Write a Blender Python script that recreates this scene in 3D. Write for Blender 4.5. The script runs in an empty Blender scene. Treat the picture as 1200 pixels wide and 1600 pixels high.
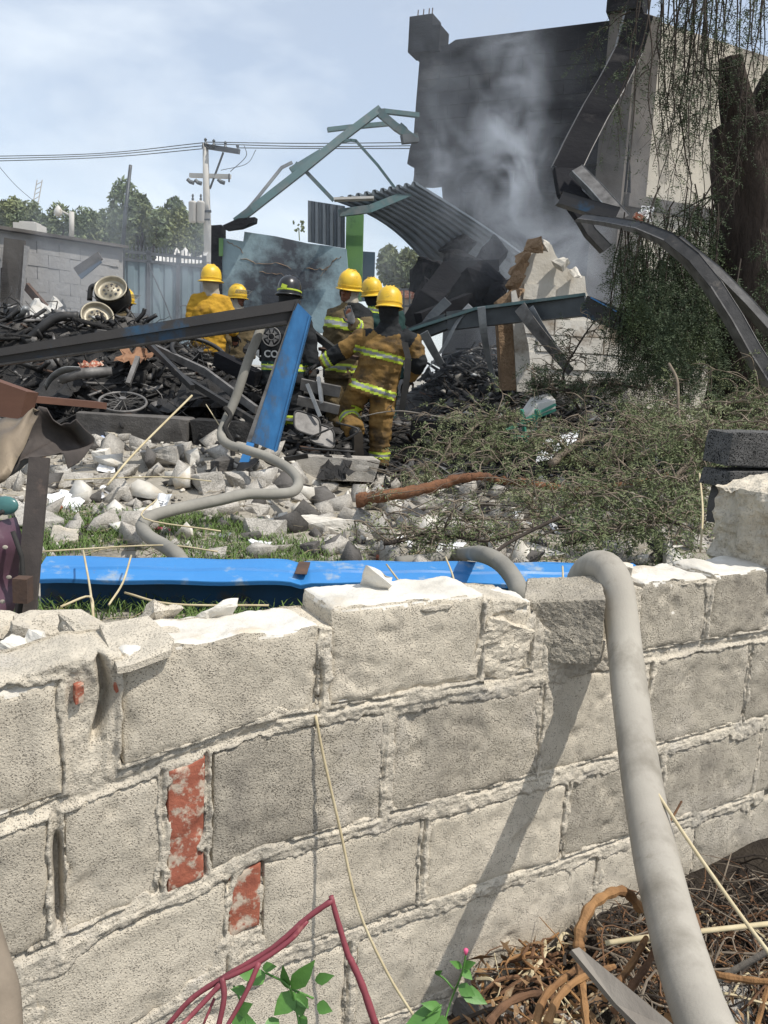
import bpy, bmesh, math, random
import numpy as np
from mathutils import Vector, Matrix, Euler

SC = bpy.context.scene
COL = SC.collection
random.seed(7)
RNG = np.random.default_rng(11)

# ------------------------------------------------------------------ camera
TH = math.atan(0.176); PH = math.radians(3.0); FPX = 1250.0
Fv = Vector((0, math.cos(TH), -math.sin(TH))); r0 = Vector((1, 0, 0)); u0 = r0.cross(Fv)
Rv = math.cos(PH)*r0 + math.sin(PH)*u0; Uv = math.cos(PH)*u0 - math.sin(PH)*r0
CAM = Vector((0, 0, 1.0))
cd = bpy.data.cameras.new('camera'); cam = bpy.data.objects.new('camera', cd); COL.objects.link(cam)
m3 = Matrix((Rv, Uv, -Fv)).transposed()
cam.matrix_world = Matrix.Translation(CAM) @ m3.to_4x4()
cd.sensor_fit = 'VERTICAL'; cd.sensor_height = 24.0; cd.lens = FPX/1600*24.0
cd.clip_start = 0.05; cd.clip_end = 3000
SC.camera = cam

# ------------------------------------------------------------------ light
SUN_EL, SUN_AZ = math.radians(59), math.radians(63)     # azimuth from behind the camera towards the right
SUN = Vector((math.sin(SUN_AZ)*math.cos(SUN_EL), -math.cos(SUN_AZ)*math.cos(SUN_EL), math.sin(SUN_EL)))
sl = bpy.data.lights.new('sun', 'SUN'); sl.energy = 4.2; sl.angle = math.radians(0.6); sl.color = (1, .955, .88)
so = bpy.data.objects.new('sun', sl); COL.objects.link(so); so.location = (5, -5, 12)
so.rotation_euler = SUN.to_track_quat('Z', 'Y').to_euler()
W = bpy.data.worlds.new('World'); SC.world = W; W.use_nodes = True
nt = W.node_tree; nt.nodes.clear()
def N(t, kind, **kw):
    n = t.nodes.new(kind)
    for k, v in kw.items():
        if k in ('operation', 'blend_type', 'data_type', 'sky_type', 'sun_disc', 'sun_elevation', 'sun_rotation', 'feature', 'noise_dimensions', 'musgrave_type', 'distance', 'wave_type', 'bands_direction', 'wave_profile', 'interpolation', 'invert', 'air_density', 'dust_density', 'ozone_density', 'gradient_type'):
            setattr(n, k, v)
        else:
            n.inputs[k.replace('_', ' ')].default_value = v
    return n
sky = N(nt, 'ShaderNodeTexSky', sky_type='NISHITA', sun_disc=False)
sky.sun_elevation = SUN_EL; sky.sun_rotation = math.atan2(SUN.x, SUN.y); sky.dust_density = 1.5; sky.air_density = 1.0; sky.ozone_density = 2.0
bg = nt.nodes.new('ShaderNodeBackground'); bg.inputs['Strength'].default_value = 0.15
tc = nt.nodes.new('ShaderNodeTexCoord')
mp = nt.nodes.new('ShaderNodeMapping'); mp.inputs['Scale'].default_value = (1.2, 1.2, 3.2); mp.inputs['Location'].default_value = (.9, .45, .05)
cn = N(nt, 'ShaderNodeTexNoise', Scale=1.25, Detail=7.0, Roughness=.55, Distortion=.35)
cr = nt.nodes.new('ShaderNodeValToRGB'); cr.color_ramp.elements[0].position = .46; cr.color_ramp.elements[1].position = .68
cr.color_ramp.elements[0].color = (0.36, .36, .36, 1); cr.color_ramp.elements[1].color = (.9, .9, .9, 1)
mx = nt.nodes.new('ShaderNodeMix'); mx.data_type = 'RGBA'
mx.inputs['B'].default_value = (7.1, 7.6, 8.0, 1)
nt.links.new(tc.outputs['Generated'], mp.inputs[0]); nt.links.new(mp.outputs[0], cn.inputs['Vector'])
nt.links.new(cn.outputs['Fac'], cr.inputs[0]); nt.links.new(cr.outputs[0], mx.inputs['Factor'])
nt.links.new(sky.outputs[0], mx.inputs['A']); nt.links.new(mx.outputs['Result'], bg.inputs['Color'])
wo = nt.nodes.new('ShaderNodeOutputWorld'); nt.links.new(bg.outputs[0], wo.inputs[0])
SC.view_settings.view_transform = 'Standard'; SC.view_settings.look = 'None'
SC.view_settings.exposure = 0.04; SC.view_settings.gamma = 1.0; SC.view_settings.use_curve_mapping = False
SC.render.engine = 'CYCLES'
SC.cycles.volume_step_rate = 2.0; SC.cycles.volume_max_steps = 128; SC.cycles.volume_bounces = 1

# ------------------------------------------------------------------ pixel <-> world helpers (surveying the place)
def ray(x, y): return Fv + Rv*((x-600)/FPX) - Uv*((y-800)/FPX)
def P(x, y, Y): d = ray(x, y); return CAM + d*(Y/d.y)
def G(x, y, z): d = ray(x, y); return CAM + d*((z-1.0)/d.z)
V = Vector

# ------------------------------------------------------------------ numpy noise
def _h(ix, iy, iz):
    n = (ix.astype(np.int64)*374761393 + iy.astype(np.int64)*668265263 + iz.astype(np.int64)*2147483647*3) & 0xffffffff
    n = ((n ^ (n >> 13))*1274126177) & 0xffffffff
    n = ((n ^ (n >> 16))*2246822519) & 0xffffffff
    return ((n ^ (n >> 15)) & 0xffffff)/float(0xffffff)
def vn(x, y, z=0.0, s=0):
    x = np.asarray(x, float); y = np.asarray(y, float)+s*17.3; z = np.asarray(z, float)+x*0+s*5.1
    xi = np.floor(x); yi = np.floor(y); zi = np.floor(z)
    fx = x-xi; fy = y-yi; fz = z-zi
    fx = fx*fx*(3-2*fx); fy = fy*fy*(3-2*fy); fz = fz*fz*(3-2*fz)
    r = 0
    for a in (0, 1):
        for b in (0, 1):
            for c in (0, 1):
                w = (fx if a else 1-fx)*(fy if b else 1-fy)*(fz if c else 1-fz)
                r = r + w*_h(xi+a, yi+b, zi+c)
    return r*2-1
def fbm(x, y, z=0.0, o=4, s=0):
    r = 0; a = .5; f = 1.0; z = np.asarray(z, float)
    for i in range(o):
        r = r+a*vn(x*f+i*3.7, y*f-i*1.9, z*f, s+i); a *= .5; f *= 2.03
    return r
def sst(a, b, x):
    t = np.clip((x-a)/(b-a), 0, 1); return t*t*(3-2*t)

# ------------------------------------------------------------------ materials
def mat(name, c1, c2=None, scale=6.0, detail=6.0, lo=.35, hi=.65, rough=.85, metal=0.0, bump=.3, bscale=40.0, bdist=.01,
        c3=None, s3=2.5, t3=(.5, .6), aniso=(1, 1, 1), spec=.3, pits=None, both=False, alpha=1.0, emis=None, var=0.0, stain=None, plo=(.33, .45)):
    m = bpy.data.materials.new(name); m.use_nodes = True; t = m.node_tree; L = t.links.new
    b = t.nodes['Principled BSDF']
    b.inputs['Roughness'].default_value = rough; b.inputs['Metallic'].default_value = metal
    b.inputs['Specular IOR Level'].default_value = spec
    geo = t.nodes.new('ShaderNodeNewGeometry')
    mpn = t.nodes.new('ShaderNodeMapping'); mpn.inputs['Scale'].default_value = aniso; L(geo.outputs['Position'], mpn.inputs[0])
    n1 = N(t, 'ShaderNodeTexNoise', Scale=scale, Detail=detail, Roughness=.6); L(mpn.outputs[0], n1.inputs['Vector'])
    r1 = t.nodes.new('ShaderNodeValToRGB'); r1.color_ramp.elements[0].position = lo; r1.color_ramp.elements[1].position = hi
    c2 = c2 or tuple(v*.75 for v in c1)
    r1.color_ramp.elements[0].color = (*c1, 1); r1.color_ramp.elements[1].color = (*c2, 1); L(n1.outputs['Fac'], r1.inputs[0])
    out = r1.outputs[0]
    if c3:
        n3 = N(t, 'ShaderNodeTexNoise', Scale=s3, Detail=8.0, Roughness=.65); L(mpn.outputs[0], n3.inputs['Vector'])
        r3 = t.nodes.new('ShaderNodeValToRGB'); r3.color_ramp.elements[0].position = t3[0]; r3.color_ramp.elements[1].position = t3[1]
        L(n3.outputs['Fac'], r3.inputs[0])
        x3 = t.nodes.new('ShaderNodeMix'); x3.data_type = 'RGBA'; x3.inputs['B'].default_value = (*c3, 1)
        L(r3.outputs[0], x3.inputs['Factor']); L(out, x3.inputs['A']); out = x3.outputs['Result']
    bn = N(t, 'ShaderNodeTexNoise', Scale=bscale, Detail=5.0, Roughness=.65); L(mpn.outputs[0], bn.inputs['Vector'])
    hgt = bn.outputs['Fac']
    if pits:
        ps, pa, pcol = pits
        pv_ = t.nodes.new('ShaderNodeTexVoronoi'); pv_.inputs['Scale'].default_value = ps*1.05; L(geo.outputs['Position'], pv_.inputs['Vector'])
        pm = N(t, 'ShaderNodeTexNoise', Scale=ps*.16, Detail=4.0, Roughness=.7); L(geo.outputs['Position'], pm.inputs['Vector'])
        pn = t.nodes.new('ShaderNodeMath'); pn.operation = 'MULTIPLY_ADD'; pn.inputs[1].default_value = -.75; L(pm.outputs['Fac'], pn.inputs[0])
        p2_ = t.nodes.new('ShaderNodeMath'); p2_.operation = 'ADD'; p2_.inputs[1].default_value = .46; L(pv_.outputs['Distance'], p2_.inputs[0]); L(p2_.outputs[0], pn.inputs[2])
        pr = t.nodes.new('ShaderNodeValToRGB'); pr.color_ramp.elements[0].position = plo[0]; pr.color_ramp.elements[1].position = plo[1]
        L(pn.outputs[0], pr.inputs[0])
        xp = t.nodes.new('ShaderNodeMix'); xp.data_type = 'RGBA'; xp.inputs['A'].default_value = (*pcol, 1)
        L(pr.outputs[0], xp.inputs['Factor']); L(out, xp.inputs['B']); out = xp.outputs['Result']
        ad = t.nodes.new('ShaderNodeMath'); ad.operation = 'MULTIPLY_ADD'; ad.inputs[1].default_value = pa
        L(pr.outputs[0], ad.inputs[0]); L(hgt, ad.inputs[2]); hgt = ad.outputs[0]
    if stain:
        sc_, col_, ta, tb = stain
        sm = t.nodes.new('ShaderNodeMapping'); sm.inputs['Scale'].default_value = (1, 1, .45); sm.inputs['Location'].default_value = (3.1, 7.7, 1.3); L(geo.outputs['Position'], sm.inputs[0])
        sn = N(t, 'ShaderNodeTexNoise', Scale=sc_, Detail=9.0, Roughness=.7); L(sm.outputs[0], sn.inputs['Vector'])
        sr = t.nodes.new('ShaderNodeValToRGB'); sr.color_ramp.elements[0].position = ta; sr.color_ramp.elements[1].position = tb; sr.color_ramp.elements[1].color = (.75, .75, .75, 1); L(sn.outputs['Fac'], sr.inputs[0])
        xs = t.nodes.new('ShaderNodeMix'); xs.data_type = 'RGBA'; xs.inputs['B'].default_value = (*col_, 1); L(sr.outputs[0], xs.inputs['Factor']); L(out, xs.inputs['A']); out = xs.outputs['Result']
    if var:
        oi = t.nodes.new('ShaderNodeObjectInfo'); hs = t.nodes.new('ShaderNodeHueSaturation'); mv = t.nodes.new('ShaderNodeMath'); mv.operation = 'MULTIPLY_ADD'; mv.inputs[1].default_value = var*2; mv.inputs[2].default_value = 1-var
        L(oi.outputs['Random'], mv.inputs[0]); L(mv.outputs[0], hs.inputs['Value']); L(out, hs.inputs['Color']); out = hs.outputs[0]
    if bump:
        bp = t.nodes.new('ShaderNodeBump'); bp.inputs['Strength'].default_value = bump; bp.inputs['Distance'].default_value = bdist
        L(hgt, bp.inputs['Height']); L(bp.outputs[0], b.inputs['Normal'])
    L(out, b.inputs['Base Color'])
    if alpha < 1: b.inputs['Alpha'].default_value = alpha
    return m
M = {}
M['block'] = mat('block concrete', (.66, .59, .475), (.50, .445, .355), 7, 12, .30, .70, .95, bump=.9, bscale=260, bdist=.004,
                 c3=(.64, .57, .46), s3=4.5, t3=(.50, .64), pits=(240, .8, (.34, .30, .245)), spec=.1, var=.10, stain=(6, (.30, .27, .225), .55, .72), plo=(.26, .40))
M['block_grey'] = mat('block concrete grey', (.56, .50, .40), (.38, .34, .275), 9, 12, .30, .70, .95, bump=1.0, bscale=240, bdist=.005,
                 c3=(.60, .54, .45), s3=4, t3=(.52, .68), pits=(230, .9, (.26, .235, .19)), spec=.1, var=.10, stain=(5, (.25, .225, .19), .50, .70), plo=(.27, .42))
M['mortar'] = mat('mortar cream', (.66, .59, .475), (.50, .45, .37), 9, 10, .35, .65, .95, bump=.9, bscale=160, bdist=.006,
                  c3=(.50, .46, .40), s3=5, t3=(.56, .68), pits=(240, .6, (.42, .375, .30)), spec=.1, stain=(5, (.36, .33, .275), .52, .70), plo=(.26, .40))
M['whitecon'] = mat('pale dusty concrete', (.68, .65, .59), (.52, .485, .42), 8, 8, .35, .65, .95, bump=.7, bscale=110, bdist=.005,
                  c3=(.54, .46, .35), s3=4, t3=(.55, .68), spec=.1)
M['chunk'] = mat('rubble concrete', (.54, .505, .45), (.36, .335, .295), 5, 8, .3, .7, .95, bump=.9, bscale=80, bdist=.01, c3=(.6, .57, .52), s3=3, t3=(.55, .65),
                 pits=(190, .5, (.26, .245, .22)), spec=.1)
M['chunk_dark'] = mat('sooty rubble', (.16, .15, .14), (.06, .056, .052), 4, 8, .3, .7, .95, bump=.9, bscale=60, bdist=.01, spec=.1)
M['darkblock'] = mat('dark grey porous block', (.15, .145, .14), (.09, .088, .084), 20, 8, .3, .7, .95, bump=1, bscale=120, bdist=.008, pits=(150, 1.0, (.02, .02, .02)), spec=.15)
M['brick'] = mat('red brick', (.38, .13, .08), (.27, .09, .06), 30, 6, .3, .7, .9, bump=.6, bscale=120, bdist=.004, c3=(.50, .41, .32), s3=26, t3=(.50, .58), spec=.15)
M['soil'] = mat('pale rubble dust', (.42, .385, .325), (.22, .20, .165), 3, 10, .3, .7, .97, bump=.9, bscale=30, bdist=.02, c3=(.08, .075, .06), s3=.9, t3=(.55, .68), spec=.1)
M['earth'] = mat('earth with painted shade', (.055, .045, .035), (.025, .02, .017), 8, 10, .3, .7, .97, bump=1, bscale=60, bdist=.02, spec=.1)  # brown darkened to hold the shade at the wall foot
M['char'] = mat('charred debris', (.035, .033, .032), (.014, .014, .014), 6, 8, .3, .7, .8, bump=.9, bscale=50, bdist=.02, c3=(.09, .085, .08), s3=3, t3=(.6, .72), spec=.35)
M['charmetal'] = mat('charred metal', (.05, .048, .047), (.02, .02, .02), 9, 8, .3, .7, .55, .4, bump=.4, bscale=60, bdist=.005, c3=(.14, .12, .10), s3=5, t3=(.6, .72), spec=.5)
M['ash'] = mat('ash grey metal', (.22, .21, .20), (.08, .075, .07), 8, 8, .3, .7, .6, .3, bump=.4, bscale=60, bdist=.005, spec=.4)
M['blue'] = mat('bright blue painted steel', (.035, .185, .46), (.045, .215, .50), 4, 8, .3, .7, .42, bump=.08, bscale=20, bdist=.004,
                c3=(.26, .33, .40), s3=8, t3=(.56, .68), stain=(14, (.16, .14, .12), .64, .72), spec=.45)
M['blueshade'] = mat('grimy blue inner face with painted shade', (.012, .06, .14), (.02, .045, .075), 5, 8, .3, .7, .7, bump=.15, bscale=30, bdist=.003, c3=(.06, .055, .045), s3=6, t3=(.58, .70), spec=.25)  # shade under the flange put into the blue; brown patches are grime
M['blueburnt'] = mat('blue paint scorched', (.035, .17, .38), (.015, .085, .21), 9, 8, .3, .7, .5, bump=.2, bscale=50, bdist=.003, c3=(.07, .085, .10), s3=6, t3=(.50, .66), aniso=(1, 1, .5), spec=.4)
M['bluechar'] = mat('charred blue beam', (.028, .027, .028), (.04, .036, .034), 5, 8, .3, .7, .55, bump=.3, bscale=50, bdist=.004, c3=(.015, .07, .14), s3=2.2, t3=(.56, .68), spec=.4)
M['steelgrey'] = mat('dark steel', (.075, .085, .09), (.035, .04, .045), 5, 8, .3, .7, .5, .3, bump=.3, bscale=40, bdist=.004, c3=(.16, .15, .14), s3=4, t3=(.62, .74), spec=.5)
M['steelpale'] = mat('pale bent steel', (.30, .31, .31), (.14, .145, .15), 6, 8, .3, .7, .5, .35, bump=.3, bscale=40, bdist=.004, spec=.5)
M['teal'] = mat('teal painted truss steel', (.085, .155, .16), (.06, .10, .105), 4, 8, .3, .7, .5, bump=.2, bscale=40, bdist=.004, c3=(.14, .16, .16), s3=4, t3=(.5, .65), spec=.4)
M['rust'] = mat('rusty iron', (.11, .065, .045), (.055, .04, .034), 14, 8, .3, .7, .85, bump=.5, bscale=90, bdist=.003, c3=(.20, .09, .045), s3=10, t3=(.6, .72), spec=.3)
M['postiron'] = mat('dark brown iron post', (.075, .062, .055), (.045, .038, .035), 16, 8, .3, .7, .75, bump=.4, bscale=90, bdist=.003, c3=(.14, .10, .08), s3=12, t3=(.62, .74), spec=.35)
M['hose'] = mat('dusty canvas fire hose', (.40, .37, .315), (.30, .275, .235), 5, 8, .3, .7, .9, bump=.35, bscale=220, bdist=.002, c3=(.21, .19, .155), s3=9, t3=(.48, .72), stain=(14, (.20, .175, .13), .58, .70), aniso=(1, 1, .35), spec=.2)
M['hosedark'] = mat('grey fire hose', (.29, .275, .24), (.20, .19, .165), 6, 8, .3, .7, .9, bump=.3, bscale=120, bdist=.003, spec=.2)
M['paper'] = mat('white paper', (.80, .80, .80), (.70, .70, .71), 8, 4, .3, .7, .8, bump=.2, bscale=30, bdist=.004, spec=.2)
M['paperblue'] = mat('printed pale blue paper', (.62, .68, .80), (.25, .33, .55), 40, 4, .45, .55, .8, bump=.2, bscale=30, bdist=.004, spec=.2)
M['print'] = mat('black print', (.06, .06, .06), rough=.8, bump=0)
M['bark'] = mat('pepper tree bark', (.085, .066, .055), (.027, .021, .018), 7, 10, .3, .7, .95, bump=1, bscale=16, bdist=.06, aniso=(1, 1, .22), spec=.15)
M['limb'] = mat('orange peeled branch', (.24, .115, .06), (.12, .06, .035), 8, 10, .3, .7, .9, bump=.9, bscale=40, bdist=.012, c3=(.07, .045, .035), s3=10, t3=(.55, .7), spec=.2)
M['twig'] = mat('grey brown twig', (.25, .205, .155), (.13, .105, .08), 14, 6, .3, .7, .9, bump=.4, bscale=90, bdist=.003, spec=.2)
M['twigdark'] = mat('dark twig', (.06, .048, .038), (.035, .028, .024), 14, 6, .3, .7, .9, bump=.4, bscale=90, bdist=.003, spec=.2)
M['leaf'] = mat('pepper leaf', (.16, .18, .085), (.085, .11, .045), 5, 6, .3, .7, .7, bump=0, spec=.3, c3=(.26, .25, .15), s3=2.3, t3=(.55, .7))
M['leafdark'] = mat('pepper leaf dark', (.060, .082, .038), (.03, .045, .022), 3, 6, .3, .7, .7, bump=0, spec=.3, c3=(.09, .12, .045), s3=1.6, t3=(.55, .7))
M['leaffar'] = mat('far foliage with painted haze', (.16, .195, .11), (.11, .145, .08), .8, 6, .3, .7, .8, bump=0, spec=.2, c3=(.18, .20, .09), s3=.35, t3=(.5, .6))  # greens lightened so the leaf colour carries smoke haze
M['vine'] = mat('fresh green leaf', (.10, .24, .045), (.06, .15, .03), 30, 6, .3, .7, .5, bump=.3, bscale=60, bdist=.003, spec=.4)
M['redstem'] = mat('crimson plant stem', (.27, .055, .07), (.16, .035, .045), 12, 6, .3, .7, .6, bump=.2, bscale=80, bdist=.002, spec=.45, c3=(.45, .18, .16), s3=18, t3=(.58, .68))
M['grass'] = mat('grass', (.12, .18, .045), (.06, .10, .025), 9, 6, .3, .7, .7, bump=0, spec=.3, c3=(.28, .26, .10), s3=7, t3=(.62, .7))
M['straw'] = mat('dry straw', (.58, .50, .33), (.42, .34, .20), 12, 6, .3, .7, .8, bump=.2, bscale=80, bdist=.002, spec=.25)
M['root'] = mat('split orange root', (.36, .20, .085), (.18, .095, .045), 12, 8, .3, .7, .85, bump=.8, bscale=60, bdist=.006, c3=(.10, .055, .03), s3=14, t3=(.55, .66), aniso=(1, 1, .5), spec=.2)
M['rootdark'] = mat('brown dead root', (.20, .11, .06), (.09, .05, .03), 12, 8, .3, .7, .9, bump=.8, bscale=60, bdist=.006, spec=.2)
M['greywood'] = mat('weathered grey wood', (.25, .225, .19), (.15, .13, .11), 9, 8, .3, .7, .9, bump=.6, bscale=50, bdist=.004, aniso=(1, .3, 1), spec=.2)
M['wood'] = mat('red brown board', (.15, .075, .05), (.10, .05, .035), 5, 8, .3, .7, .7, bump=.3, bscale=40, bdist=.003, aniso=(.3, 1, 1), spec=.3)
M['greypaint'] = mat('smoky grey block wall', (.33, .32, .31), (.24, .235, .23), 1.3, 8, .35, .65, .95, bump=.6, bscale=14, bdist=.03, c3=(.12, .12, .12), s3=.6, t3=(.6, .72), spec=.1)
M['gate'] = mat('blue grey sheet gate', (.17, .23, .25), (.12, .17, .19), 1.5, 6, .3, .7, .6, bump=.2, bscale=10, bdist=.01, spec=.3)
M['gateframe'] = mat('dark gate frame', (.06, .065, .07), rough=.6, bump=0)
M['bluewall'] = mat('pale blue plaster smoked', (.30, .40, .43), (.22, .30, .33), 1.2, 10, .35, .65, .9, bump=.4, bscale=12, bdist=.02, c3=(.055, .06, .07), s3=.75, t3=(.50, .63), spec=.1)
M['soot'] = mat('soot black wall', (.022, .022, .024), (.009, .009, .011), 1.0, 10, .3, .7, .95, bump=.6, bscale=5, bdist=.03, c3=(.06, .056, .054), s3=.7, t3=(.58, .72), aniso=(1, 1, 2.2), spec=.1)
M['sootlow'] = mat('sooty ground floor wall', (.05, .05, .052), (.025, .025, .027), 1.2, 10, .3, .7, .95, bump=.5, bscale=6, bdist=.03, spec=.1)
M['beige'] = mat('beige side wall', (.50, .455, .375), (.34, .31, .26), 1.2, 10, .3, .7, .95, bump=.5, bscale=9, bdist=.02, c3=(.10, .09, .08), s3=1.1, t3=(.52, .68), spec=.1)
M['beamcon'] = mat('smoked concrete frame', (.15, .135, .12), (.05, .046, .043), .9, 10, .3, .7, .95, bump=.5, bscale=9, bdist=.02, spec=.1)
M['slab'] = mat('white painted broken wall', (.66, .63, .57), (.50, .46, .39), 1.8, 8, .3, .7, .95, bump=.5, bscale=14, bdist=.02, c3=(.27, .22, .17), s3=1.6, t3=(.54, .64), spec=.1)
M['tan'] = mat('broken earth edge', (.36, .25, .16), (.24, .16, .10), 9, 8, .3, .7, .95, bump=1, bscale=25, bdist=.04, spec=.1)
M['corr'] = mat('scorched corrugated sheet', (.15, .175, .195), (.085, .10, .115), 1.2, 8, .3, .7, .55, .3, bump=.15, bscale=10, bdist=.01, c3=(.17, .20, .22), s3=.9, t3=(.55, .7), spec=.4)
M['green'] = mat('green painted column', (.17, .32, .10), (.10, .22, .09), 2, 8, .3, .7, .7, bump=.2, bscale=20, bdist=.01, c3=(.05, .07, .05), s3=2, t3=(.58, .7), spec=.3)
M['slate'] = mat('blue grey panel', (.10, .14, .19), (.07, .10, .14), 2, 8, .3, .7, .6, bump=.1, spec=.3)
M['yel'] = mat('bright yellow helmet', (.72, .47, .03), (.60, .36, .02), 10, 5, .35, .7, .42, bump=.05, bscale=40, bdist=.002, spec=.5, c3=(.22, .14, .03), s3=12, t3=(.58, .74))
M['blackhelm'] = mat('black helmet', (.02, .02, .022), rough=.3, bump=.05, spec=.5)
M['lime'] = mat('lime reflective tape', (.50, .62, .05), (.38, .47, .05), 25, 5, .3, .7, .5, bump=.2, bscale=60, bdist=.002, spec=.4)
M['silver'] = mat('silver reflective tape', (.30, .31, .31), (.20, .21, .21), 25, 5, .3, .7, .4, bump=.2, bscale=60, bdist=.002, spec=.6)
M['coat_y'] = mat('mustard yellow jacket cloth', (.52, .30, .035), (.34, .19, .025), 7, 6, .3, .7, .9, bump=.5, bscale=16, bdist=.02, c3=(.20, .11, .03), s3=4, t3=(.6, .76), spec=.15)
M['coat_o'] = mat('worn ochre jacket cloth', (.25, .15, .05), (.15, .09, .032), 6, 8, .3, .7, .9, bump=.6, bscale=14, bdist=.02, c3=(.06, .045, .03), s3=5, t3=(.46, .66), spec=.15)
M['coat_k'] = mat('sooty khaki jacket cloth', (.17, .125, .065), (.09, .07, .04), 6, 8, .3, .7, .9, bump=.6, bscale=14, bdist=.02, c3=(.045, .04, .035), s3=5, t3=(.55, .68), spec=.15)
M['coat_b'] = mat('black jacket cloth', (.022, .024, .026), (.012, .013, .014), 6, 6, .3, .7, .85, bump=.6, bscale=14, bdist=.02, spec=.2)
M['coat_g'] = mat('dark green jacket cloth', (.022, .055, .05), (.012, .03, .028), 6, 6, .3, .7, .85, bump=.6, bscale=14, bdist=.02, spec=.2)
M['glove'] = mat('grey glove', (.15, .15, .155), (.07, .07, .072), 20, 6, .3, .7, .9, bump=.4, bscale=60, bdist=.004, spec=.2)
M['skin'] = mat('skin', (.20, .085, .052), (.16, .065, .04), 10, 4, .3, .7, .55, bump=.1, bscale=60, bdist=.002, spec=.35)
M['hood'] = mat('beige knitted hood', (.42, .38, .31), (.28, .25, .21), 12, 6, .3, .7, .95, bump=.4, bscale=50, bdist=.004, spec=.1)
M['rubber'] = mat('black rubber', (.022, .021, .02), (.035, .033, .03), 14, 6, .3, .7, .75, bump=.4, bscale=50, bdist=.004, spec=.3)
M['sole'] = mat('boot sole', (.06, .05, .04), rough=.8, bump=.3, spec=.3)
M['visor'] = mat('clear face shield', (.55, .58, .60), rough=.15, bump=0, spec=.6, alpha=.45)
M['rim'] = mat('dirty cream wheel rim', (.40, .36, .27), (.24, .21, .16), 14, 6, .3, .7, .5, .4, bump=.3, bscale=40, bdist=.004, c3=(.06, .05, .04), s3=9, t3=(.6, .7), spec=.5)
M['brownsheet'] = mat('brown crumpled sheet', (.23, .18, .12), (.14, .11, .08), 6, 8, .3, .7, .6, .2, bump=.3, bscale=25, bdist=.008, c3=(.05, .045, .04), s3=4, t3=(.58, .7), spec=.4)
M['whitesheet'] = mat('white dented sheet', (.62, .61, .58), (.42, .39, .34), 3, 8, .3, .7, .6, bump=.3, bscale=12, bdist=.02, c3=(.25, .19, .12), s3=2.5, t3=(.58, .7), spec=.3)
M['purple'] = mat('dusty purple fairing', (.12, .06, .085), (.07, .035, .05), 9, 8, .3, .7, .4, bump=.2, bscale=40, bdist=.004, c3=(.32, .28, .27), s3=7, t3=(.58, .72), spec=.45)
M['mirror'] = mat('teal mirror shell', (.06, .17, .16), (.04, .11, .11), 12, 6, .3, .7, .3, bump=.1, spec=.5)
M['greenpl'] = mat('green plastic crate', (.05, .25, .17), (.03, .16, .12), 12, 6, .3, .7, .5, bump=.1, spec=.4)
M['polecon'] = mat('pale concrete pole', (.52, .50, .46), (.42, .40, .37), 2, 6, .3, .7, .9, bump=.2, bscale=20, bdist=.01, spec=.1)
M['wire'] = mat('power line', (.06, .065, .07), rough=.7, bump=0)
M['dryleaf'] = mat('dry brown leaf', (.30, .19, .10), (.16, .10, .06), 30, 5, .3, .7, .9, bump=.3, bscale=60, bdist=.003, spec=.1, c3=(.45, .38, .25), s3=20, t3=(.55, .65))
M['pink'] = mat('pink petal', (.75, .12, .25), rough=.6, bump=0)
M['tyre_brown'] = mat('brown cloth rag', (.30, .17, .10), (.20, .11, .07), 10, 6, .3, .7, .9, bump=.6, bscale=30, bdist=.01, spec=.15)

# ------------------------------------------------------------------ objects
def tag(o, label=None, cat=None, group=None, kind=None):
    if label: o['label'] = label
    if cat: o['category'] = cat
    if group: o['group'] = group
    if kind: o['kind'] = kind
    return o
def empty(name, loc, label=None, cat=None, group=None):
    o = bpy.data.objects.new(name, None); COL.objects.link(o); o.location = V(loc); o.empty_display_size = .1
    return tag(o, label, cat, group)
def wloc(o):
    l = V(o.location)
    while o.parent: o = o.parent; l += V(o.location)
    return l
def link(name, me, m=None, parent=None, smooth=False, mats=None):
    """me holds world coordinates; rebase on the parent or on the mesh's own foot."""
    o = bpy.data.objects.new(name, me); COL.objects.link(o)
    n = len(me.vertices)
    co = np.empty(n*3, np.float32); me.vertices.foreach_get('co', co); co = co.reshape(-1, 3)
    if parent: off = np.array(wloc(parent), np.float32)
    else:
        off = np.array([(co[:, 0].min()+co[:, 0].max())/2, (co[:, 1].min()+co[:, 1].max())/2, co[:, 2].min()], np.float32)
        o.location = V([float(v) for v in off])
    co -= off; me.vertices.foreach_set('co', co.ravel())
    if parent: o.parent = parent
    for k in (mats or ([m] if m else [])): me.materials.append(M[k] if isinstance(k, str) else k)
    if smooth: me.polygons.foreach_set('use_smooth', [True]*len(me.polygons))
    me.update()
    return o
def arr_mesh(name, verts, quads=None, tris=None, midx=None):
    me = bpy.data.meshes.new(name)
    verts = np.asarray(verts, np.float32).reshape(-1, 3)
    lt = []; ls = []
    q = np.asarray(quads, np.int32).reshape(-1, 4) if quads is not None and len(quads) else np.zeros((0, 4), np.int32)
    t = np.asarray(tris, np.int32).reshape(-1, 3) if tris is not None and len(tris) else np.zeros((0, 3), np.int32)
    me.vertices.add(len(verts)); me.vertices.foreach_set('co', verts.ravel())
    nl = q.size+t.size; me.loops.add(nl); me.loops.foreach_set('vertex_index', np.concatenate([q.ravel(), t.ravel()]))
    st = np.concatenate([np.arange(len(q))*4, q.size+np.arange(len(t))*3]).astype(np.int32)
    me.polygons.add(len(st)); me.polygons.foreach_set('loop_start', st)
    if midx is not None: me.polygons.foreach_set('material_index', np.asarray(midx, np.int32))
    me.update(calc_edges=True); me.validate()
    return me
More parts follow.
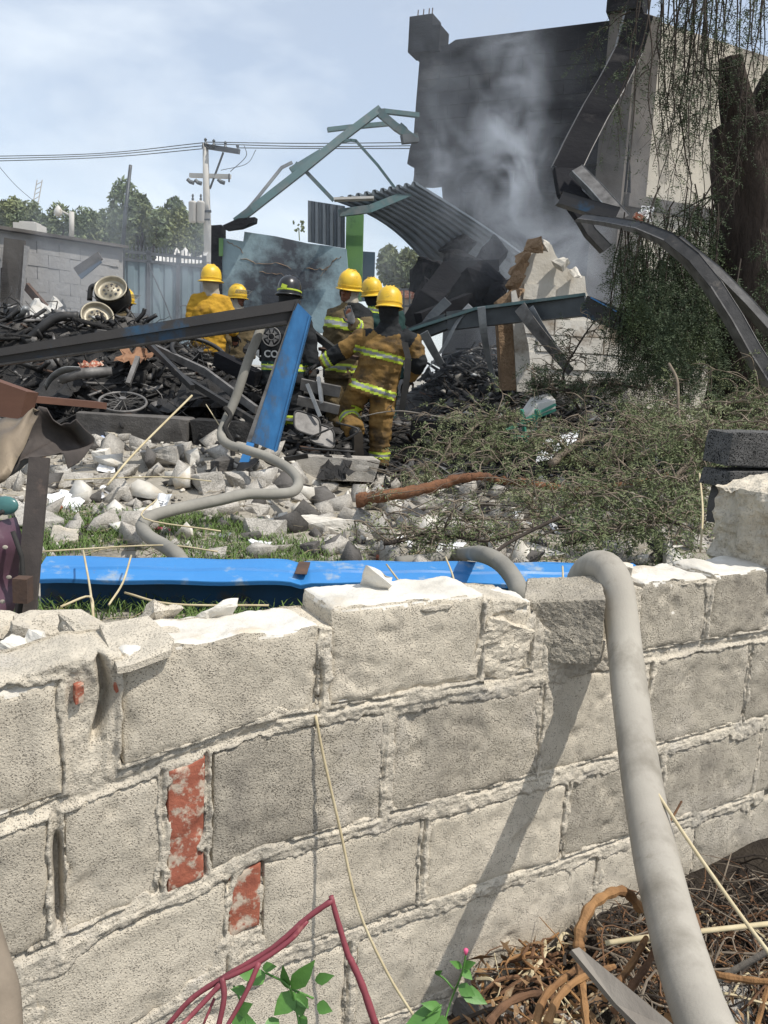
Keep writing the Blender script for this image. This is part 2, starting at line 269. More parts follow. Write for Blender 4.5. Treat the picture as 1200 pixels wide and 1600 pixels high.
class MB:
    def __init__(s): s.v = []; s.f = []; s.mi = []; s.cur = 0
    def add(s, vs, fs):
        b = len(s.v); s.v += [tuple(p) for p in vs]; s.f += [tuple(i+b for i in f) for f in fs]; s.mi += [s.cur]*len(fs); return s
    def box(s, c, size, rot=None):
        h = V(size)/2; Q = rot if rot is not None else Matrix.Identity(3)
        vs = [V(c)+Q @ V((h.x*a, h.y*b, h.z*d)) for a in (-1, 1) for b in (-1, 1) for d in (-1, 1)]
        return s.add(vs, [(0, 1, 3, 2), (4, 6, 7, 5), (0, 4, 5, 1), (2, 3, 7, 6), (0, 2, 6, 4), (1, 5, 7, 3)])
    def bar(s, a, b, w, h, up=(0, 0, 1)):
        a = V(a); b = V(b); d = (b-a).normalized(); up = V(up)
        if abs(d.dot(up)) > .98: up = V((0, 1, 0))
        sd = d.cross(up).normalized(); uu = sd.cross(d)
        vs = [p+sd*(w/2*x)+uu*(h/2*y) for p in (a, b) for x, y in ((-1, -1), (1, -1), (1, 1), (-1, 1))]
        return s.add(vs, [(3, 2, 1, 0), (4, 5, 6, 7), (0, 1, 5, 4), (1, 2, 6, 5), (2, 3, 7, 6), (3, 0, 4, 7)])
    def channel(s, a, b, w, h, t=.006, up=(0, 0, 1), side=1):
        """C section open to one side"""
        a = V(a); b = V(b); d = (b-a).normalized(); up = V(up); sd = d.cross(up).normalized(); uu = sd.cross(d)
        s.bar(a+sd*side*w/2, b+sd*side*w/2, t, h, uu); 
        s.bar(a+uu*(h/2-t/2), b+uu*(h/2-t/2), w-t*1.2, t, uu); s.bar(a-uu*(h/2-t/2), b-uu*(h/2-t/2), w-t*1.2, t, uu)
        return s
    def tube(s, pts, r, n=8, cap=True, flat=None):
        pts = [V(p) for p in pts]; k = len(pts)
        rs = r if hasattr(r, '__len__') else [r]*k
        T = [(pts[min(i+1, k-1)]-pts[max(i-1, 0)]).normalized() for i in range(k)]
        nrm = T[0].orthogonal().normalized() if abs(T[0].z) > .95 else T[0].cross(V((0, 0, 1))).normalized()
        vs = []
        for i in range(k):
            nrm = (nrm-T[i]*nrm.dot(T[i]));
            nrm = nrm.normalized() if nrm.length > 1e-6 else T[i].orthogonal().normalized()
            bi = T[i].cross(nrm)
            for j in range(n):
                a = 2*math.pi*j/n; vs.append(pts[i]+nrm*(rs[i]*math.cos(a))+bi*(rs[i]*math.sin(a)))
        fs = [(i*n+j, i*n+(j+1) % n, (i+1)*n+(j+1) % n, (i+1)*n+j) for i in range(k-1) for j in range(n)]
        if cap: fs += [tuple(range(n))[::-1], tuple((k-1)*n+j for j in range(n))]
        return s.add(vs, fs)
    def torus(s, c, R, r, ax, n=28, m=8):
        ax = V(ax).normalized(); a = ax.orthogonal().normalized(); b = ax.cross(a); c = V(c)
        vs = []; 
        for i in range(n):
            t = 2*math.pi*i/n; e = a*math.cos(t)+b*math.sin(t)
            for j in range(m):
                q = 2*math.pi*j/m; vs.append(c+e*(R+r*math.cos(q))+ax*(r*math.sin(q)))
        fs = [(i*m+j, ((i+1) % n)*m+j, ((i+1) % n)*m+(j+1) % m, i*m+(j+1) % m) for i in range(n) for j in range(m)]
        return s.add(vs, fs)
    def lathe(s, c, ax, prof, n=24, sx=None, sy=1.0, cap=True):
        """prof: (radius, height along ax)"""
        ax = V(ax).normalized(); a = V(sx).normalized() if sx is not None else ax.orthogonal().normalized()
        a = (a-ax*a.dot(ax)).normalized(); b = ax.cross(a); c = V(c); vs = []
        for r, h in prof:
            for j in range(n):
                t = 2*math.pi*j/n; vs.append(c+a*(r*math.cos(t))+b*(r*sy*math.sin(t))+ax*h)
        k = len(prof)
        fs = [(i*n+j, i*n+(j+1) % n, (i+1)*n+(j+1) % n, (i+1)*n+j) for i in range(k-1) for j in range(n)]
        if cap: fs += [tuple(range(n))[::-1], tuple((k-1)*n+j for j in range(n))]
        return s.add(vs, fs)
    def prism(s, pts, depth_vec):
        n = len(pts); d = V(depth_vec); pts = [V(p) for p in pts]
        return s.add(pts+[p+d for p in pts], [tuple(range(n))[::-1], tuple(range(n, 2*n))]+[(i, (i+1) % n, n+(i+1) % n, n+i) for i in range(n)])
    def sheet(s, grid, th=None):
        """grid: rows of points; th: thickness vector"""
        r = len(grid); c = len(grid[0]); g = [V(p) for row in grid for p in row]
        q = [(i*c+j, i*c+j+1, (i+1)*c+j+1, (i+1)*c+j) for i in range(r-1) for j in range(c-1)]
        if th is None: return s.add(g, q)
        d = V(th); n = len(g)
        per = [j for j in range(c)]+[i*c+c-1 for i in range(1, r)]+[(r-1)*c+j for j in range(c-2, -1, -1)]+[i*c for i in range(r-2, 0, -1)]
        fs = q+[tuple(i+n for i in f[::-1]) for f in q]+[(per[(i+1) % len(per)], per[i], per[i]+n, per[(i+1) % len(per)]+n) for i in range(len(per))]
        return s.add(g+[p+d for p in g], fs)
    def build(s, name, m, parent=None, smooth=False):
        me = bpy.data.meshes.new(name); me.from_pydata([tuple(p) for p in s.v], [], s.f); me.validate()
        mats = m if isinstance(m, (list, tuple)) else [m]
        if len(mats) > 1: me.polygons.foreach_set('material_index', s.mi)
        return link(name, me, None, parent, smooth, mats=mats)
def lerp(a, b, t): return a+(b-a)*t
def spline(pts, n=8):
    pts = [V(p) for p in pts]; out = []
    q = [pts[0]*2-pts[1]]+pts+[pts[-1]*2-pts[-2]]
    for i in range(1, len(q)-2):
        for k in range(n):
            t = k/n; a, b, c, d = q[i-1], q[i], q[i+1], q[i+2]
            out.append(.5*((2*b)+(c-a)*t+(2*a-5*b+4*c-d)*t*t+(3*b-3*c+d-a)*t**3))
    out.append(pts[-1]); return out
def grid_np(nu, nv):
    i = np.arange(nu*nv).reshape(nv, nu)
    return np.stack([i[:-1, :-1], i[:-1, 1:], i[1:, 1:], i[1:, :-1]], -1).reshape(-1, 4)
def edge_split(o, ang=35):
    md = o.modifiers.new('split', 'EDGE_SPLIT'); md.split_angle = math.radians(ang); return o
# ------------------------------------------------------------------ front block wall
WA = G(330, 1003, .5); WB = G(1100, 908, .5)
WD = (WB-WA).normalized(); WN = V((WD.y, -WD.x, 0))
def cp(x, y, dist): return CAM+ray(x, y)*dist
def Wuz(x, y):
    d = ray(x, y); t = ((WA-CAM).dot(WN))/d.dot(WN); p = CAM+d*t; return (p-WA).dot(WD), p.z
def Wp(u, z, n=0.0): return WA+WD*u+WN*n+V((0, 0, z-WA.z))
TH_W = .15
def zs(u, z=.3):
    t = np.clip((np.asarray(z, float)-.30)/.16, 0, 1); return -.2*np.maximum(0, .1-np.asarray(u, float))*(1-t*t*(3-2*t))
zA, zB, zC, zD = .315, .043, -.205, -.455
jt = .016
blocks = []   # u0,u1,z0,z1,material,proud,roughness
def B(x0, x1, y, z0, z1, m='block', pr=0.0, ch=.010):
    u0_ = Wuz(x0, y)[0]; u1_ = Wuz(x1, y)[0]; blocks.append([u0_, u1_, z0, z1, m, pr, ch])
T1 = .505
B(-110, 100, 1130, zA+jt-.01, T1-.035, 'block', 0, .02)
B(190, 495, 1090, zA+jt, T1, 'block', .004, .014)
B(515, 752, 1030, zA+jt, T1+.035, 'block', .004, .020)
B(762, 836, 1010, zA+jt, T1+.0, 'block', -.004, .024)
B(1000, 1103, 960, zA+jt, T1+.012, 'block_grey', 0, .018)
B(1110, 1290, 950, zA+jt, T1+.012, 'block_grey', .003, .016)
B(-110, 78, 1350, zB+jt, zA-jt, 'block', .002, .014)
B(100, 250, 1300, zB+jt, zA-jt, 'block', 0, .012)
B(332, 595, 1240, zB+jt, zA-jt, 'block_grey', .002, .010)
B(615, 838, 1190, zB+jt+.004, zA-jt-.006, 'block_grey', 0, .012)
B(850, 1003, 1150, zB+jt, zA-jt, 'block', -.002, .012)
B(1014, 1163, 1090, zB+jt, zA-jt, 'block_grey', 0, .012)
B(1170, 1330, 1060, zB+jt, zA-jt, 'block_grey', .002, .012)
B(-130, 15, 1560, zC+jt, zB-jt, 'block', 0, .012)
B(34, 352, 1490, zC+jt, zB-jt, 'block', .004, .012)
B(412, 655, 1370, zC+jt, zB-jt, 'block', 0, .012)
B(668, 880, 1300, zC+jt, zB-jt-.004, 'block', .002, .012)
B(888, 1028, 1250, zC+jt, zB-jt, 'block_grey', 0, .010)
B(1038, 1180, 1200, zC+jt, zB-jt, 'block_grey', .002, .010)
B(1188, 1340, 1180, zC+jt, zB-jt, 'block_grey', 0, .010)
B(180, 540, 1560, zD+jt, zC-jt, 'block', 0, .012)
B(560, 925, 1440, zD, zC-jt, 'block', 0, .010)
B(933, 1080, 1360, zD, zC-jt, 'block', .001, .010)
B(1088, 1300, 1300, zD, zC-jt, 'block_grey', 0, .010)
bricks = []
for (xa, xb, ym, za, zb) in ((262, 320, 1290, zB+.01, zA-.012), (358, 407, 1415, zB-.155, zB-.012)):
    bricks.append((Wuz(xa, ym)[0], Wuz(xb, ym)[0], za, zb))

wall = empty('block_wall', Wp(0.5, -.55), 'rough low wall of grey concrete blocks filling the foreground with red brick bits in its joints', 'wall')
def rough_box(u0_, u1_, z0, z1, n0, n1, step, ch, seed, amp=.0025, topamp=.006):
    """box on the wall frame with worn, chipped edges; n0 back, n1 front"""
    lu, lz, ln = u1_-u0_, z1-z0, n1-n0
    nu, nz, nn = max(3, int(lu/step)), max(3, int(lz/step)), max(3, int(ln/step/1.5))
    A = []; Q = []; base = 0
    def face(f, a, b):
        nonlocal base
        s_, t_ = np.meshgrid(np.linspace(0, 1, a+1), np.linspace(0, 1, b+1)); s_ = s_.ravel(); t_ = t_.ravel()
        A.append(np.stack(f(s_, t_), 1)); q = grid_np(a+1, b+1)+base; Q.append(q); base += len(s_)
    o = np.ones
    face(lambda s, t: (s, t, o(s.shape)), nu, nz)              # front
    face(lambda s, t: (1-s, t, 0*s), max(2, nu//4), max(2, nz//4))
    face(lambda s, t: (s, o(s.shape), 1-t), nu, nn)            # top
    face(lambda s, t: (s, 0*s, t), nu, max(2, nn//2))          # bottom
    face(lambda s, t: (0*s, t, s), nn, nz)
    face(lambda s, t: (o(s.shape), t, 1-s), nn, nz)
    p = np.concatenate(A); q = np.concatenate(Q)
    x = p[:, 0]*lu; y = p[:, 1]*lz; w = p[:, 2]*ln
    # chamfer by noise: pull corners in
    dx = np.minimum(x, lu-x); dy = np.minimum(y, lz-y); dw = np.minimum(w, ln-w)
    X = x+u0_; Y = y+z0; Wn = w+n0
    r = ch*(.6+1.3*np.clip(fbm(X*9, Y*9, Wn*9, 3, seed)+.35, 0, 1.4))
    k = np.clip(r-dx, 0, None); l = np.clip(r-dy, 0, None); m_ = np.clip(r-dw, 0, None)
    def rnd(a, b):   # round edge between two axes
        d = np.sqrt(a*a+b*b); ex = np.clip(d-r, 0, None); sc = np.where(d > 1e-9, ex/np.maximum(d, 1e-9), 0); return a*sc, b*sc
    ax_, ay_ = rnd(k, l); bx_, bw_ = rnd(k, m_); cy_, cw_ = rnd(l, m_)
    sx = np.where(x < lu/2, 1, -1); sy = np.where(y < lz/2, 1, -1); sw = np.where(w < ln/2, 1, -1)
    X = X+sx*np.maximum(ax_, bx_); Y = Y+sy*np.maximum(ay_, cy_); Wn = Wn+sw*np.maximum(bw_, cw_)
    d1 = fbm(X*28, Y*28, Wn*28, 4, seed+3)*amp*2.0+fbm(X*7, Y*7, Wn*7, 2, seed+5)*amp*2-np.clip(fbm(X*13, Y*13, Wn*13, 3, seed+8)-.22, 0, 1)*.03
    edge = sst(0, 1, 1-np.minimum(np.minimum(np.where(dx < 1e-6, 9, dx), np.where(dy < 1e-6, 9, dy)), 9)/(ch*2))
    isf = (dw < 1e-6); top = (y > lz-1e-6)
    Wn = Wn+np.where(w > ln-1e-6, d1-edge*np.abs(fbm(X*40, Y*40, 0, 3, seed))*ch*.5, 0)
    Y = Y+np.where(top, fbm(X*14, Wn*14, 3.3, 4, seed+9)*topamp*2+fbm(X*45, Wn*45, 1, 3, seed)*topamp*.7, 0)
    Y = Y+zs(X, Y)
    pw = np.array(WA)[None]+np.outer(X, np.array(WD))+np.outer(Wn, np.array(WN))
    pw[:, 2] = Y
    return pw, q
for i, (a, b, z0, z1, m, pr, ch) in enumerate(blocks):
    top = z1 > .4
    pv, pq = rough_box(a, b, z0, z1, -TH_W, pr, .0055 if top else .0075, ch, i*7+1, topamp=.006 if top else .002)
    o = link('concrete_block', arr_mesh('concrete_block', pv, pq), m, wall, True)
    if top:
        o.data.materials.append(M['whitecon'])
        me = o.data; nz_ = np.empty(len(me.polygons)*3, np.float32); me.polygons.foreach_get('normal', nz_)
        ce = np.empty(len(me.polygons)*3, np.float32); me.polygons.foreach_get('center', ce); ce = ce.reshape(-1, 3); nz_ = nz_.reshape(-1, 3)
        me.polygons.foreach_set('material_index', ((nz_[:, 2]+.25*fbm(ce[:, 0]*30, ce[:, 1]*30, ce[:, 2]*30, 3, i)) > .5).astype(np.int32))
for i, (a, b, za, zb) in enumerate(bricks):
    pv, pq = rough_box(a, b, za, zb, -.10, .003-.002*i, .006, .006, 300+i, amp=.003)
    link('brick', arr_mesh('brick', pv, pq), 'brick', wall, True)
for i, (x, y, w, h, n) in enumerate(((123, 1078, .016, .034, .010), (184, 1066, .013, .034, .006))):
    u, z = Wuz(x, y)
    pv, pq = rough_box(u-w/2, u+w/2, z-h/2, z+h/2, -.06, n, .005, .006, 320+i, amp=.003)
    link('brick', arr_mesh('brick', pv, pq), 'brick', wall, True)

# mortar: one relief sheet filling the joints and smeared over the edges of the blocks
def mortar_sheet(ua, ub, za, zb, st, name='mortar'):
    nu = int((ub-ua)/st)+1; nz = int((zb-za)/st)+1
    U, Z = np.meshgrid(np.linspace(ua, ub, nu), np.linspace(za, zb, nz)); Zo = Z.copy()
    Uw = U+fbm(U*14, Z*14, .5, 3, 2)*.008; Zw = Z+fbm(U*12, Z*12, 4.5, 3, 5)*.007
    ins = np.full(U.shape, -1.0); below = np.full(U.shape, 9.0); above = np.full(U.shape, 9.0); side = np.full(U.shape, 9.0)
    pr = np.zeros(U.shape); spec = np.zeros(U.shape)
    rects = [tuple(b[:4])+(b[5], 0) for b in blocks]+[(a, b, c, d, .001, 1) for a, b, c, d in bricks]
    for (a, b, c, d, p_, isb) in rects:
        ix = np.minimum(Uw-a, b-Uw); iz = np.minimum(Zw-c, d-Zw); e = np.minimum(ix, iz)
        up = e > ins; ins = np.where(up, e, ins); pr = np.where(up & (e > -.03), p_, pr); spec = np.where(up, isb, spec)
        inx = (Uw > a-.004) & (Uw < b+.004)
        below = np.where(inx, np.minimum(below, np.abs(Zw-(c-.0035))), below)
        inz = (Zw > c) & (Zw < d); side = np.where(inz, np.minimum(side, np.abs(Uw-(b+.004))), side)
    n_big = fbm(U*7, Z*7, 8.1, 4, 21); n_f = fbm(U*42, Z*42, 2.2, 4, 31); n_s = vn(U*5, Z*5, 1.7, 9)
    smear = .004+.10*np.clip(n_big+.04, 0, 1)*sst(-.35, .35, vn(U*4, Z*4, 3.1, 77)+.15)+.010*n_f+spec*(.035*np.clip(vn(U*38, Z*30, 3, 4)+.05, 0, 1)-.004)
    t = sst(-.0015, .0025, ins-smear)
    fe = np.clip((smear-ins)/.014, 0, 1)
    h = pr+.0005+.0013*fe+(.0044*n_f+.003*n_big+.005*np.clip(vn(U*60, Z*60, 6, 2), 0, 1)**2)*(.45+.55*fe)+.0042*fbm(U*95, Z*95, 4, 3, 61)
    h = h*(1-t)+(-.025)*t
    ck = (1-sst(.0008, .0042, below))*sst(-.2, .15, vn(U*9, Z*3, 7.7, 12)+.2)
    ck2 = (1-sst(.001, .004, side))*sst(-.1, .3, vn(U*3, Z*9, 2.7, 15)+.12)
    h = h-np.maximum(ck, ck2)*.020
    rec = sst(.15, .45, vn(U*3.1, Z*3.3, 9.9, 40))*sst(.0, -.01, ins)         # washed-out stretches of joint
    h = h-rec*.010
    # gap between the second-course blocks at the left, open and dark
    g = np.exp(-((U+.265)/.007)**2)*sst(.06, .10, Zo)*sst(.27, .22, Zo); h = h-g*.05
    g = np.exp(-((U+.185+.03*vn(Z*14, U*0, 1, 3))/.008)**2)*sst(.36, .40, Zo)*sst(.52, .48, Zo); h = h-g*.045
    # broken top profile: (u, z) of the masonry's upper edge where no block stands
    topz = np.interp(U, [-2, -.42, -.235, -.17, .225, .63, .735, .80, .86, .93, 1.0, 1.09, 3], [.455, .46, .50, .495, .505, .52, .50, .43, .40, .372, .38, .50, .50])
    topz = topz+.012*fbm(U*16, U*0, 3, 3, 8)
    over = np.clip(Zo-topz, 0, None)
    nn = h-over*14*(over > 0); nn = np.maximum(nn, -.13)
    Zf = np.minimum(Zo, topz+over*.10)+zs(U, Zo)
    pw = np.array(WA)+U.ravel()[:, None]*np.array(WD)+nn.ravel()[:, None]*np.array(WN); pw[:, 2] = Zf.ravel()
    o = link(name, arr_mesh(name, pw, grid_np(nu, nz)), 'mortar', wall, True); return o
mortar_sheet(-.62, 1.72, -.56, .56, .0032)
b = MB()     # rough infill behind the blocks and the wall's run beyond the frame on the right
b.box(Wp(.3, -.15, -.078), (0, 0, 0)); b.v = []; b.f = []; b.mi = []
QW = Matrix((WD, -WN, V((0, 0, 1)))).transposed()
b.box(Wp(.55, -.12, -.09), (2.5, .10, .86), QW)
b.build('infill', 'mortar', wall)
# low broken stretch where the second hose drops over: sloping crumbled mortar
def hull(pts):
    bm = bmesh.new(); 
    for p in pts: bm.verts.new(p)
    r = bmesh.ops.convex_hull(bm, input=bm.verts)
    bmesh.ops.delete(bm, geom=[g for g in set(r['geom_interior']+r['geom_unused']) if isinstance(g, bmesh.types.BMVert)], context='VERTS')
    bm.verts.ensure_lookup_table(); bm.verts.index_update()
    vs = [tuple(v.co) for v in bm.verts]; fs = [tuple(v.index for v in f.verts) for f in bm.faces]; bm.free(); return vs, fs
def chunk_shape(rng, size, n=16, boxy=.5):
    """angular broken-masonry lump, centred; boxy: how much it keeps of a block's corners"""
    pts = []
    for a in (-1, 1):
        for b_ in (-1, 1):
            for c in (-1, 1):
                if rng.random() < boxy: 
                    for k in range(2): pts.append(V((a*size[0]/2*rng.uniform(.8, 1), b_*size[1]/2*rng.uniform(.8, 1), c*size[2]/2*rng.uniform(.8, 1))))
    for i in range(n):
        d = V((rng.gauss(0, 1), rng.gauss(0, 1), rng.gauss(0, 1))).normalized()
        pts.append(V((d.x*size[0], d.y*size[1], d.z*size[2]))*(.5*rng.uniform(.75, 1.1)))
    return hull(pts)
def rough_chunk(name, loc, size, rot, m, seed, parent=None, sub=3, amp=.03, boxy=.6, mats=None, n=14):
    rng = random.Random(seed); vs, fs = chunk_shape(rng, size, n, boxy)
    bm = bmesh.new(); bv = [bm.verts.new(v) for v in vs]
    for f in fs: bm.faces.new([bv[i] for i in f])
    bmesh.ops.triangulate(bm, faces=bm.faces)
    s = max(size)
    for k in range(sub):
        es = [e for e in bm.edges if e.calc_length() > s*.11/(1.5**k)]
        if es: bmesh.ops.subdivide_edges(bm, edges=es, cuts=1, use_grid_fill=True)
        bmesh.ops.triangulate(bm, faces=bm.faces)
    me = bpy.data.meshes.new(name); bm.normal_update(); bm.to_mesh(me); bm.free()
    n_ = len(me.vertices); co = np.empty(n_*3, np.float32); me.vertices.foreach_get('co', co); co = co.reshape(-1, 3)
    no = np.empty(n_*3, np.float32); me.vertices.foreach_get('normal', no); no = no.reshape(-1, 3)
    k = 4/s; d = fbm(co[:, 0]*k, co[:, 1]*k, co[:, 2]*k, 4, seed)*amp*s*1.6+fbm(co[:, 0]*k*6, co[:, 1]*k*6, co[:, 2]*k*6, 3, seed+1)*amp*s*.6
    co = co+no*d[:, None]
    R3 = np.array(Euler([math.radians(a) for a in rot]).to_matrix()); co = co@R3.T+np.array(V(loc))
    me.vertices.foreach_set('co', co.astype(np.float32).ravel())
    return link(name, me, m, parent, False, mats=mats)
WANG = math.degrees(math.atan2(WD.y, WD.x))
# dusty caps and loose lumps on top of the wall (crumbled pieces of it)
for i, (x, y, z, s, m) in enumerate((
        (30, 1010, .455, (.05, .05, .036), 'whitecon'), (100, 975, .455, (.20, .16, .06), 'mortar'), (20, 985, .44, (.16, .14, .05), 'mortar'), (62, 1002, .46, (.045, .04, .034), 'whitecon'),
        (135, 1000, .47, (.10, .12, .05), 'mortar'), (575, 918, .53, (.16, .07, .022), 'whitecon'), (240, 975, .485, (.13, .06, .03), 'mortar'), (330, 965, .50, (.12, .06, .02), 'whitecon'),
        (78, 1012, .45, (.022, .02, .018), 'whitecon'), (92, 1018, .45, (.018, .02, .012), 'whitecon'), (45, 1022, .445, (.016, .02, .012), 'whitecon'), (10, 1020, .44, (.02, .02, .014), 'whitecon'), (84, 1026, .445, (.014, .014, .01), 'chunk'), (60, 1028, .44, (.012, .014, .01), 'whitecon'),
        (960, 905, .50, (.10, .08, .04), 'whitecon'))):
    p = G(x, y, z); rough_chunk('loose_mortar', p, s, (5*i, 7*i, 23*i), m, 40+i, wall, 2, .05)
q4 = [G(155, 975, .515), G(232, 962, .52), G(272, 998, .515), Wp(*Wuz(262, 1010), .02), Wp(*Wuz(200, 1030), .028), Wp(*Wuz(178, 1034), .028)]
b = MB(); b.prism(q4, (0, 0, -.012)); b.build('flat_flake', 'mortar', wall)
# the tilted broken block beside the hose
p = Wp(Wuz(897, 965)[0], .437, -.035)
rough_chunk('broken_block', p, (.185, .16, .165), (4, -6, WANG-38), 'block_grey', 66, wall, 5, .022, 1.0, n=4)
p = Wp(Wuz(790, 1000)[0], .40, -.05); rough_chunk('broken_block', p, (.16, .11, .14), (10, 18, WANG), 'block', 71, wall, 4, .05, .8, n=6)
p = Wp(Wuz(858, 1030)[0]+.02, .335, -.06); rough_chunk('broken_block', p, (.20, .10, .10), (4, 12, WANG), 'mortar', 75, wall, 4, .05, .6, n=6)
# standing broken corner of the wall at the right edge
p = Wp(1.84, .625, -.09)
rough_chunk('broken_corner', p, (.56, .22, .30), (0, -8, WANG), 'mortar', 82, wall, 5, .045, .8, n=9)

# ------------------------------------------------------------------ terrain of the yard, lower ground in front
def hy(x, y):
    """height of the yard beyond the wall"""
    x = np.asarray(x, float); y = np.asarray(y, float)
    h = -.02+0*x
    h = h+.30*sst(3.9, 7.0, y)*sst(-.35, -1.1, x)
    h = h+.22*sst(7.5, 8.6, y)
    h = h+.62*sst(7.2, 8.6, y)*sst(10.2, 8.8, y)*sst(-1.4, -2.9, x)+.18*sst(7.2, 8.2, y)*sst(9.8, 8.6, y)*sst(-.7, -1.6, x)            # burnt heap on the left
    h = h+.35*np.exp(-((x+.6)/.9)**2-((y-8.6)/.8)**2)
    h = h+.55*np.exp(-((x-2.0)/1.2)**2-((y-10.2)/1.3)**2)+.9*np.exp(-((x-1.3)/1.3)**2-((y-12.2)/1.2)**2)
    h = h+.25*np.exp(-((x-3.6)/1.8)**2-((y-7.8)/1.6)**2)
    h = h+.05*fbm(x*1.6, y*1.6, 0, 4, 3)*sst(3.6, 5, y)+.012*fbm(x*6, y*6, 0, 3, 4)
    return h
def ground_mesh(name, x0, x1, y0, y1, st, hf, m, lift=0.0):
    nx = int((x1-x0)/st)+1; ny = int((y1-y0)/st)+1
    X, Y = np.meshgrid(np.linspace(x0, x1, nx), np.linspace(y0, y1, ny)); Z = hf(X, Y)+lift
    return link(name, arr_mesh(name, np.stack([X.ravel(), Y.ravel(), Z.ravel()], 1), grid_np(nx, ny)), m, None, True)
def wall_n(X, Y): return (X-WA.x)*WN.x+(Y-WA.y)*WN.y
def hyw(X, Y):      # the yard stops behind the front wall
    n = wall_n(X, Y); return hy(X, Y)-sst(-.13, .0, n)*.6
g = ground_mesh('rubble_ground', -8, 9, 1.2, 12.5, .04, hyw, 'soil'); tag(g, kind='structure')
def bm_burn(x, y): return 0
def hb_(X, Y):
    e = sst(6.7, 7.0, Y+.15*fbm(X*2, Y*2, 0, 3, 9)+.45*sst(0, 1, X)-.2)*sst(12.4, 12.0, Y)*sst(4.6, 3.6, X)*sst(-7.9, -7.5, X)
    return hy(X, Y)-.05+e*.07+.03*fbm(X*5, Y*5, 0, 4, 19)
g = ground_mesh('burnt_ground', -7.5, 5, 6.5, 12.4, .05, hb_, 'char'); tag(g, kind='structure')
b = MB(); b.add([(-900, 12.45, .12), (900, 12.45, .12), (900, 1500, .12), (-900, 1500, .12)], [(0, 1, 2, 3)]); b.add([(-900, -300, -.62), (900, -300, -.62), (900, 12.6, -.62), (-900, 12.6, -.62)], [(0, 1, 2, 3)])
tag(b.build('ground', 'soil'), kind='structure')
def hl(X, Y):
    u = (X-WA.x)*WD.x+(Y-WA.y)*WD.y; n = wall_n(X, Y)
    return -.56+.15*sst(.35, 1.1, u)*sst(.8, .05, n)+.05*sst(1.0, 1.6, u)+.03*fbm(X*6, Y*6, 0, 4, 2)-.3*sst(-.03, -.14, n)
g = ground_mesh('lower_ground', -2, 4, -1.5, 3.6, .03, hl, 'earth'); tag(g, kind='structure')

# ------------------------------------------------------------------ fire hoses
def cp(x, y, dist): return CAM+ray(x, y)*dist
def hose(name, pts, r, m, label, seg=8, n=18, parts=None):
    c = spline(pts, seg); b = MB(); 
    rr = [r*(1+.008*math.sin(i*.6)+(.012*math.sin(i*2.9) if 26 < i < 62 else 0)) if not hasattr(r, '__len__') else None for i in range(len(c))]
    b.tube(c, rr, n); o = b.build(name, m, None, True); return tag(o, label, 'hose'), c
uh = Wuz(960, 930)[0]
pts = [Wp(uh-.35, .05, -.62), Wp(uh-.20, .20, -.45), cp(896, 990, 2.12), cp(903, 935, 2.08), cp(912, 903, 2.05), cp(929, 886, 2.01), cp(950, 890, 1.96), cp(964, 920, 1.92), cp(971, 970, 1.885)]
for (x, y, w) in ((978, 1030, 56), (990, 1130, 60), (1006, 1240, 65), (1026, 1345, 72), (1052, 1450, 80), (1082, 1550, 88), (1120, 1650, 97)):
    d = FPX*.080/(w*.975); pts.append(CAM+ray(x, y)*d)
hose('fire_hose', pts, .040, 'hose', 'thick pale canvas fire hose bent over the block wall towards the viewer')
pts = [G(620, 880, .03), G(680, 873, .045), G(720, 866, .08), P(752, 866, 3.15), P(782, 880, 2.98), P(803, 905, 2.86), P(815, 935, 2.72), G(822, 975, .02), G(830, 1000, -.0)]
hose('fire_hose', pts, .034, 'hosedark', 'grey hose looping over the blue beam and dropping behind the gap in the wall')
pts = [P(411, 500, 6.2), P(403, 525, 6.1), P(387, 565, 6.0), P(369, 620, 5.95), P(354, 655, 5.9), P(346, 680, 5.8), P(356, 694, 5.72), P(385, 703, 5.6), P(420, 715, 5.5), P(452, 733, 5.35), P(466, 752, 5.2), P(458, 768, 5.0), P(425, 772, 4.9), P(385, 772, 4.8),
       P(340, 782, 4.65), P(300, 790, 4.5), P(262, 799, 4.35), P(235, 808, 4.2), P(222, 822, 4.05), P(232, 838, 3.85), P(255, 852, 3.7), P(275, 866, 3.5), P(290, 885, 3.42)]
hose('fire_hose', pts, .034, 'hosedark', 'long grey hose hanging from the burnt beam and curling over the rubble', n=12)

# ------------------------------------------------------------------ blue steel beam lying on the grass
a0 = G(52, 886, .18); a1 = G(1022, 896, .18)
beam = empty('steel_beam', (a0+a1)/2+V((0, 0, -.19)), 'bright blue steel channel beam lying flat on the grass behind the wall', 'beam')
d = (a1-a0).normalized(); back = V((-d.y, d.x, 0))
def Bm(x, f, z): return a0+(a1-a0)*x+back*f+V((0, 0, z))
rows = []
prof = [(0.095, -.20), (.09, -.066), (.0, -.064), (.0, -.05), (.03, -.04), (.075, -.028), (.082, -.018), (.10, -.015), (.107, -.022), (.17, -.008), (.20, -.006), (.205, -.03), (.205, -.19)]
for k in range(61):
    x = k/60; w = .004*math.sin(x*23)+.006*math.sin(x*7+1); dent = -.012*math.exp(-((x-.40)/.012)**2)
    rows.append([Bm(x, f+w, z+dent+.003*math.sin(x*40+f*30)) for f, z in prof])
b = MB(); b.sheet([r_[2:] for r_ in rows], (0, 0, -.004)); b.build('flange', 'blue', beam)
b = MB(); b.sheet([r_[:2] for r_ in rows], (0, .004, 0)); b.build('web', 'blueshade', beam)
b = MB(); b.box(Bm(.405, .10, -.0175), (.05, .15, .003), Matrix.Rotation(.10, 3, 'X')); b.build('rust_scrape', 'rust', beam)

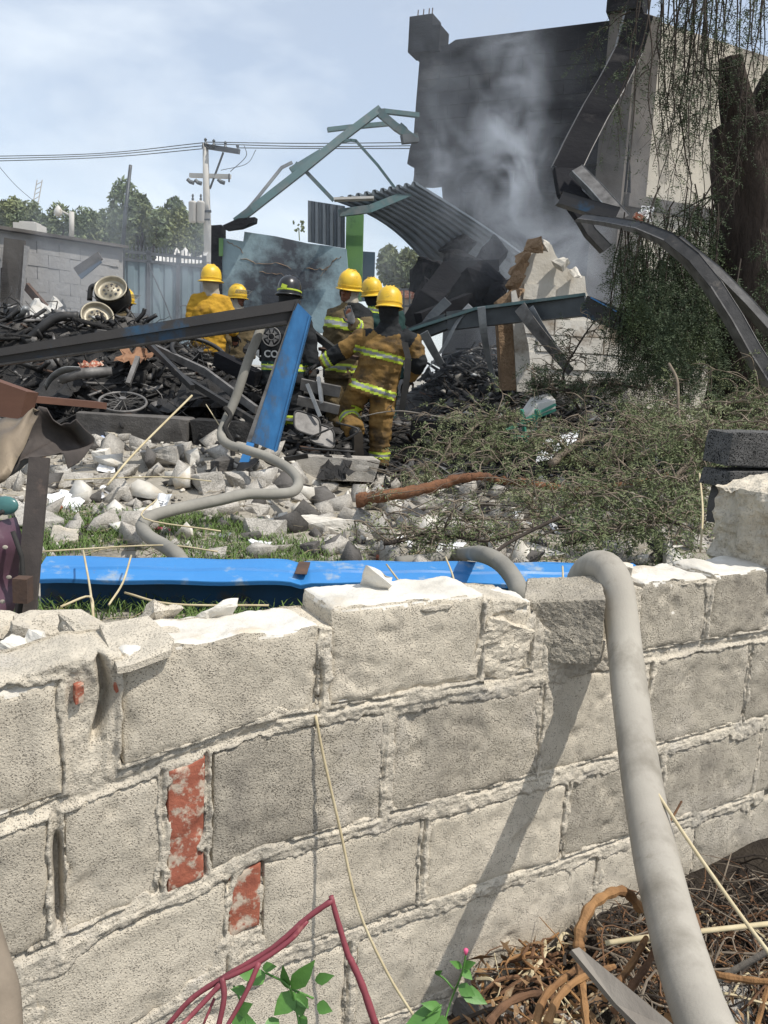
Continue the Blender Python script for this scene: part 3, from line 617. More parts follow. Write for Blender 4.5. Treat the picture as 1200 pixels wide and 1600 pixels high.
# ------------------------------------------------------------------ plants and dead wood at the foot of the wall
def leafblade(b, base, tip, wid, nrm):
    base = V(base); tip = V(tip); d = tip-base; s = d.cross(V(nrm)).normalized(); n = s.cross(d).normalized()
    L = d.length; row = []
    prof_ = [(0, .02), (.12, .55), (.35, 1), (.6, .8), (.85, .33), (1, .02)]
    g = [[base+d*t+s*(wid*w*k/2)+n*(-.12*L*t*t+abs(k)*.10*wid*w) for k in (-1, 0, 1)] for t, w in prof_]
    b.sheet(g)
def cp(x, y, dist): return CAM+ray(x, y)*dist
plant = empty('red_stem_weed', cp(340, 1640, .95), 'crimson leafless weed stalk arching across the bottom left of the wall', 'plant')
D1 = .93
b = MB()
def st(pts, r0_, r1_, dist=D1, n=8):
    c = spline([cp(x, y, (dd if dd else dist)) for x, y, dd in pts], 5); k = len(c); b.tube(c, [lerp(r0_, r1_, i/(k-1))*.82*(1+.06*math.sin(i*2.3)) for i in range(k)], n)
st([(520, 1406, 0), (478, 1436, 0), (425, 1482, 0), (350, 1527, 0), (300, 1560, 0), (262, 1602, 0)], .0042, .0038)
st([(478, 1436, 0), (440, 1470, .94), (403, 1500, .95), (353, 1527, 0)], .0034, .0032)
st([(480, 1438, .93), (452, 1470, .925), (405, 1503, .92), (365, 1523, .92), (347, 1530, .92)], .0036, .0034)
st([(347, 1527, .92), (350, 1560, .915), (340, 1610, .91)], .0045, .004)
st([(405, 1503, .92), (385, 1550, .91), (350, 1612, .90)], .004, .003)
st([(347, 1535, .92), (310, 1575, .91), (275, 1612, .9)], .004, .003)
st([(335, 1560, .93), (318, 1600, .92)], .0022, .0018)
b.build('branching_stalk', 'redstem', plant, True)
b = MB(); st([(517, 1400, 0), (528, 1440, 0), (543, 1490, 0), (549, 1502, 0), (566, 1540, 0), (588, 1605, 0)], .0036, .0055)
b.build('leaning_stalk', 'redstem', plant, True)
def vine(label, stems, leaves, dist, flower=None):
    x, y = stems[0][-1]; o = empty('climbing_weed', cp(x, y+10, dist), label, 'plant')
    b = MB()
    for s_ in stems:
        c = spline([cp(x, y, dist+.01*math.sin(x)) for x, y in s_], 5); b.tube(c, .0014, 6)
    b.build('stem', 'vine', o, True)
    for i, (x0, y0, x1, y1, w) in enumerate(leaves):
        b = MB(); leafblade(b, cp(x0, y0, dist), cp(x1, y1, dist-.012), w, -Fv*.8+Uv*.5+Rv*.3*((-1)**i)); b.build('leaf', 'vine', o, True)
    if flower:
        b = MB(); b.lathe(cp(flower[0], flower[1], dist-.01), Uv, [(.001, -.005), (.0028, -.001), (.0036, .003), (.001, .005)], 8); b.build('flower', 'pink', o, True)
vine('small green leafy weed between the crimson stalks at the wall foot', [[(415, 1520), (450, 1540), (462, 1575), (470, 1612)], [(455, 1545), (490, 1560)], [(365, 1540), (380, 1575), (388, 1612)]],
     [(455, 1545, 490, 1505, .022), (450, 1545, 440, 1512, .014), (462, 1550, 428, 1588, .026), (466, 1550, 470, 1590, .026), (465, 1556, 482, 1575, .014), (415, 1520, 385, 1538, .02), (400, 1525, 372, 1520, .016),
      (410, 1512, 430, 1510, .012), (492, 1532, 520, 1525, .014), (495, 1570, 518, 1580, .016), (370, 1580, 392, 1570, .018), (362, 1595, 398, 1600, .026), (420, 1590, 432, 1618, .02), (470, 1585, 478, 1612, .014), (385, 1548, 362, 1546, .012)], .985)
vine('green weed with a pink bud beside the hose shadow at the wall foot', [[(728, 1490), (722, 1520), (706, 1560), (690, 1612)], [(680, 1520), (695, 1530), (708, 1545)], [(665, 1590), (690, 1570)]],
     [(722, 1512, 705, 1502, .010), (724, 1510, 742, 1504, .012), (722, 1515, 738, 1530, .014), (716, 1540, 742, 1556, .018), (718, 1545, 762, 1568, .022), (690, 1578, 628, 1608, .028), (690, 1575, 660, 1568, .014), (692, 1586, 688, 1614, .02), (680, 1522, 690, 1518, .008)], 1.12, (728, 1487))
# straws and sticks leaning on the wall
def cpw(x, y, n):
    d = ray(x, y); return CAM+d*(((WA-CAM).dot(WN)+n)/d.dot(WN))
def stick(pts, r, m, label, cat='stick', name='straw', n=6):
    b = MB(); c = spline(pts, 5); b.tube(c, r, n); return tag(b.build(name, m, None, True), label, cat)
stick([Wp(*Wuz(491, 1116), .006), cpw(506, 1185, .02), cpw(530, 1290, .045), cpw(560, 1420, .085), cpw(605, 1520, .125), cpw(648, 1590, .16)], .0032, 'straw', 'long dry yellow stalk leaning on the middle of the wall from its upper joint', 'stalk', 'dry_stalk')
stick([cp(1022, 1232, 1.55), cp(1080, 1320, 1.42), cp(1150, 1420, 1.3), cp(1210, 1500, 1.22)], .0034, 'straw', 'pale dry cane leaning from the hose down to the right edge', 'stalk', 'dry_stalk')
stick([cp(946, 1474, 1.5), cp(1000, 1466, 1.5), cp(1070, 1458, 1.5), cp(1215, 1442, 1.52)], .005, 'straw', 'pale cane lying level behind the hose at the wall foot', 'stalk', 'dry_stalk')
stick([cp(1100, 1545, 1.35), cp(1140, 1520, 1.33), cp(1215, 1478, 1.3)], .005, 'greywood', 'short bleached stick at the bottom right corner', 'stick', 'dry_stick')
stick([cp(1035, 1300, 1.62), cp(1052, 1275, 1.64), cp(1065, 1252, 1.66)], .0025, 'rootdark', 'thin dark twig crossing the pale cane right of the hose', 'stick', 'dry_twig')
# arching peeled root
root = empty('arched_root', G(900, 1520, -.42), 'orange peeled root arching up in front of the wall left of the hose', 'root')
b = MB(); c = spline([cp(904, 1482, 1.30), cp(906, 1455, 1.31), cp(922, 1418, 1.34), cp(945, 1400, 1.36), cp(968, 1392, 1.38), cp(985, 1400, 1.42), cp(1000, 1420, 1.45)], 6)
b.tube(c, [.0085+.0015*math.sin(i*1.3) for i in range(len(c))], 8); b.build('stem', 'root', root, False)
rngp = random.Random(5)
b = MB()   # tangled roots pile: countless pieces
for i in range(760):
    x = rngp.uniform(740, 1260); y = rngp.uniform(1445, 1640)-(x-740)*.10*rngp.random()
    if i > 300: x = rngp.uniform(930, 1290); y = rngp.uniform(1345, 1560)+(1200-x)*.12
    u, z = 0, -.42+rngp.uniform(-.02, .05)+.03*(x > 950)
    p = G(x, max(y, 1470-(x-900)*.45), z+(.04 if i > 300 else 0))
    if wall_n(p.x, p.y) < .02: continue
    a = rngp.uniform(0, 6.28); el = rngp.uniform(-.15, .7); L = rngp.uniform(.05, .20); dd = V((math.cos(a)*math.cos(el), math.sin(a)*math.cos(el), math.sin(el)))
    k = V((rngp.uniform(-1, 1), rngp.uniform(-1, 1), rngp.uniform(.0, 1)))*L*.3; r = rngp.uniform(.0015, .0055) if i < 300 else rngp.uniform(.0008, .0028)
    b.cur = rngp.choice((0, 1, 1, 1, 2, 3)) if i < 300 else rngp.choice((1, 2, 2, 4, 4)); c = spline([p-dd*L/2, p+k, p+dd*L/2], 3)
    c = [V((q.x, q.y, q.z)) if wall_n(q.x, q.y) > .006 else q+WN*(.008-wall_n(q.x, q.y)) for q in c]
    b.tube(c, [r, r*1.1, r, r*.9, r*.8, r*.7, r*.5][:len(c)], 5)
tag(b.build('root_litter', ['root', 'rootdark', 'twigdark', 'straw', 'twig']), kind='stuff', label='tangled dead roots and stalks heaped at the wall foot', cat='dead roots')
big = [((762, 1600, 1.2), (790, 1570, 1.22), (832, 1553, 1.25), (870, 1560, 1.27)), ((855, 1600, 1.15), (872, 1560, 1.18), (905, 1530, 1.22), (960, 1510, 1.28)), ((905, 1510, 1.26), (912, 1560, 1.20), (918, 1615, 1.16)),
       ((960, 1580, 1.2), (985, 1545, 1.24), (1010, 1510, 1.3), (1030, 1470, 1.36)), ((945, 1560, 1.22), (985, 1510, 1.3), (1010, 1465, 1.38)), ((1060, 1500, 1.35), (1110, 1520, 1.3), (1160, 1530, 1.28), (1210, 1535, 1.26)),
       ((1070, 1470, 1.42), (1090, 1455, 1.44), (1088, 1430, 1.47)), ((1040, 1590, 1.2), (1090, 1600, 1.17), (1150, 1612, 1.15)), ((835, 1612, 1.14), (850, 1560, 1.2), (880, 1530, 1.26), (920, 1500, 1.32)),
       ((1100, 1500, 1.36), (1060, 1480, 1.4), (1030, 1478, 1.42))]
RL = ['leftmost thick brown root at the bottom edge by the pale stone', 'split orange root curving up to the level cane', 'upright orange root standing under the arched root', 'brown root running up to the hose from the lath', 'orange root just above the wooden lath pointing at the hose',
      'long orange root right of the hose running to the right edge', 'short hooked dark root right of the hose', 'root lying low at the bottom edge right of the hose', 'root curving from the bottom edge past the upright one', 'short root crossing just right of the hose near the level cane']
for i, pl in enumerate(big):
    b = MB(); c = spline([cp(*q) for q in pl], 5); b.tube(c, [.0068*(1+.15*math.sin(j*1.9+i))*lerp(1, .7, j/len(c)) for j in range(len(c))], 7)
    tag(b.build('dead_root', 'root' if i % 3 else 'rootdark', None, False), RL[i], 'root', 'thick roots heaped at the wall foot')
b = MB(); q0 = cp(893, 1484, 1.13); q1 = cp(960, 1548, 1.07); q2 = cp(1055, 1625, .99)
b.prism([q0, cp(905, 1480, 1.135), cp(985, 1550, 1.08), cp(1075, 1620, 1.0), cp(1035, 1640, .97), cp(962, 1568, 1.06)], Fv*.012+V((0, 0, -.012)))
tag(b.build('wood_lath', 'greywood'), 'weathered grey wooden lath lying aslant left of the hose bottom', 'plank')
V_ = []; n_l = 420
for i in range(n_l):
    x = rngp.uniform(730, 1260); y = rngp.uniform(1470, 1640)-(x-740)*.14*rngp.random(); p = G(x, y, -.36+rngp.uniform(-.05, .03))
    if wall_n(p.x, p.y) < .02: p = p+WN*(.03-wall_n(p.x, p.y))
    e = Euler((rngp.uniform(-1, 1), rngp.uniform(-1, 1), rngp.uniform(0, 6.28))).to_matrix(); L_ = rngp.uniform(.008, .024)*(1.8 if i % 9 == 0 else 1); w_ = L_*rngp.uniform(.15, .4)
    for q in ((-L_, 0, 0), (0, -w_, L_*.12), (L_, 0, -L_*.1), (0, w_, L_*.15)): V_.append(tuple(p+e @ V(q)))
o = link('dry_leaf_litter', arr_mesh('dry_leaf_litter', np.array(V_), np.arange(n_l*4).reshape(-1, 4)), 'dryleaf'); o['kind'] = 'stuff'
for i, (x, y, s, lab) in enumerate(((878, 1595, .05, 'white stone between the roots by the lath'), (740, 1575, .06, 'dark grey stone at the foot of the wall by the pink bud'), (1135, 1555, .13, 'large grey stone at the bottom right corner'),
                               (1180, 1470, .05, 'small grey stone under the level cane'), (800, 1580, .045, 'pale stone left of the root heap'))):
    p = G(x, y, -.42+s*.3); tag(rough_chunk('stone', p, (s*1.3, s, s*.7), (10*i, 5, 40*i), 'chunk' if i != 1 else 'chunk_dark', 90+i, None, 2, .04), lab, 'stone')
# brown post at the bottom left corner
b = MB(); c = spline([cp(-30, 1440, .80), cp(-14, 1500, .78), cp(0, 1560, .76), cp(2, 1660, .74)], 6); b.tube(c, [.016+.004*i/len(c) for i in range(len(c))], 12)
tag(b.build('tree_stem', 'twig', None, True), 'blurred brown stem rising at the bottom left corner of the picture', 'stem')
# ------------------------------------------------------------------ background
def blocks_on(parent, o, du, dz, nrm, w, h, bw, bh, m, mask=None, th=.04, gap=.012, seed=1, name='concrete_block', stag=True):
    """courses of single blocks on a wall face; every block an object sharing two meshes"""
    rng = random.Random(seed); du = V(du).normalized(); dz = V(dz).normalized(); nrm = V(nrm).normalized(); R3 = Matrix((du, dz, nrm)).transposed().to_4x4()
    base = []
    for k in range(3):
        b = MB(); b.box((0, 0, 0), (bw-gap, bh-gap, th)); 
        me = bpy.data.meshes.new(name); vs = [(x+rng.uniform(-.005, .005), y+rng.uniform(-.004, .004), z+(rng.uniform(-.006, .006) if z > 0 else 0)) for x, y, z in b.v]
        me.from_pydata(vs, [], b.f); me.materials.append(M[m]); base.append(me)
    n = 0; pl = wloc(parent)
    for r in range(int(h/bh)):
        off = bw/2 if (stag and r % 2) else 0
        c = -1
        while True:
            c += 1; x = c*bw+bw/2-off
            if x-bw/2 > w-.05 or n > 295: break
            if x < bw*.2: continue
            y = r*bh+bh/2
            if x+bw/2 > w+.02: continue
            p = V(o)+du*x+dz*y
            if mask and not mask(x/w, y/h, p): continue
            ob = bpy.data.objects.new(name, rng.choice(base)); COL.objects.link(ob); ob.parent = parent
            ob.matrix_local = Matrix.Translation(p+nrm*rng.uniform(-.006, .008)-pl) @ R3; n += 1
    return n
def poly_wall(name, pts, th, m, parent=None):
    b = MB(); b.prism(pts, th); return b.build(name, m, parent)

# grey wall on the left
qa = P(-60, 351, 12.6); qb = P(192, 389, 15.2); zt = 0
lw = empty('painted_block_wall', V(((qa.x+qb.x)/2, (qa.y+qb.y)/2, .1)), 'long smoke stained grey painted block wall at the far left beyond the debris', 'wall')
dx = (qb-qa); dxy = V((dx.x, dx.y, 0)); nL = V((dx.y, -dx.x, 0)).normalized()
b = MB(); b.prism([V((qa.x, qa.y, .05)), V((qb.x, qb.y, .05)), qb, qa], -nL*.18); b.build('core', 'greypaint', lw)
L = dxy.length; zt0, zt1 = qa.z, qb.z
blocks_on(lw, V((qa.x, qa.y, .15))+nL*.005, dxy, (0, 0, 1), nL, L, max(zt0, zt1)-.15, .42, .205, 'greypaint', lambda u, v, p: p.z+.1 < lerp(zt0, zt1, u), .03, .006)
b = MB(); b.bar(qa+V((0, 0, .03))+nL*.02, qb+V((0, 0, .03))+nL*.02, .26, .05); b.build('coping', 'beamcon', lw)
for i, (x, y, w, h, m, r) in enumerate(((20, 425, .32, 1.0, 'beamcon', .1), (10, 455, .12, .9, 'greypaint', -.05), (8, 480, .1, 1.2, 'beamcon', .02), (35, 440, .08, 1.1, 'greypaint', .15), (138, 412, .5, .14, 'beamcon', -.6), (141, 420, .45, .08, 'slate', -.7))):
    p = P(x, y, 13.0 if x < 100 else 13.9); b = MB(); b.box(p, (w, .05, h), Matrix.Rotation(r, 3, 'Y')); b.build('loose_board', m, lw)
# gate
ga = P(192, 500, 15.4); gb = P(318, 500, 15.9)
ga.z = gb.z = .1; gd = (gb-ga).normalized(); gn = V((gd.y, -gd.x, 0)); GL = (gb-ga).length; gh = P(250, 412, 15.6).z-.1
gate = empty('sheet_metal_gate', (ga+gb)/2, 'tall blue grey ribbed metal double gate with spikes behind the yellow jacket firefighter', 'gate')
def gp(u, z, n=0): return ga+gd*u+gn*n+V((0, 0, z))
for u0_, u1_, z0, z1 in ((.02, GL*.30, .05, gh*.62), (.02, GL*.30, gh*.65, gh), (GL*.32, GL*.66, .05, gh), (GL*.68, GL-.02, .05, gh)):
    n = int((u1_-u0_)/.035); rows = []
    for z in (z0, z1): rows.append([gp(lerp(u0_, u1_, k/n), z, (.02 if (k//2) % 3 else -.012)) for k in range(n+1)])
    b = MB(); b.sheet(rows, -gn*.004); b.build('ribbed_panel', 'gate', gate)
for u in (0, GL*.31, GL*.67, GL): b = MB(); b.bar(gp(u, 0, .02), gp(u, gh+.22, .02), .07, .07, gn); b.build('gate_post', 'gateframe', gate)
for z in (gh+.02, gh+.16, .05): b = MB(); b.bar(gp(0, z, .03), gp(GL, z, .03), .05, .05); b.build('rail', 'gateframe', gate)
b = MB(); b.bar(gp(0, gh*.635, .03), gp(GL*.31, gh*.635, .03), .05, .06); b.build('rail', 'gateframe', gate)
for k in range(22):
    u = GL*(k+.5)/22; b = MB(); b.tube([gp(u, gh, .03), gp(u, gh+.26, .03), gp(u, gh+.30, .03)], [.012, .012, .002], 5); b.build('spike', 'gateframe', gate)
b = MB(); c = spline([gp(GL*.31, gh*.98, .08), gp(GL*.5, gh*.75, .1), gp(GL*.62, gh*.6, .1), gp(GL*.7, gh*.72, .1), gp(GL*1.0, gh*.70, .1)], 5); b.tube(c, .012, 5); tag(b.build('power_cable', 'wire'), 'slack black cable drooping across the front of the sheet gate', 'cable')
# pale roof wreck beyond the gate
def crumple(name, x0, y0, x1, y1, Y, m, seed, label, cat, amp=.12, parent=None, group=None, dz=0.4):
    A_, B_ = P(x0, y1, Y), P(x1, y1, Y); rng = random.Random(seed); rows = []
    h = (P(x0, y0, Y)-A_).z
    for i in range(7):
        rows.append([A_+(B_-A_)*(j/8)+V((0, dz*i/6, h*i/6*(.75+.25*math.sin(j*1.3+seed))))+V((rng.uniform(-1, 1), rng.uniform(-1, 1), rng.uniform(-1, 1)))*amp*.5*max(.2, h) for j in range(9)])
    b = MB(); b.sheet(rows, (0, .01, .004)); o = b.build(name, m, parent); return tag(o, label, cat, group)
crumple('roof_sheet', 240, 388, 318, 412, 20, 'whitesheet', 3, 'white torn roof sheeting heaped beyond the gate top', 'roof sheet')
crumple('roof_sheet', 268, 382, 292, 408, 19, 'whitesheet', 8, 'narrow white sheet sticking up above the gate', 'roof sheet')
# far things
def bar_thing(name, pts, w, h, m, label, cat, group=None, up=(0, 0, 1), chan=False):
    b = MB()
    o = None
    pts = [V(p) for p in pts]
    b.v = []
    for a_, b_ in zip(pts[:-1], pts[1:]): b.bar(a_, b_+(b_-a_).normalized()*min(w, h)*.3, w, h, up)
    return tag(b.build(name, m), label, cat, group)
b = MB(); b.tube([P(192, 384, 17), P(196, 330, 17.1), P(204, 258, 17.2)], [.045, .04, .035], 8); tag(b.build('thin_pole', 'steelgrey', None, True), 'thin dark leaning pole behind the grey wall in front of the trees', 'pole')
tw = empty('lattice_mast', P(55, 345, 60), 'faint slim lattice mast leaning above the trees at the far left', 'antenna')
for dx_ in (-4, 4):
    b = MB(); b.tube([P(50+dx_, 350, 60), P(62+dx_, 281, 60)], .035, 4); b.build('upright', 'polecon', tw)
for k in range(9):
    t = k/9; b = MB(); b.tube([P(46+12*t, 350-69*t, 60), P(55+12*t, 345-69*t, 60)], .025, 4); b.build('rung', 'polecon', tw)
sl_ = empty('street_lamp', P(112, 372, 38), 'small pale street lamp on a short pole in front of the far trees', 'street lamp')
b = MB(); b.tube([P(112, 372, 38), P(112, 331, 38)], .12, 8); b.build('pole', 'polecon', sl_, True)
b = MB(); b.tube([P(112, 338, 38), P(105, 334, 38), P(93, 328, 38)], .05, 6); b.build('arm', 'polecon', sl_)
b = MB(); b.lathe(P(91, 330, 38), (0, 0, 1), [(.04, .25), (.16, .08), (.2, -.1), (.12, -.2), (.02, -.24)], 12); b.build('lamp_head', 'whitesheet', sl_, True)
b = MB(); b.box(P(47, 362, 25), (.7, .7, .4)); b.box(P(48, 359, 25), (.45, .5, .4)); tag(b.build('roof_tank', 'polecon'), 'small white boxy tank above the grey wall at the far left', 'tank')
# utility pole
up_ = empty('utility_pole', P(324, 412, 30), 'tall concrete power pole with two crossarms and a transformer', 'utility pole')
b = MB(); b.tube([P(326, 412, 30), P(323, 320, 30), P(321, 224, 30)], [.15, .125, .10], 12); b.build('pole', 'polecon', up_, True)
b = MB(); b.bar(P(317, 228, 30), P(374, 237, 29.6), .12, .16); b.build('crossarm', 'gateframe', up_)
b = MB(); b.bar(P(297, 274, 30.3), P(360, 276, 29.7), .12, .14); b.build('crossarm', 'polecon', up_)
b = MB(); b.bar(P(349, 238, 29.7), P(328, 295, 30), .05, .05); b.build('brace', 'gateframe', up_)
for x, y in ((321, 222), (334, 224), (352, 227), (371, 232)): b = MB(); b.lathe(P(x, y+3, 29.8), (0, 0, 1), [(.03, -.1), (.07, 0), (.03, .08), (.06, .15), (.02, .2)], 8); b.build('insulator', 'steelgrey', up_)
for x, y in ((297, 284), (309, 285), (345, 284)): 
    b = MB(); b.tube([P(x-4, y-4, 29.6), P(x, y, 29.6), P(x+6, y+2, 29.6)], .075, 6); b.build('fuse_cutout', 'steelgrey', up_)
b = MB(); b.torus(P(358, 278, 29.6), .12, .03, (1, .2, 0), 12, 5); b.build('cable_loop', 'gateframe', up_)
for x0, x1 in ((295, 307), (308, 319)):
    c = P((x0+x1)/2, 331, 29.6); b = MB(); b.lathe(c, (0, 0, 1), [(.10, -.36), (.13, -.32), (.14, .28), (.15, .3), (.10, .36)], 14, sy=1.1); b.build('transformer_can', 'polecon', up_, True)
    b = MB(); b.lathe(c+V((0, 0, .36)), (0, 0, 1), [(.03, 0), (.05, .08), (.025, .12), (.045, .18), (.02, .24)], 8); b.build('bushing', 'gateframe', up_)
b = MB(); b.bar(P(296, 332, 29.9), P(330, 330, 29.9), .08, .08); b.bar(P(296, 345, 29.9), P(328, 343, 29.9), .06, .06); b.build('bracket', 'steelgrey', up_)
b = MB(); b.box(P(325, 402, 29.8), (.36, .2, .34)); b.build('meter_box', 'whitesheet', up_)
for i, (pp, lab) in enumerate((([(-60, 245, 34), (150, 240, 32), (318, 223, 30)], 'topmost power line left of the pole'), ([(-60, 249, 34), (150, 243, 32), (335, 226, 30)], 'second power line left of the pole'),
        ([(-60, 253, 34), (160, 246, 32), (352, 229, 30)], 'lowest power line left of the pole'), ([(321, 222, 30), (480, 224, 29), (700, 222, 27)], 'topmost power line right of the pole'),
        ([(335, 225, 30), (490, 229, 29), (700, 227, 27)], 'second power line right of the pole'), ([(371, 231, 30), (490, 232, 29), (700, 232, 27)], 'lowest power line right of the pole'),
        ([(382, 228, 29), (384, 245, 29.4), (360, 268, 29.7)], 'thin jumper cable hanging from the upper line beside the pole'), ([(400, 234, 29), (385, 256, 29.4), (345, 266, 29.7)], 'second thin jumper cable curving to the lower crossarm'),
        ([(-10, 250, 30), (25, 290, 32), (60, 320, 36)], 'faint cable slanting down at the far left'))):
    b = MB(); b.tube(spline([P(*q) for q in pp], 8), .016 if i < 6 else .012, 4); tag(b.build('power_line', 'wire'), lab, 'power line', 'overhead power lines')
# far trees: crowns of small leaf cards in clumps, trunk and limbs
def leaf_cloud(blobs, n, size, rng, flat=.6):
    """numpy: leaf quads scattered in ellipsoid shells. blobs (cx,cy,cz,rx,ry,rz)"""
    bl = np.array(blobs); wts = bl[:, 3]*bl[:, 5]; wts = wts/wts.sum(); k = rng.choice(len(bl), n, p=wts)
    d = rng.normal(size=(n, 3)); d /= np.linalg.norm(d, axis=1)[:, None]; r = rng.uniform(.45, 1.08, n)**.6
    c = bl[k, :3]+d*bl[k, 3:]*r[:, None]
    a = rng.normal(size=(n, 3)); a /= np.linalg.norm(a, axis=1)[:, None]; t = rng.normal(size=(n, 3)); b_ = np.cross(a, t); b_ /= np.linalg.norm(b_, axis=1)[:, None]
    s = size*rng.uniform(.5, 1.3, n)[:, None]
    v = np.stack([c-a*s, c+b_*s*.4, c+a*s, c-b_*s*.4], 1).reshape(-1, 3); q = np.arange(n*4).reshape(n, 4); return v, q
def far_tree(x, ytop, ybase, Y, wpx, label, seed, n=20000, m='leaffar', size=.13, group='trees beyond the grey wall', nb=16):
    rng = np.random.default_rng(seed); rr = random.Random(seed); base = P(x, ybase, Y); top = P(x, ytop, Y); base.z = min(base.z, .12); H = top.z; Wd = wpx/FPX*Y
    t = empty('broadleaf_tree', V((base.x, Y, .1)), label, 'tree', group)
    blobs = []
    for i in range(nb):
        a = rr.uniform(0, 6.28); q = rr.random(); zz = lerp(.42, .9, rr.random()); sp = math.sin(math.pi*min(1, (1.05-zz)*1.2))*.5+.25
        blobs.append((base.x+math.cos(a)*Wd*.5*q*sp*1.3, Y+math.sin(a)*Wd*.4*q, H*zz, Wd*rr.uniform(.12, .24), Wd*.18, H*rr.uniform(.08, .15)))
    blobs.append((base.x, Y, H*.9, Wd*.14, Wd*.14, H*.08))
    b = MB(); b.tube([V((base.x, Y, .05)), V((base.x+.1, Y, H*.3)), V((base.x, Y, H*.6)), V((base.x+.2, Y, H*.85))], [.28, .22, .14, .04], 8); b.build('trunk', 'bark', t, True)
    for bl in blobs[:7]:
        b = MB(); b.tube([V((base.x, Y, H*.35)), V(((base.x+bl[0])/2, (Y+bl[1])/2, (H*.35+bl[2])/2+.2)), V(bl[:3])], [.11, .07, .03], 6); b.build('limb', 'bark', t, True)
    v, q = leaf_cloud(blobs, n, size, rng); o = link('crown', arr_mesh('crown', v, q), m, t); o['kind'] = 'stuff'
far_tree(25, 302, 420, 42, 120, 'dense green tree at the far left edge above the grey wall', 1)
far_tree(95, 312, 420, 44, 130, 'broad green tree behind the small street lamp', 2)
far_tree(165, 322, 420, 45, 110, 'low round tree just left of the leaning thin pole', 3)
far_tree(218, 296, 420, 40, 105, 'tallest grey green tree just right of the leaning thin pole', 4)
far_tree(278, 316, 420, 41, 100, 'grey green tree just left of the utility pole', 5)
far_tree(315, 350, 430, 46, 60, 'small faint tree behind the transformer pole', 6, 9000)
far_tree(632, 382, 470, 26, 95, 'dark green tree under the collapsed metal roof', 7, 12000, 'leaffar', .09, None, 14)
far_tree(60, 330, 420, 48, 130, 'low broad tree between the far left tree and the lamp', 9)
far_tree(130, 332, 420, 50, 120, 'faint low tree between the lamp and the thin pole', 10)
far_tree(250, 328, 420, 48, 120, 'faint tree filling the gap left of the utility pole', 11)
far_tree(190, 334, 420, 50, 110, 'faint low tree behind the thin pole', 12)
far_tree(-40, 310, 420, 46, 110, 'hazy tree cut by the left edge of the picture', 8, 9000)

# ------------------------------------------------------------------ ruined blue wall with its column
bw = empty('ruined_blue_wall', P(440, 500, 11.5), 'cracked pale blue plastered wall blackened by smoke behind the firefighters', 'wall')
ol = [(346, 520), (346, 372), (362, 374), (380, 377), (382, 362), (430, 369), (480, 380), (520, 385), (541, 389), (544, 430), (548, 470), (546, 520)]
b = MB(); b.prism([P(x, y, 11.5) for x, y in ol], (0, .16, 0)); b.build('plaster_face', 'bluewall', bw)
b = MB(); b.prism([P(x, y, 11.46) for x, y in ((329, 520), (330, 352), (346, 351), (347, 520))], (0, .3, 0)); b.build('column', 'soot', bw)
b = MB(); b.prism([P(x, y, 11.44) for x, y in ((342, 400), (342, 372), (349, 372), (348, 400))], (0, .02, 0)); b.build('green_paint', 'green', bw)
rr = random.Random(4)
for pth in (((375, 403), (400, 412), (425, 411), (455, 420)), ((478, 418), (500, 420), (515, 415), (522, 405), (533, 402)), ((405, 425), (430, 427), (452, 432)), ((514, 415), (508, 424), (500, 432)), ((355, 378), (372, 388), (380, 395))):
    b = MB(); c = spline([P(x, y+rr.uniform(-1, 1), 11.495) for x, y in pth], 5); c = [q+V((0, 0, rr.uniform(-.02, .02))) for q in c]; b.tube(c, [.0045*rr.uniform(.4, 1.4) for _ in c], 5); b.build('crack', 'tan', bw)
bw_top = [(345, 350, 398, 340)]
b = MB(); b.prism([P(x, y, 11.3) for x, y in ((348, 352), (372, 341), (398, 339), (397, 347), (375, 356), (352, 359))], (0, .25, .02)); tag(b.build('concrete_fragment', 'soot'), 'dark broken slab piece resting on the column of the blue wall', 'rubble')
b = MB(); n = 30; rows = [[P(lerp(481, 539, k/n), lerp(313, 322, k/n) if r else lerp(378, 388, k/n), 11.9+(.05 if (k//3) % 2 else 0)) for k in range(n+1)] for r in (0, 1)]
b.sheet(rows, (0, .01, 0)); tag(b.build('corrugated_panel', 'corr'), 'upright black corrugated panel standing behind the blue wall', 'panel')
b = MB(); b.bar(P(552, 470, 12.4), P(555, 334, 12.4), .25, .25, (0, 1, 0)); tag(b.build('green_column', 'green'), 'bright green square column between the black panel and the blue grey one', 'column')
b = MB(); b.prism([P(x, y, 12.6) for x, y in ((541, 391), (586, 394), (584, 470), (541, 470))], (0, .12, 0)); tag(b.build('slate_panel', 'slate'), 'blue grey wall panel behind the green column', 'panel')
b = MB(); 
for i in range(26):
    x, y = rr.uniform(458, 475), rr.uniform(346, 362); c = P(x, y, 11.6); b.box(c, (.022, .006, .035), Euler((rr.uniform(-1, 1), rr.uniform(-1, 1), 0)).to_matrix())
b.tube([P(468, 376, 11.6), P(467, 358, 11.6)], .008, 5); tag(b.build('wall_weed', 'leaffar'), 'small weed growing on top of the blue wall', 'plant', kind='stuff')
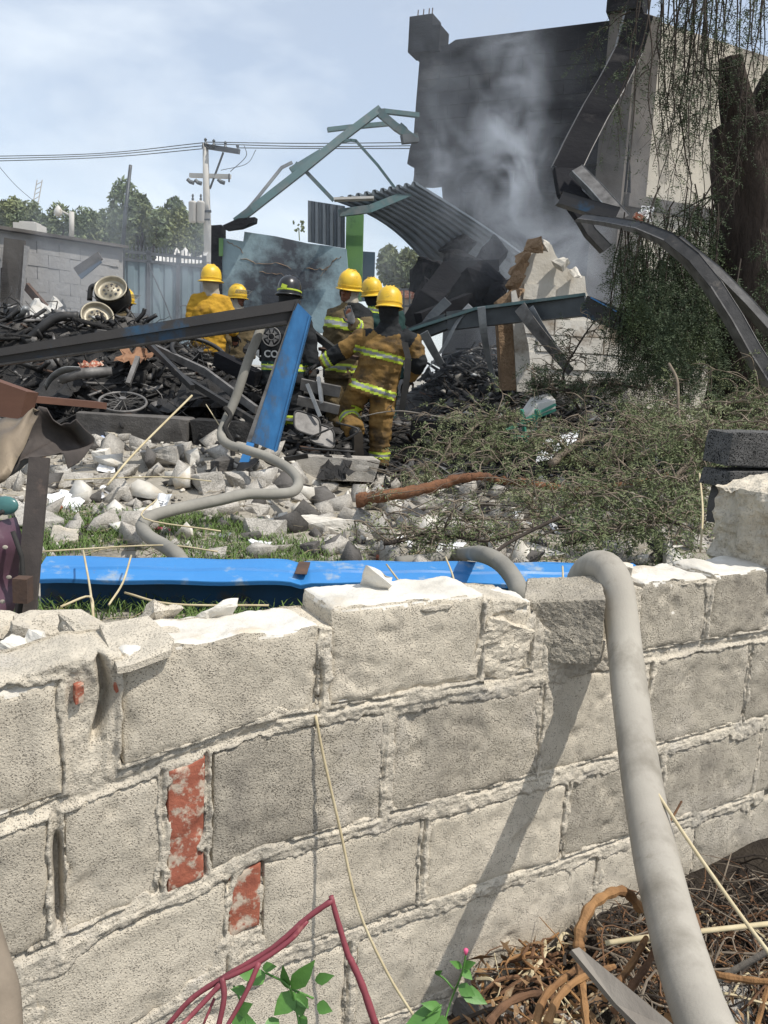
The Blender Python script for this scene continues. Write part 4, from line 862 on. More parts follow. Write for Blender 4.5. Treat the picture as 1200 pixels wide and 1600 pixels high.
# collapsed corrugated roof
n, mrow = 70, 12; rows = []
TL, TR, BL, BR = P(524, 311, 11.3), P(655, 283, 12.2), P(562, 345, 11.6), P(840, 330, 15.0)
E0, E1 = P(680, 425, 13.5), P(800, 430, 15.2)
for r in range(mrow+1):
    t = r/mrow; row = []
    for k in range(n+1):
        s = k/n; topc = TL.lerp(TR, s) if s < .5 else TL.lerp(TR, .5).lerp(P(720, 290, 13.0), (s-.5)*2)
        bot = P(555, 342, 11.7).lerp(P(700, 440, 13.4), s) + V((0, 0, .55*math.sin(math.pi*s)))
        p = topc.lerp(bot, t); row.append(p)
    rows.append(row)
rows = []
for r in range(0, 61):
    t = r/60; a_ = P(524, 311, 11.3).lerp(P(690, 275, 12.6), t); e_ = P(600, 352, 12.2).lerp(P(840, 380, 14.2), t)
    a2 = P(524, 313, 11.3); rows.append([])
    for k in range(13):
        s = k/12
        # sweep: from the left upper edge towards the lower right, sagging
        p0 = P(524, 312, 11.2).lerp(P(692, 445, 13.2), s)+V((0, 0, .22*math.sin(math.pi*s)))
        p1 = P(650, 286, 11.8).lerp(P(860, 430, 14.3), s)+V((0, 0, .05*math.sin(math.pi*s)))
        p = p0.lerp(p1, t); p = p+V((0, 0, .022*(1 if (r//3) % 2 else -1))); rows[-1].append(p)
b = MB(); b.sheet(rows, (0, 0, .006)); o = b.build('collapsed_roof', 'corr'); tag(o, 'sagging corrugated metal roof sheet hanging beside the burnt building', 'roof')
bar_thing('roof_purlin', [P(530, 333, 11.4), P(575, 327, 11.5), P(640, 300, 11.9)], .10, .10, 'teal', 'teal purlin under the front edge of the sagging roof', 'beam')
bar_thing('roof_flashing', [P(522, 312, 11.1), P(583, 310, 11.1)], .16, .03, 'whitesheet', 'pale bent strip at the left tip of the sagging roof', 'flashing')
# bent truss members, each a thing
TR_ = [([(368, 347, 11.6), (392, 329, 11.6), (470, 268, 11.8), (530, 219, 12), (592, 172, 12.2)], .10, .08, 'teal', 'longest teal bent roof beam rising to the peak left of the burnt building'),
 ([(586, 175, 12.2), (600, 174, 12.2), (652, 180, 12.4)], .06, .07, 'teal', 'flat teal bar running right from the peak to the burnt wall'),
 ([(512, 203, 12.3), (545, 199, 12.4), (612, 193, 12.6)], .06, .06, 'teal', 'short level teal bar crossing below the peak'),
 ([(590, 174, 12.2), (618, 198, 12.2), (646, 217, 12.3)], .10, .10, 'teal', 'thick teal bar falling from the peak to the burnt wall edge'),
 ([(520, 224, 12), (548, 219, 12), (556, 220, 12), (590, 258, 12), (624, 303, 12.1)], .035, .035, 'teal', 'slim pale green bar bent down onto the sagging roof'),
 ([(462, 255, 11.9), (478, 268, 11.9), (520, 312, 11.9)], .05, .05, 'teal', 'slim teal bar slanting down to the black panel'),
 ([(376, 340, 11.7), (400, 312, 11.7), (440, 262, 11.8), (456, 254, 11.8)], .04, .03, 'steelpale', 'thin pale strip curving beside the longest roof beam'),
 ([(454, 266, 11.8), (500, 238, 11.9)], .07, .05, 'teal', 'short teal splice lying along the longest roof beam'),
 ([(626, 193, 12.4), (634, 200, 12.4), (643, 214, 12.4)], .03, .03, 'teal', 'short thin teal bar at the right end of the truss'),
 ([(628, 218, 12.2), (650, 216, 12.3)], .12, .08, 'steelgrey', 'stub of dark steel sticking out of the burnt wall edge')]
for pts_, w_, h_, m_, lab in TR_: bar_thing('bent_truss_member', [P(*q) for q in pts_], w_, h_, m_, lab, 'beam', 'bent roof truss members', up=(0, 1, 0))

# ------------------------------------------------------------------ burnt building
ZT = 7.5
c0 = G(712, 62, ZT); c1 = G(966, 30, ZT); c2 = G(1182, 98, ZT)
fd = V((c1.x-c0.x, c1.y-c0.y, 0)); FL = fd.length; fd.normalize(); fn = V((fd.y, -fd.x, 0))
c0x = c0-fd*.75                                     # left end behind the stub column
bld = empty('burnt_building', V(((c0.x+c1.x)/2, c0.y, 0)), 'tall two storey house with a soot black front wall and beige sunlit side', 'building')
def fp(u, z, n=0): return V((c0x.x, c0x.y, 0))+fd*u+fn*n+V((0, 0, z))
FW = FL+.75
zs_ = G(700, 262, 1).z
def zat(x, y, pt):   # height on the facade at a pixel
    d_ = ray(x, y); t = (pt-CAM).dot(fn)/d_.dot(fn); q = CAM+d_*t; return q, (q-V((c0x.x, c0x.y, 0))).dot(fd)
def F2(x, y): q, u = zat(x, y, c0); return u, q.z
# upper wall outline with the ragged lower left
oln = [F2(*q) for q in ((657, 75), (700, 70), (712, 62), (970, 30), (985, 262), (985, 300), (722, 300), (720, 290), (700, 296), (688, 288), (672, 290), (645, 289), (648, 262), (636, 256), (640, 232), (646, 215), (650, 160))]
b = MB(); b.prism([fp(u, z) for u, z in oln], -fn*.22); b.build('upper_wall', 'soot', bld)
def inside(u, z, pl):
    c = False; n = len(pl)
    for i in range(n):
        (x1, y1), (x2, y2) = pl[i], pl[(i+1) % n]
        if (y1 > z) != (y2 > z) and u < (x2-x1)*(z-y1)/(y2-y1)+x1: c = not c
    return c
umin = min(u for u, z in oln); zmin = min(z for u, z in oln)
blocks_on(bld, fp(umin, zmin, .004), fd, (0, 0, 1), fn, max(u for u, z in oln)-umin, ZT-zmin, .42, .255, 'soot',
          lambda a_, b_, p: all(inside((p-fp(0, 0)).dot(fd)+du_, p.z+dz_, oln) for du_ in (-.19, .19) for dz_ in (-.11, .11)), .05, .028, 5)
ua, za = F2(645, 262); ub, zb = F2(985, 236)
b = MB(); b.bar(fp(.1, zb-.1, .05), fp(FW-.1, zb-.1, .05), .30, .26); b.build('floor_beam', 'soot', bld)
b = MB(); b.box(fp(.14, F2(682, 62)[1]-.0, -.14), (.62, .5, .46), Matrix((fd, -fn, V((0, 0, 1)))).transposed()); b.build('stub_column', 'soot', bld)
b = MB(); b.box(fp(.02, F2(676, 48)[1]-.05, -.14), (.50, .46, .66), Matrix((fd, -fn, V((0, 0, 1)))).transposed()); b.build('stub_column', 'soot', bld)
for dx_ in (-.16, -.04, .08, .15): b = MB(); q = fp(.02+dx_, F2(678, 32)[1], -.1); b.tube([q, q+V((.01, 0, .28))], .012, 5); b.build('rebar', 'rust', bld)
# ground floor: recessed dark wall, pillar left standing
b = MB(); b.box(fp(FW*.585, 2.6, -.5), (FW*.80, .2, 5.6), Matrix((fd, -fn, V((0, 0, 1)))).transposed()); b.build('lower_wall', 'sootlow', bld)
pil = [F2(*q) for q in ((690, 286), (720, 292), (719, 330), (716, 390), (724, 430), (733, 470), (680, 470), (694, 420), (698, 380), (694, 330))]
b = MB(); b.prism([fp(u, z, .02) for u, z in pil], -fn*.35); b.build('standing_pillar', 'sootlow', bld)
# corner column and side wall
sd = V((c2.x-c1.x, c2.y-c1.y, 0)); SL = sd.length*1.6; sd.normalize(); sn = V((sd.y, -sd.x, 0))
cc = V((c1.x, c1.y, 0))+fd*.15
b = MB(); b.box(cc+V((0, 0, 4.6)), (.50, .50, 9.6), Matrix((fd, -fn, V((0, 0, 1)))).transposed()); b.build('corner_column', 'beamcon', bld)
b = MB(); b.box(cc+V((0, 0, ZT+.25))-fn*-.05, (.62, .62, .5), Matrix((fd, -fn, V((0, 0, 1)))).transposed()); b.build('column_collar', 'soot', bld)
b = MB(); s0 = cc+fd*.28; b.prism([s0+V((0, 0, 0)), s0+sd*SL, s0+sd*SL+V((0, 0, ZT)), s0+V((0, 0, ZT))], -sn*.2); b.build('side_wall', 'beige', bld)
b = MB(); b.prism([s0+sd*.0+sn*.02+V((0, 0, 0)), s0+sd*.55+sn*.02, s0+sd*.45+sn*.02+V((0, 0, ZT+.05)), s0+sn*.02+V((0, 0, ZT+.05))], -sn*.02); b.build('column_edge', 'beamcon', bld)
b = MB(); b.bar(s0+sn*.05+V((0, 0, 4.35)), s0+sd*SL+sn*.05+V((0, 0, 4.35)), .14, .22); b.build('side_band', 'beamcon', bld)
b = MB(); b.box(s0+sd*(SL*.42)+sn*.03+V((0, 0, 5.6)), (.5, .1, .35)); b.build('vent_hole', 'soot', bld)
b = MB(); q = s0+sd*(SL*.74); b.box(q+V((0, 0, ZT+.3)), (.5, .5, .9)); b.build('chimney_stub', 'rust', bld)
b = MB(); b.prism([fp(0.2, ZT-.35, -.25), fp(FW, ZT-.35, -.25), fp(FW, ZT-.35, -6), fp(.2, ZT-.35, -6)], (0, 0, .15)); b.build('flat_roof', 'beamcon', bld)
b = MB(); b.prism([fp(0.2, 0, -6), fp(FW, 0, -6), fp(FW, ZT, -6), fp(.2, ZT, -6)], fn*.2); b.build('rear_wall', 'sootlow', bld)
# far railing and pale low house behind the gap
rl = empty('iron_railing', P(650, 492, 17), 'thin iron railing in the gap right of the firefighters', 'fence')
for i in range(12): b = MB(); b.tube([P(622+i*9, 500, 17), P(622+i*9, 452, 17)], .018, 5); b.build('baluster', 'gateframe', rl)
for y in (452, 478, 497): b = MB(); b.bar(P(618, y, 17), P(728, y+2, 17), .03, .04); b.build('rail', 'gateframe', rl)
b = MB(); b.prism([P(x, y, 24) for x, y in ((600, 500), (600, 462), (700, 460), (760, 466), (760, 500))], (0, 1, 0)); tag(b.build('low_wall', 'whitesheet'), 'pale low wall behind the iron railing', 'wall')
b = MB(); b.prism([P(x, y, 23.5) for x, y in ((600, 464), (602, 455), (700, 452), (760, 458), (760, 468))], (0, 1.5, 0)); tag(b.build('tiled_coping', 'brick'), 'reddish strip of coping on the pale low wall', 'coping')

# ------------------------------------------------------------------ collapsed parts right of the firefighters
def slab_thing(name, px, Y, thv, m, label, cat, tilt=0.0, group=None, parent=None):
    """outline traced at its distance; tilt leans the top away"""
    pts_ = [P(x, y, Y) for x, y in px]; zb_ = min(p.z for p in pts_)
    out = []
    for (x, y), p in zip(px, pts_):
        # re-intersect with a plane leaning back
        n_ = V((0, -math.cos(tilt), math.sin(tilt))); d_ = ray(x, y); o_ = V((0, Y, zb_)); t = (o_-CAM).dot(n_)/d_.dot(n_); out.append(CAM+d_*t)
    b = MB(); b.prism(out, thv); return tag(b.build(name, m, parent), label, cat, group), out
bs = empty('leaning_block_wall', P(880, 600, 10), 'broken white painted block wall leaning behind the bent beam', 'wall')
ol1 = [(800, 600), (790, 470), (806, 430), (818, 400), (836, 374), (850, 375), (862, 383), (868, 398), (878, 413), (900, 428), (914, 432), (916, 455), (930, 488), (990, 505), (1014, 520), (1012, 560), (970, 600)]
_, o3 = slab_thing('masonry', ol1, 10, (0, .22, .02), 'slab', None, None, .12, parent=bs)
n_ = V((0, -math.cos(.12), math.sin(.12))); dzv = V((0, math.sin(.12), math.cos(.12))); org = V((min(p.x for p in o3), 10, min(p.z for p in o3)))
pl2 = [((p-org).dot(V((1, 0, 0))), (p-org).dot(dzv)) for p in o3]
blocks_on(bs, org+n_*.01, (1, 0, 0), dzv, n_, max(a_ for a_, c_ in pl2), max(c_ for a_, c_ in pl2), .41, .205, 'slab',
          lambda a_, b_, p: all(inside((p-org).x+du_, (p-org).dot(dzv)+dz_, pl2) for du_ in (-.2, .2) for dz_ in (-.1, .1)), .03, .016, 9)
for i, (x, y, s) in enumerate(((800, 440, .3), (808, 420, .3), (818, 400, .26), (796, 462, .3), (832, 385, .24), (845, 382, .2), (872, 410, .2), (895, 428, .16))):
    rough_chunk('broken_edge', P(x+4, y, 10.06), (s*.55, s*.7, s*.9), (20*i, 30, 10*i), 'tan' if i < 5 else 'slab', 130+i, bs, 2, .06)
pc = empty('leaning_post', P(805, 610, 8.9), 'beige and white broken concrete post leaning against the bent beam', 'post')
b = MB(); b.prism([P(x, y, 8.9) for x, y in ((785, 610), (776, 470), (800, 452), (808, 610))], (0, .25, 0)); b.build('beige_face', 'tan', pc)
b = MB(); b.prism([P(x, y, 8.86) for x, y in ((808, 612), (799, 455), (806, 453), (826, 540), (832, 612))], (0, .25, 0)); b.build('white_face', 'slab', pc)
b = MB(); p0, p1, p2, p3, p4 = P(628, 530, 8.9), P(700, 502, 8.7), P(830, 487, 8.5), P(915, 478, 8.3), P(1020, 520, 7.9)
bb = empty('bent_beam', p2-V((0, 0, .8)), 'long dark bent channel beam crossing in front of the leaning block wall', 'beam')
b.bar(p0, p1, .12, .16); b.bar(p1, p2, .14, .19); b.bar(p2, p3, .14, .20); b.build('dark_length', 'steelgrey', bb)
b = MB(); b.bar(p3, p4, .14, .20); b.build('blue_length', 'bluechar', bb)
b = MB(); b.bar(P(640, 517, 8.8), P(745, 483, 8.6), .16, .03); b.bar(P(745, 483, 8.6), P(915, 461, 8.3), .17, .03); b.build('top_flange', 'teal', bb)
b = MB(); b.bar(P(925, 466, 8.2), P(965, 488, 8.1), .16, .012, (0, 0, 1)); b.build('torn_blue_flange', 'blue', bb)
def strip(pts_, w_, m_, label, name='bent_strip', cat='metal strip', tw=0.0, t_=.006, group=None):
    c = spline([P(*q) for q in pts_], 6); n = len(c); rows = [[], []]
    for i, p in enumerate(c):
        d_ = (c[min(i+1, n-1)]-c[max(i-1, 0)]).normalized(); a_ = V((0, 1, 0)).cross(d_).normalized(); q = Matrix.Rotation(tw*i/n+.5, 3, d_) @ a_
        rows[0].append(p-q*w_/2); rows[1].append(p+q*w_/2)
    b = MB(); b.sheet(rows, (0, t_, t_)); return tag(b.build(name, m_), label, cat, group)
strip([(752, 480, 8.4), (756, 520, 8.4), (764, 565, 8.5), (777, 612, 8.5)], .09, 'steelpale', 'pale steel strip hanging straight down from the bent beam', tw=.8)
strip([(812, 480, 8.3), (832, 508, 8.2), (862, 545, 8.1), (892, 582, 8.0)], .13, 'ash', 'grey twisted strip slanting right from the bent beam', tw=.6)
strip([(830, 480, 8.3), (850, 515, 8.2), (880, 560, 8.1)], .05, 'steelpale', 'narrow pale strip beside the twisted grey one', tw=.2)
strip([(735, 478, 8.6), (715, 500, 8.6), (695, 540, 8.6), (670, 575, 8.6)], .07, 'steelpale', 'curled pale strip left of the hanging strip', tw=1)
strip([(662, 520, 8.5), (678, 550, 8.5), (690, 570, 8.5)], .10, 'steelpale', 'short bright strip behind the nearest firefighter', tw=.4)
strip([(700, 470, 9.2), (670, 500, 9.2), (640, 545, 9.2)], .12, 'steelgrey', 'dark strip leaning behind the nearest firefighter', tw=.5)
bar_thing('fallen_post', [P(640, 512, 11), P(668, 470, 11), P(700, 428, 11.2)], .3, .2, 'soot', 'charred post leaning left of the black rubble heap', 'post', up=(0, 1, 0))
bar_thing('fallen_post', [P(735, 470, 10.6), P(660, 500, 10.2)], .16, .2, 'soot', 'charred beam lying across the front of the black rubble heap', 'beam')
bar_thing('fallen_slab', [P(650, 425, 12.2), P(760, 420, 12.4)], .9, .16, 'soot', 'charred slab lying level on top of the black rubble heap', 'slab')
# big folded dark beam from the building to the tree
fb = empty('folded_steel_beam', P(940, 420, 10), 'huge folded charred steel beam fallen from the roof down to the tree', 'beam')
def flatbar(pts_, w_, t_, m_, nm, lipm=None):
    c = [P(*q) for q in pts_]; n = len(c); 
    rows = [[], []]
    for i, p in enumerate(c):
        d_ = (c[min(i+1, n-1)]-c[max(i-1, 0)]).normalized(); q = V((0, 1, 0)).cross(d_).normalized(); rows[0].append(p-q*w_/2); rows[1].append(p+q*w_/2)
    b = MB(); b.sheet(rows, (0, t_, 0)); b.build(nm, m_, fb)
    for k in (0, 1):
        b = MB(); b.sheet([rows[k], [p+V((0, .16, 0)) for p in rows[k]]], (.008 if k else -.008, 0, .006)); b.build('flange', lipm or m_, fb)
flatbar([(1000, 20, 10.8), (985, 75, 10.8), (958, 128, 10.6), (932, 172, 10.4), (906, 222, 10.2), (884, 268, 10)], .34, .01, 'soot', 'upper_length', 'ash')  # dark face, pale flanges: shade and sunlight put into the colours
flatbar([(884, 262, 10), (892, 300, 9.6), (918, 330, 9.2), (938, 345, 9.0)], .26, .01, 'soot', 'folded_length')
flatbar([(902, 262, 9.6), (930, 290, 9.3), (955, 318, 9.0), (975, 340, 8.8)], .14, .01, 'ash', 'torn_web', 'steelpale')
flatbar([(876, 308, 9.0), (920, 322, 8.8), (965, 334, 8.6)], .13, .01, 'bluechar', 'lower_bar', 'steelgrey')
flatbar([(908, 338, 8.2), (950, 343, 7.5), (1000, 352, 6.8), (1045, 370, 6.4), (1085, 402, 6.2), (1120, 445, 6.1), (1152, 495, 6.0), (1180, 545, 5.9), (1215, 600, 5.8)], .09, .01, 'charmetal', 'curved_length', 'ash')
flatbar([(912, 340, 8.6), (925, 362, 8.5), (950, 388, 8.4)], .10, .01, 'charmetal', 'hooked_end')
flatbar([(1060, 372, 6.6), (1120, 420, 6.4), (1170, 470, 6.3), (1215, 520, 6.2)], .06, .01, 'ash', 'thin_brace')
crumple('paper_scrap', 1000, 322, 1020, 342, 8.0, 'paper', 5, 'white paper bag caught on the folded beam', 'paper', .3, dz=.05)
b = MB(); b.box(P(998, 340, 8.0), (.10, .06, .05), Matrix.Rotation(.4, 3, 'Y')); tag(b.build('brick_piece', 'brick'), 'small orange brick piece on the folded beam by the paper', 'brick')
# ------------------------------------------------------------------ blue frame: burnt beam and leaning post
bf = empty('blue_steel_frame', P(405, 712, 5.9), 'leaning bright blue steel post carrying a charred beam over the debris', 'steel frame')
yt, yb = 5.75, 5.45
def quadbox(px4, Y4, dv, nm, m_):
    b = MB(); b.prism([P(x, y, Y_) for (x, y), Y_ in zip(px4, Y4)], dv); return b.build(nm, m_, bf)
quadbox(((392, 690), (430, 705), (484, 492), (462, 470)), (5.8, 5.8, 5.95, 5.95), (0, .012, 0), 'post_face', 'blueburnt')
quadbox(((384, 692), (392, 690), (463, 470), (457, 486)), (5.79, 5.79, 5.93, 5.93), (0, .10, 0), 'post_flange', 'ash')
quadbox(((428, 706), (431, 706), (485, 494), (483, 492)), (5.79, 5.79, 5.94, 5.94), (0, .11, 0), 'post_flange', 'blueburnt')
quadbox(((374, 722), (388, 722), (397, 693), (386, 690)), (5.75, 5.75, 5.79, 5.79), (0, .06, 0), 'post_foot', 'blue')
quadbox(((-30, 549), (-30, 561), (465, 484), (466, 467)), (5.1, 5.1, 5.95, 5.95), (0, .16, .0), 'beam_upper_lip', 'bluechar')
quadbox(((-30, 561), (-30, 574), (462, 503), (464, 484)), (5.13, 5.13, 5.98, 5.98), (0, .012, 0), 'beam_web', 'bluechar')
quadbox(((-30, 572), (-30, 575), (461, 505), (462, 502)), (5.1, 5.1, 5.95, 5.95), (0, .12, 0), 'beam_lower_lip', 'charmetal')
b = MB(); c = spline([P(372, 704, 5.6), P(385, 700, 5.62), P(402, 706, 5.66), P(416, 722, 5.62), P(430, 728, 5.6)], 5); b.tube(c, .007, 5); tag(b.build('black_wire', 'rubber'), 'black wire looped round the foot of the blue post', 'wire')
b = MB(); c = spline([P(351, 636, 5.86), P(360, 650, 5.84), P(352, 668, 5.8), P(362, 690, 5.8), P(364, 712, 5.78)], 5); b.tube(c, [.02, .03, .018, .026]*6 if False else .018, 6); tag(b.build('strap', 'rubber'), 'dark rag tied round the hanging hose', 'strap')

# ------------------------------------------------------------------ firefighters
def remesh(mb, vox, smooth=3):
    me = bpy.data.meshes.new('t'); me.from_pydata([tuple(p) for p in mb.v], [], mb.f); o = bpy.data.objects.new('t', me); COL.objects.link(o)
    md = o.modifiers.new('r', 'REMESH'); md.mode = 'VOXEL'; md.voxel_size = vox
    if smooth: s_ = o.modifiers.new('s', 'SMOOTH'); s_.iterations = smooth; s_.factor = .5
    dg = bpy.context.evaluated_depsgraph_get(); dg.update(); e = o.evaluated_get(dg); m2 = bpy.data.meshes.new_from_object(e)
    bpy.data.objects.remove(o); bpy.data.meshes.remove(me)
    n = len(m2.vertices); co = np.empty(n*3, np.float32); m2.vertices.foreach_get('co', co); no = np.empty(n*3, np.float32); m2.vertices.foreach_get('normal', no)
    q = np.array([tuple(p.vertices) if len(p.vertices) == 4 else tuple(p.vertices)+(p.vertices[-1],) for p in m2.polygons if len(p.vertices) == 4], np.int32)
    bpy.data.meshes.remove(m2); return co.reshape(-1, 3), no.reshape(-1, 3), q
def ell(mb, c, ax, r, n=16):
    """ellipsoid, r=(rx,ry,rz) in frame ax (three vectors)"""
    X, Y, Z = [V(a).normalized() for a in ax]; vs = []; rings = 10
    for i in range(rings+1):
        t = math.pi*(i+.02)/(rings+.04)
        for j in range(n):
            a = 2*math.pi*j/n; vs.append(V(c)+X*(r[0]*math.sin(t)*math.cos(a))+Y*(r[1]*math.sin(t)*math.sin(a))+Z*(r[2]*math.cos(t)))
    fs = [(i*n+j, (i+1)*n+j, (i+1)*n+(j+1) % n, i*n+(j+1) % n) for i in range(rings) for j in range(n)]+[tuple(range(n)), tuple(rings*n+j for j in range(n))[::-1]]
    mb.add(vs, fs)
def sec(mb, S, n=20):
    """loft of elliptical sections (centre, side, front, rx, ry)"""
    vs = []
    for c, s_, f_, rx, ry in S:
        s_ = V(s_).normalized(); f_ = V(f_).normalized()
        for j in range(n):
            a = 2*math.pi*j/n; ca, sa = math.cos(a), math.sin(a); ca = math.copysign(abs(ca)**.85, ca); sa = math.copysign(abs(sa)**.85, sa)
            vs.append(V(c)+s_*(rx*ca)+f_*(ry*sa))
    k = len(S); fs = [(i*n+j, i*n+(j+1) % n, (i+1)*n+(j+1) % n, (i+1)*n+j) for i in range(k-1) for j in range(n)]+[tuple(range(n))[::-1], tuple((k-1)*n+j for j in range(n))]
    mb.add(vs, fs)
def hand(mb, wr, d, pn, s=1.0, curl=.5, thumb=1):
    """palm, four unequal bent fingers and a thumb from the side of the palm"""
    d = V(d).normalized(); pn = V(pn); pn = (pn-d*pn.dot(d)).normalized(); sd = d.cross(pn)
    wr = V(wr); sec(mb, [(wr, sd, pn, .028*s, .02*s), (wr+d*.04*s, sd, pn, .040*s, .017*s), (wr+d*.085*s, sd, pn, .042*s, .015*s), (wr+d*.095*s, sd, pn, .038*s, .011*s)], 12)
    for k, (o_, L_) in enumerate(((-.031, .062), (-.010, .075), (.011, .080), (.031, .070))):
        b0 = wr+d*.083*s+sd*o_*s; a = curl*.6; d1 = (d*math.cos(a)+pn*math.sin(a)); d2 = (d*math.cos(a*2.4)+pn*math.sin(a*2.4)); p1 = b0+d1*L_*.5*s; p2 = p1+d2*L_*.5*s
        mb.tube([b0-d*.015*s, b0, p1, p2], [.0095*s, .0095*s, .0088*s, .0068*s], 8)
    t0 = wr+d*.03*s+sd*.032*thumb*s; dt = (d*.7+sd*thumb*.7+pn*.25).normalized(); t1 = t0+dt*.035*s; t2 = t1+(d*.85+sd*thumb*.2+pn*.4).normalized()*.035*s
    mb.tube([t0-dt*.01*s, t0, t1, t2], [.013*s, .012*s, .011*s, .008*s], 8)
def part_arrays(name, co, q, m_, parent, smooth=True, midx=None, mats=None):
    used = np.unique(q); mp_ = np.full(len(co), -1); mp_[used] = np.arange(len(used))
    return link(name, arr_mesh(name, co[used], mp_[q], midx=midx), m_, parent, smooth, mats=mats)
def firefighter(label, J, coat, trou, helm='yel', hs=1.0, bands=(), lband=(), patch=(), patchm='coat_b', vox=.013, face=(0, 1, 0), up=(0, 0, 1), hood=None, visor=False, seed=1, gl='rubber', hemr=(.235, .16), curlL=.6, curlR=.6, palmL=(0, 0, -1), palmR=(0, 0, -1), bootL=None, bootR=None, brim=1.0, eyes=True, lift=.0, foldamp=.017):
    face = V(face).normalized(); up = V(up).normalized(); side = face.cross(up).normalized(); up = side.cross(face)
    base = V(((J['anL'].x+J['anR'].x)/2, (J['anL'].y+J['anR'].y)/2, min(J['anL'].z, J['anR'].z)-.08))
    r = empty('person', base, label, 'person', 'firefighters at the collapse')
    sh = (J['shR']-J['shL']).normalized(); hp = (J['hiR']-J['hiL']).normalized(); spine = (J['neck']-J['hip']).normalized()
    fr = spine.cross(sh).normalized(); frh = spine.cross(hp).normalized(); H = J['head']
    # body, one continuous skin
    b = MB(); ell(b, H, (side, face, up), (.078*hs, .098*hs, .115*hs)); 
    ell(b, H+face*.03*hs-up*.05*hs, (side, face, up), (.055*hs, .065*hs, .065*hs))
    b.tube([H+face*.09*hs+up*.02*hs, H+face*.118*hs-up*.025*hs], [.010*hs, .017*hs], 8)
    for s_ in (-1, 1): ell(b, H+side*.08*hs*s_-up*.01*hs, (side, face, up), (.012*hs, .022*hs, .032*hs), 8)
    b.tube([H-up*.05, J['neck'], J['neck']-spine*.1], [.058, .06, .07], 12)
    sec(b, [(J['hip'], hp, frh, .15, .10), (J['waist'], (hp+sh)/2, fr, .135, .095), (J['chest'], sh, fr, .165, .115), (J['neck']-spine*.09, sh, fr, .14, .08), (J['neck']-spine*.01, sh, fr, .06, .055)])
    for k in 'LR':
        b.tube([J['sh'+k], J['el'+k], J['wr'+k]], [.052, .042, .028], 12); b.tube([J['hi'+k], J['kn'+k], J['an'+k]], [.085, .06, .042], 12)
        b.tube([J['chest']+(J['sh'+k]-J['chest'])*.35, J['sh'+k]], [.07, .055], 10)
        d_ = (J['wr'+k]-J['el'+k]).normalized(); hand(b, J['wr'+k], J.get('hd'+k, d_), palmL if k == 'L' else palmR, .95, curlL if k == 'L' else curlR, 1 if k == 'L' else -1)
        ell(b, J['an'+k]-V((0, 0, .03)), (side, face, up), (.04, .05, .05), 10)
    co, no, q = remesh(b, .0105, 1); part_arrays('body', co, q, 'skin', r)
    # jacket
    b = MB(); mid = J['hip'].lerp(J['waist'], .5)
    sec(b, [(J['hem'], hp, frh, hemr[0], hemr[1]), (mid, hp, frh, hemr[0]*.93, hemr[1]*.95), (J['waist'], (hp+sh)/2, fr, .195, .145), (J['chest'], sh, fr, .225, .155), (J['neck']-spine*.10, sh, fr, .205, .125), (J['neck']-spine*.045, sh, fr, .13, .10), (J['neck']+spine*.015, sh, fr, .085, .085)], 28)
    for k in 'LR':
        e = J['el'+k]; w_ = J['wr'+k]; s_ = J['sh'+k]
        b.tube([J['chest'].lerp(s_, .55)+spine*.05, s_, s_.lerp(e, .5), e, e.lerp(w_, .5), w_.lerp(e, .05)], [.085, .093, .083, .076, .068, .062], 16)
    co, no, q = remesh(b, vox, 3)
    f1 = fbm(co[:, 0]*9, co[:, 1]*9, co[:, 2]*13, 3, seed); f2 = 1-np.abs(fbm(co[:, 0]*7+3, co[:, 1]*7, co[:, 2]*16, 3, seed+4))*2
    co = co+no*(f1*foldamp*1.4+f2*foldamp*.8-foldamp*.3)[:, None]
    ce = co[q].mean(1); nl = len(q); cls = np.zeros(nl, int)       # 0 cloth 1 patch 2 lime 3 silver
    for (c_, ax_, h_, R_) in patch:
        if h_ is None: cls[np.linalg.norm(ce-np.array(c_), axis=1) < R_] = 1
        else:
            dd = ce-np.array(c_); t = dd@np.array(V(ax_).normalized()); rad = np.linalg.norm(dd-t[:, None]*np.array(V(ax_).normalized()), axis=1); cls[(np.abs(t) < h_) & (rad < R_)] = 1
    def band(ce, cls, bl):
        for (c_, ax_, h_, R_) in bl:
            a_ = np.array(V(ax_).normalized()); dd = ce-np.array(c_); t = dd@a_; rad = np.linalg.norm(dd-t[:, None]*a_, axis=1)
            bi = 2+2*bl.index((c_, ax_, h_, R_)); k_ = (np.abs(t) < h_) & (rad < R_); cls[k_] = bi; cls[k_ & (np.abs(t) < h_*.38)] = bi+1
    band(ce, cls, bands); part_arrays('jacket', co, q[cls < 2], None, r, True, cls[cls < 2], [coat, patchm])
    for k_, m_, nm in [(2+j, ('lime', 'silver')[j % 2], ('reflective_band', 'reflective_stripe')[j % 2]) for j in range(8)]:
        if (cls == k_).any(): part_arrays(nm, co+no*.002, q[cls == k_], m_, r)
    # trousers
    b = MB(); sec(b, [(J['hip']+spine*.10, hp, frh, .17, .125), (J['hip'], hp, frh, .19, .145), (J['hip']-spine*.09, hp, frh, .185, .14)], 22)
    for k in 'LR':
        h_, n_, a_ = J['hi'+k], J['kn'+k], J['an'+k]
        b.tube([h_+spine*.04, h_, h_.lerp(n_, .5), n_, n_.lerp(a_, .5), a_+(n_-a_)*.12], [.10, .115, .108, .096, .090, .088], 16)
    co, no, q = remesh(b, vox, 3)
    f1 = fbm(co[:, 0]*9, co[:, 1]*9, co[:, 2]*14, 3, seed+9); f2 = 1-np.abs(fbm(co[:, 0]*6+3, co[:, 1]*6, co[:, 2]*18, 3, seed+14))*2
    co = co+no*(f1*foldamp*1.4+f2*foldamp-foldamp*.3)[:, None]; ce = co[q].mean(1); cls = np.zeros(len(q), int); band(ce, cls, lband)
    part_arrays('trousers', co, q[cls < 2], trou, r)
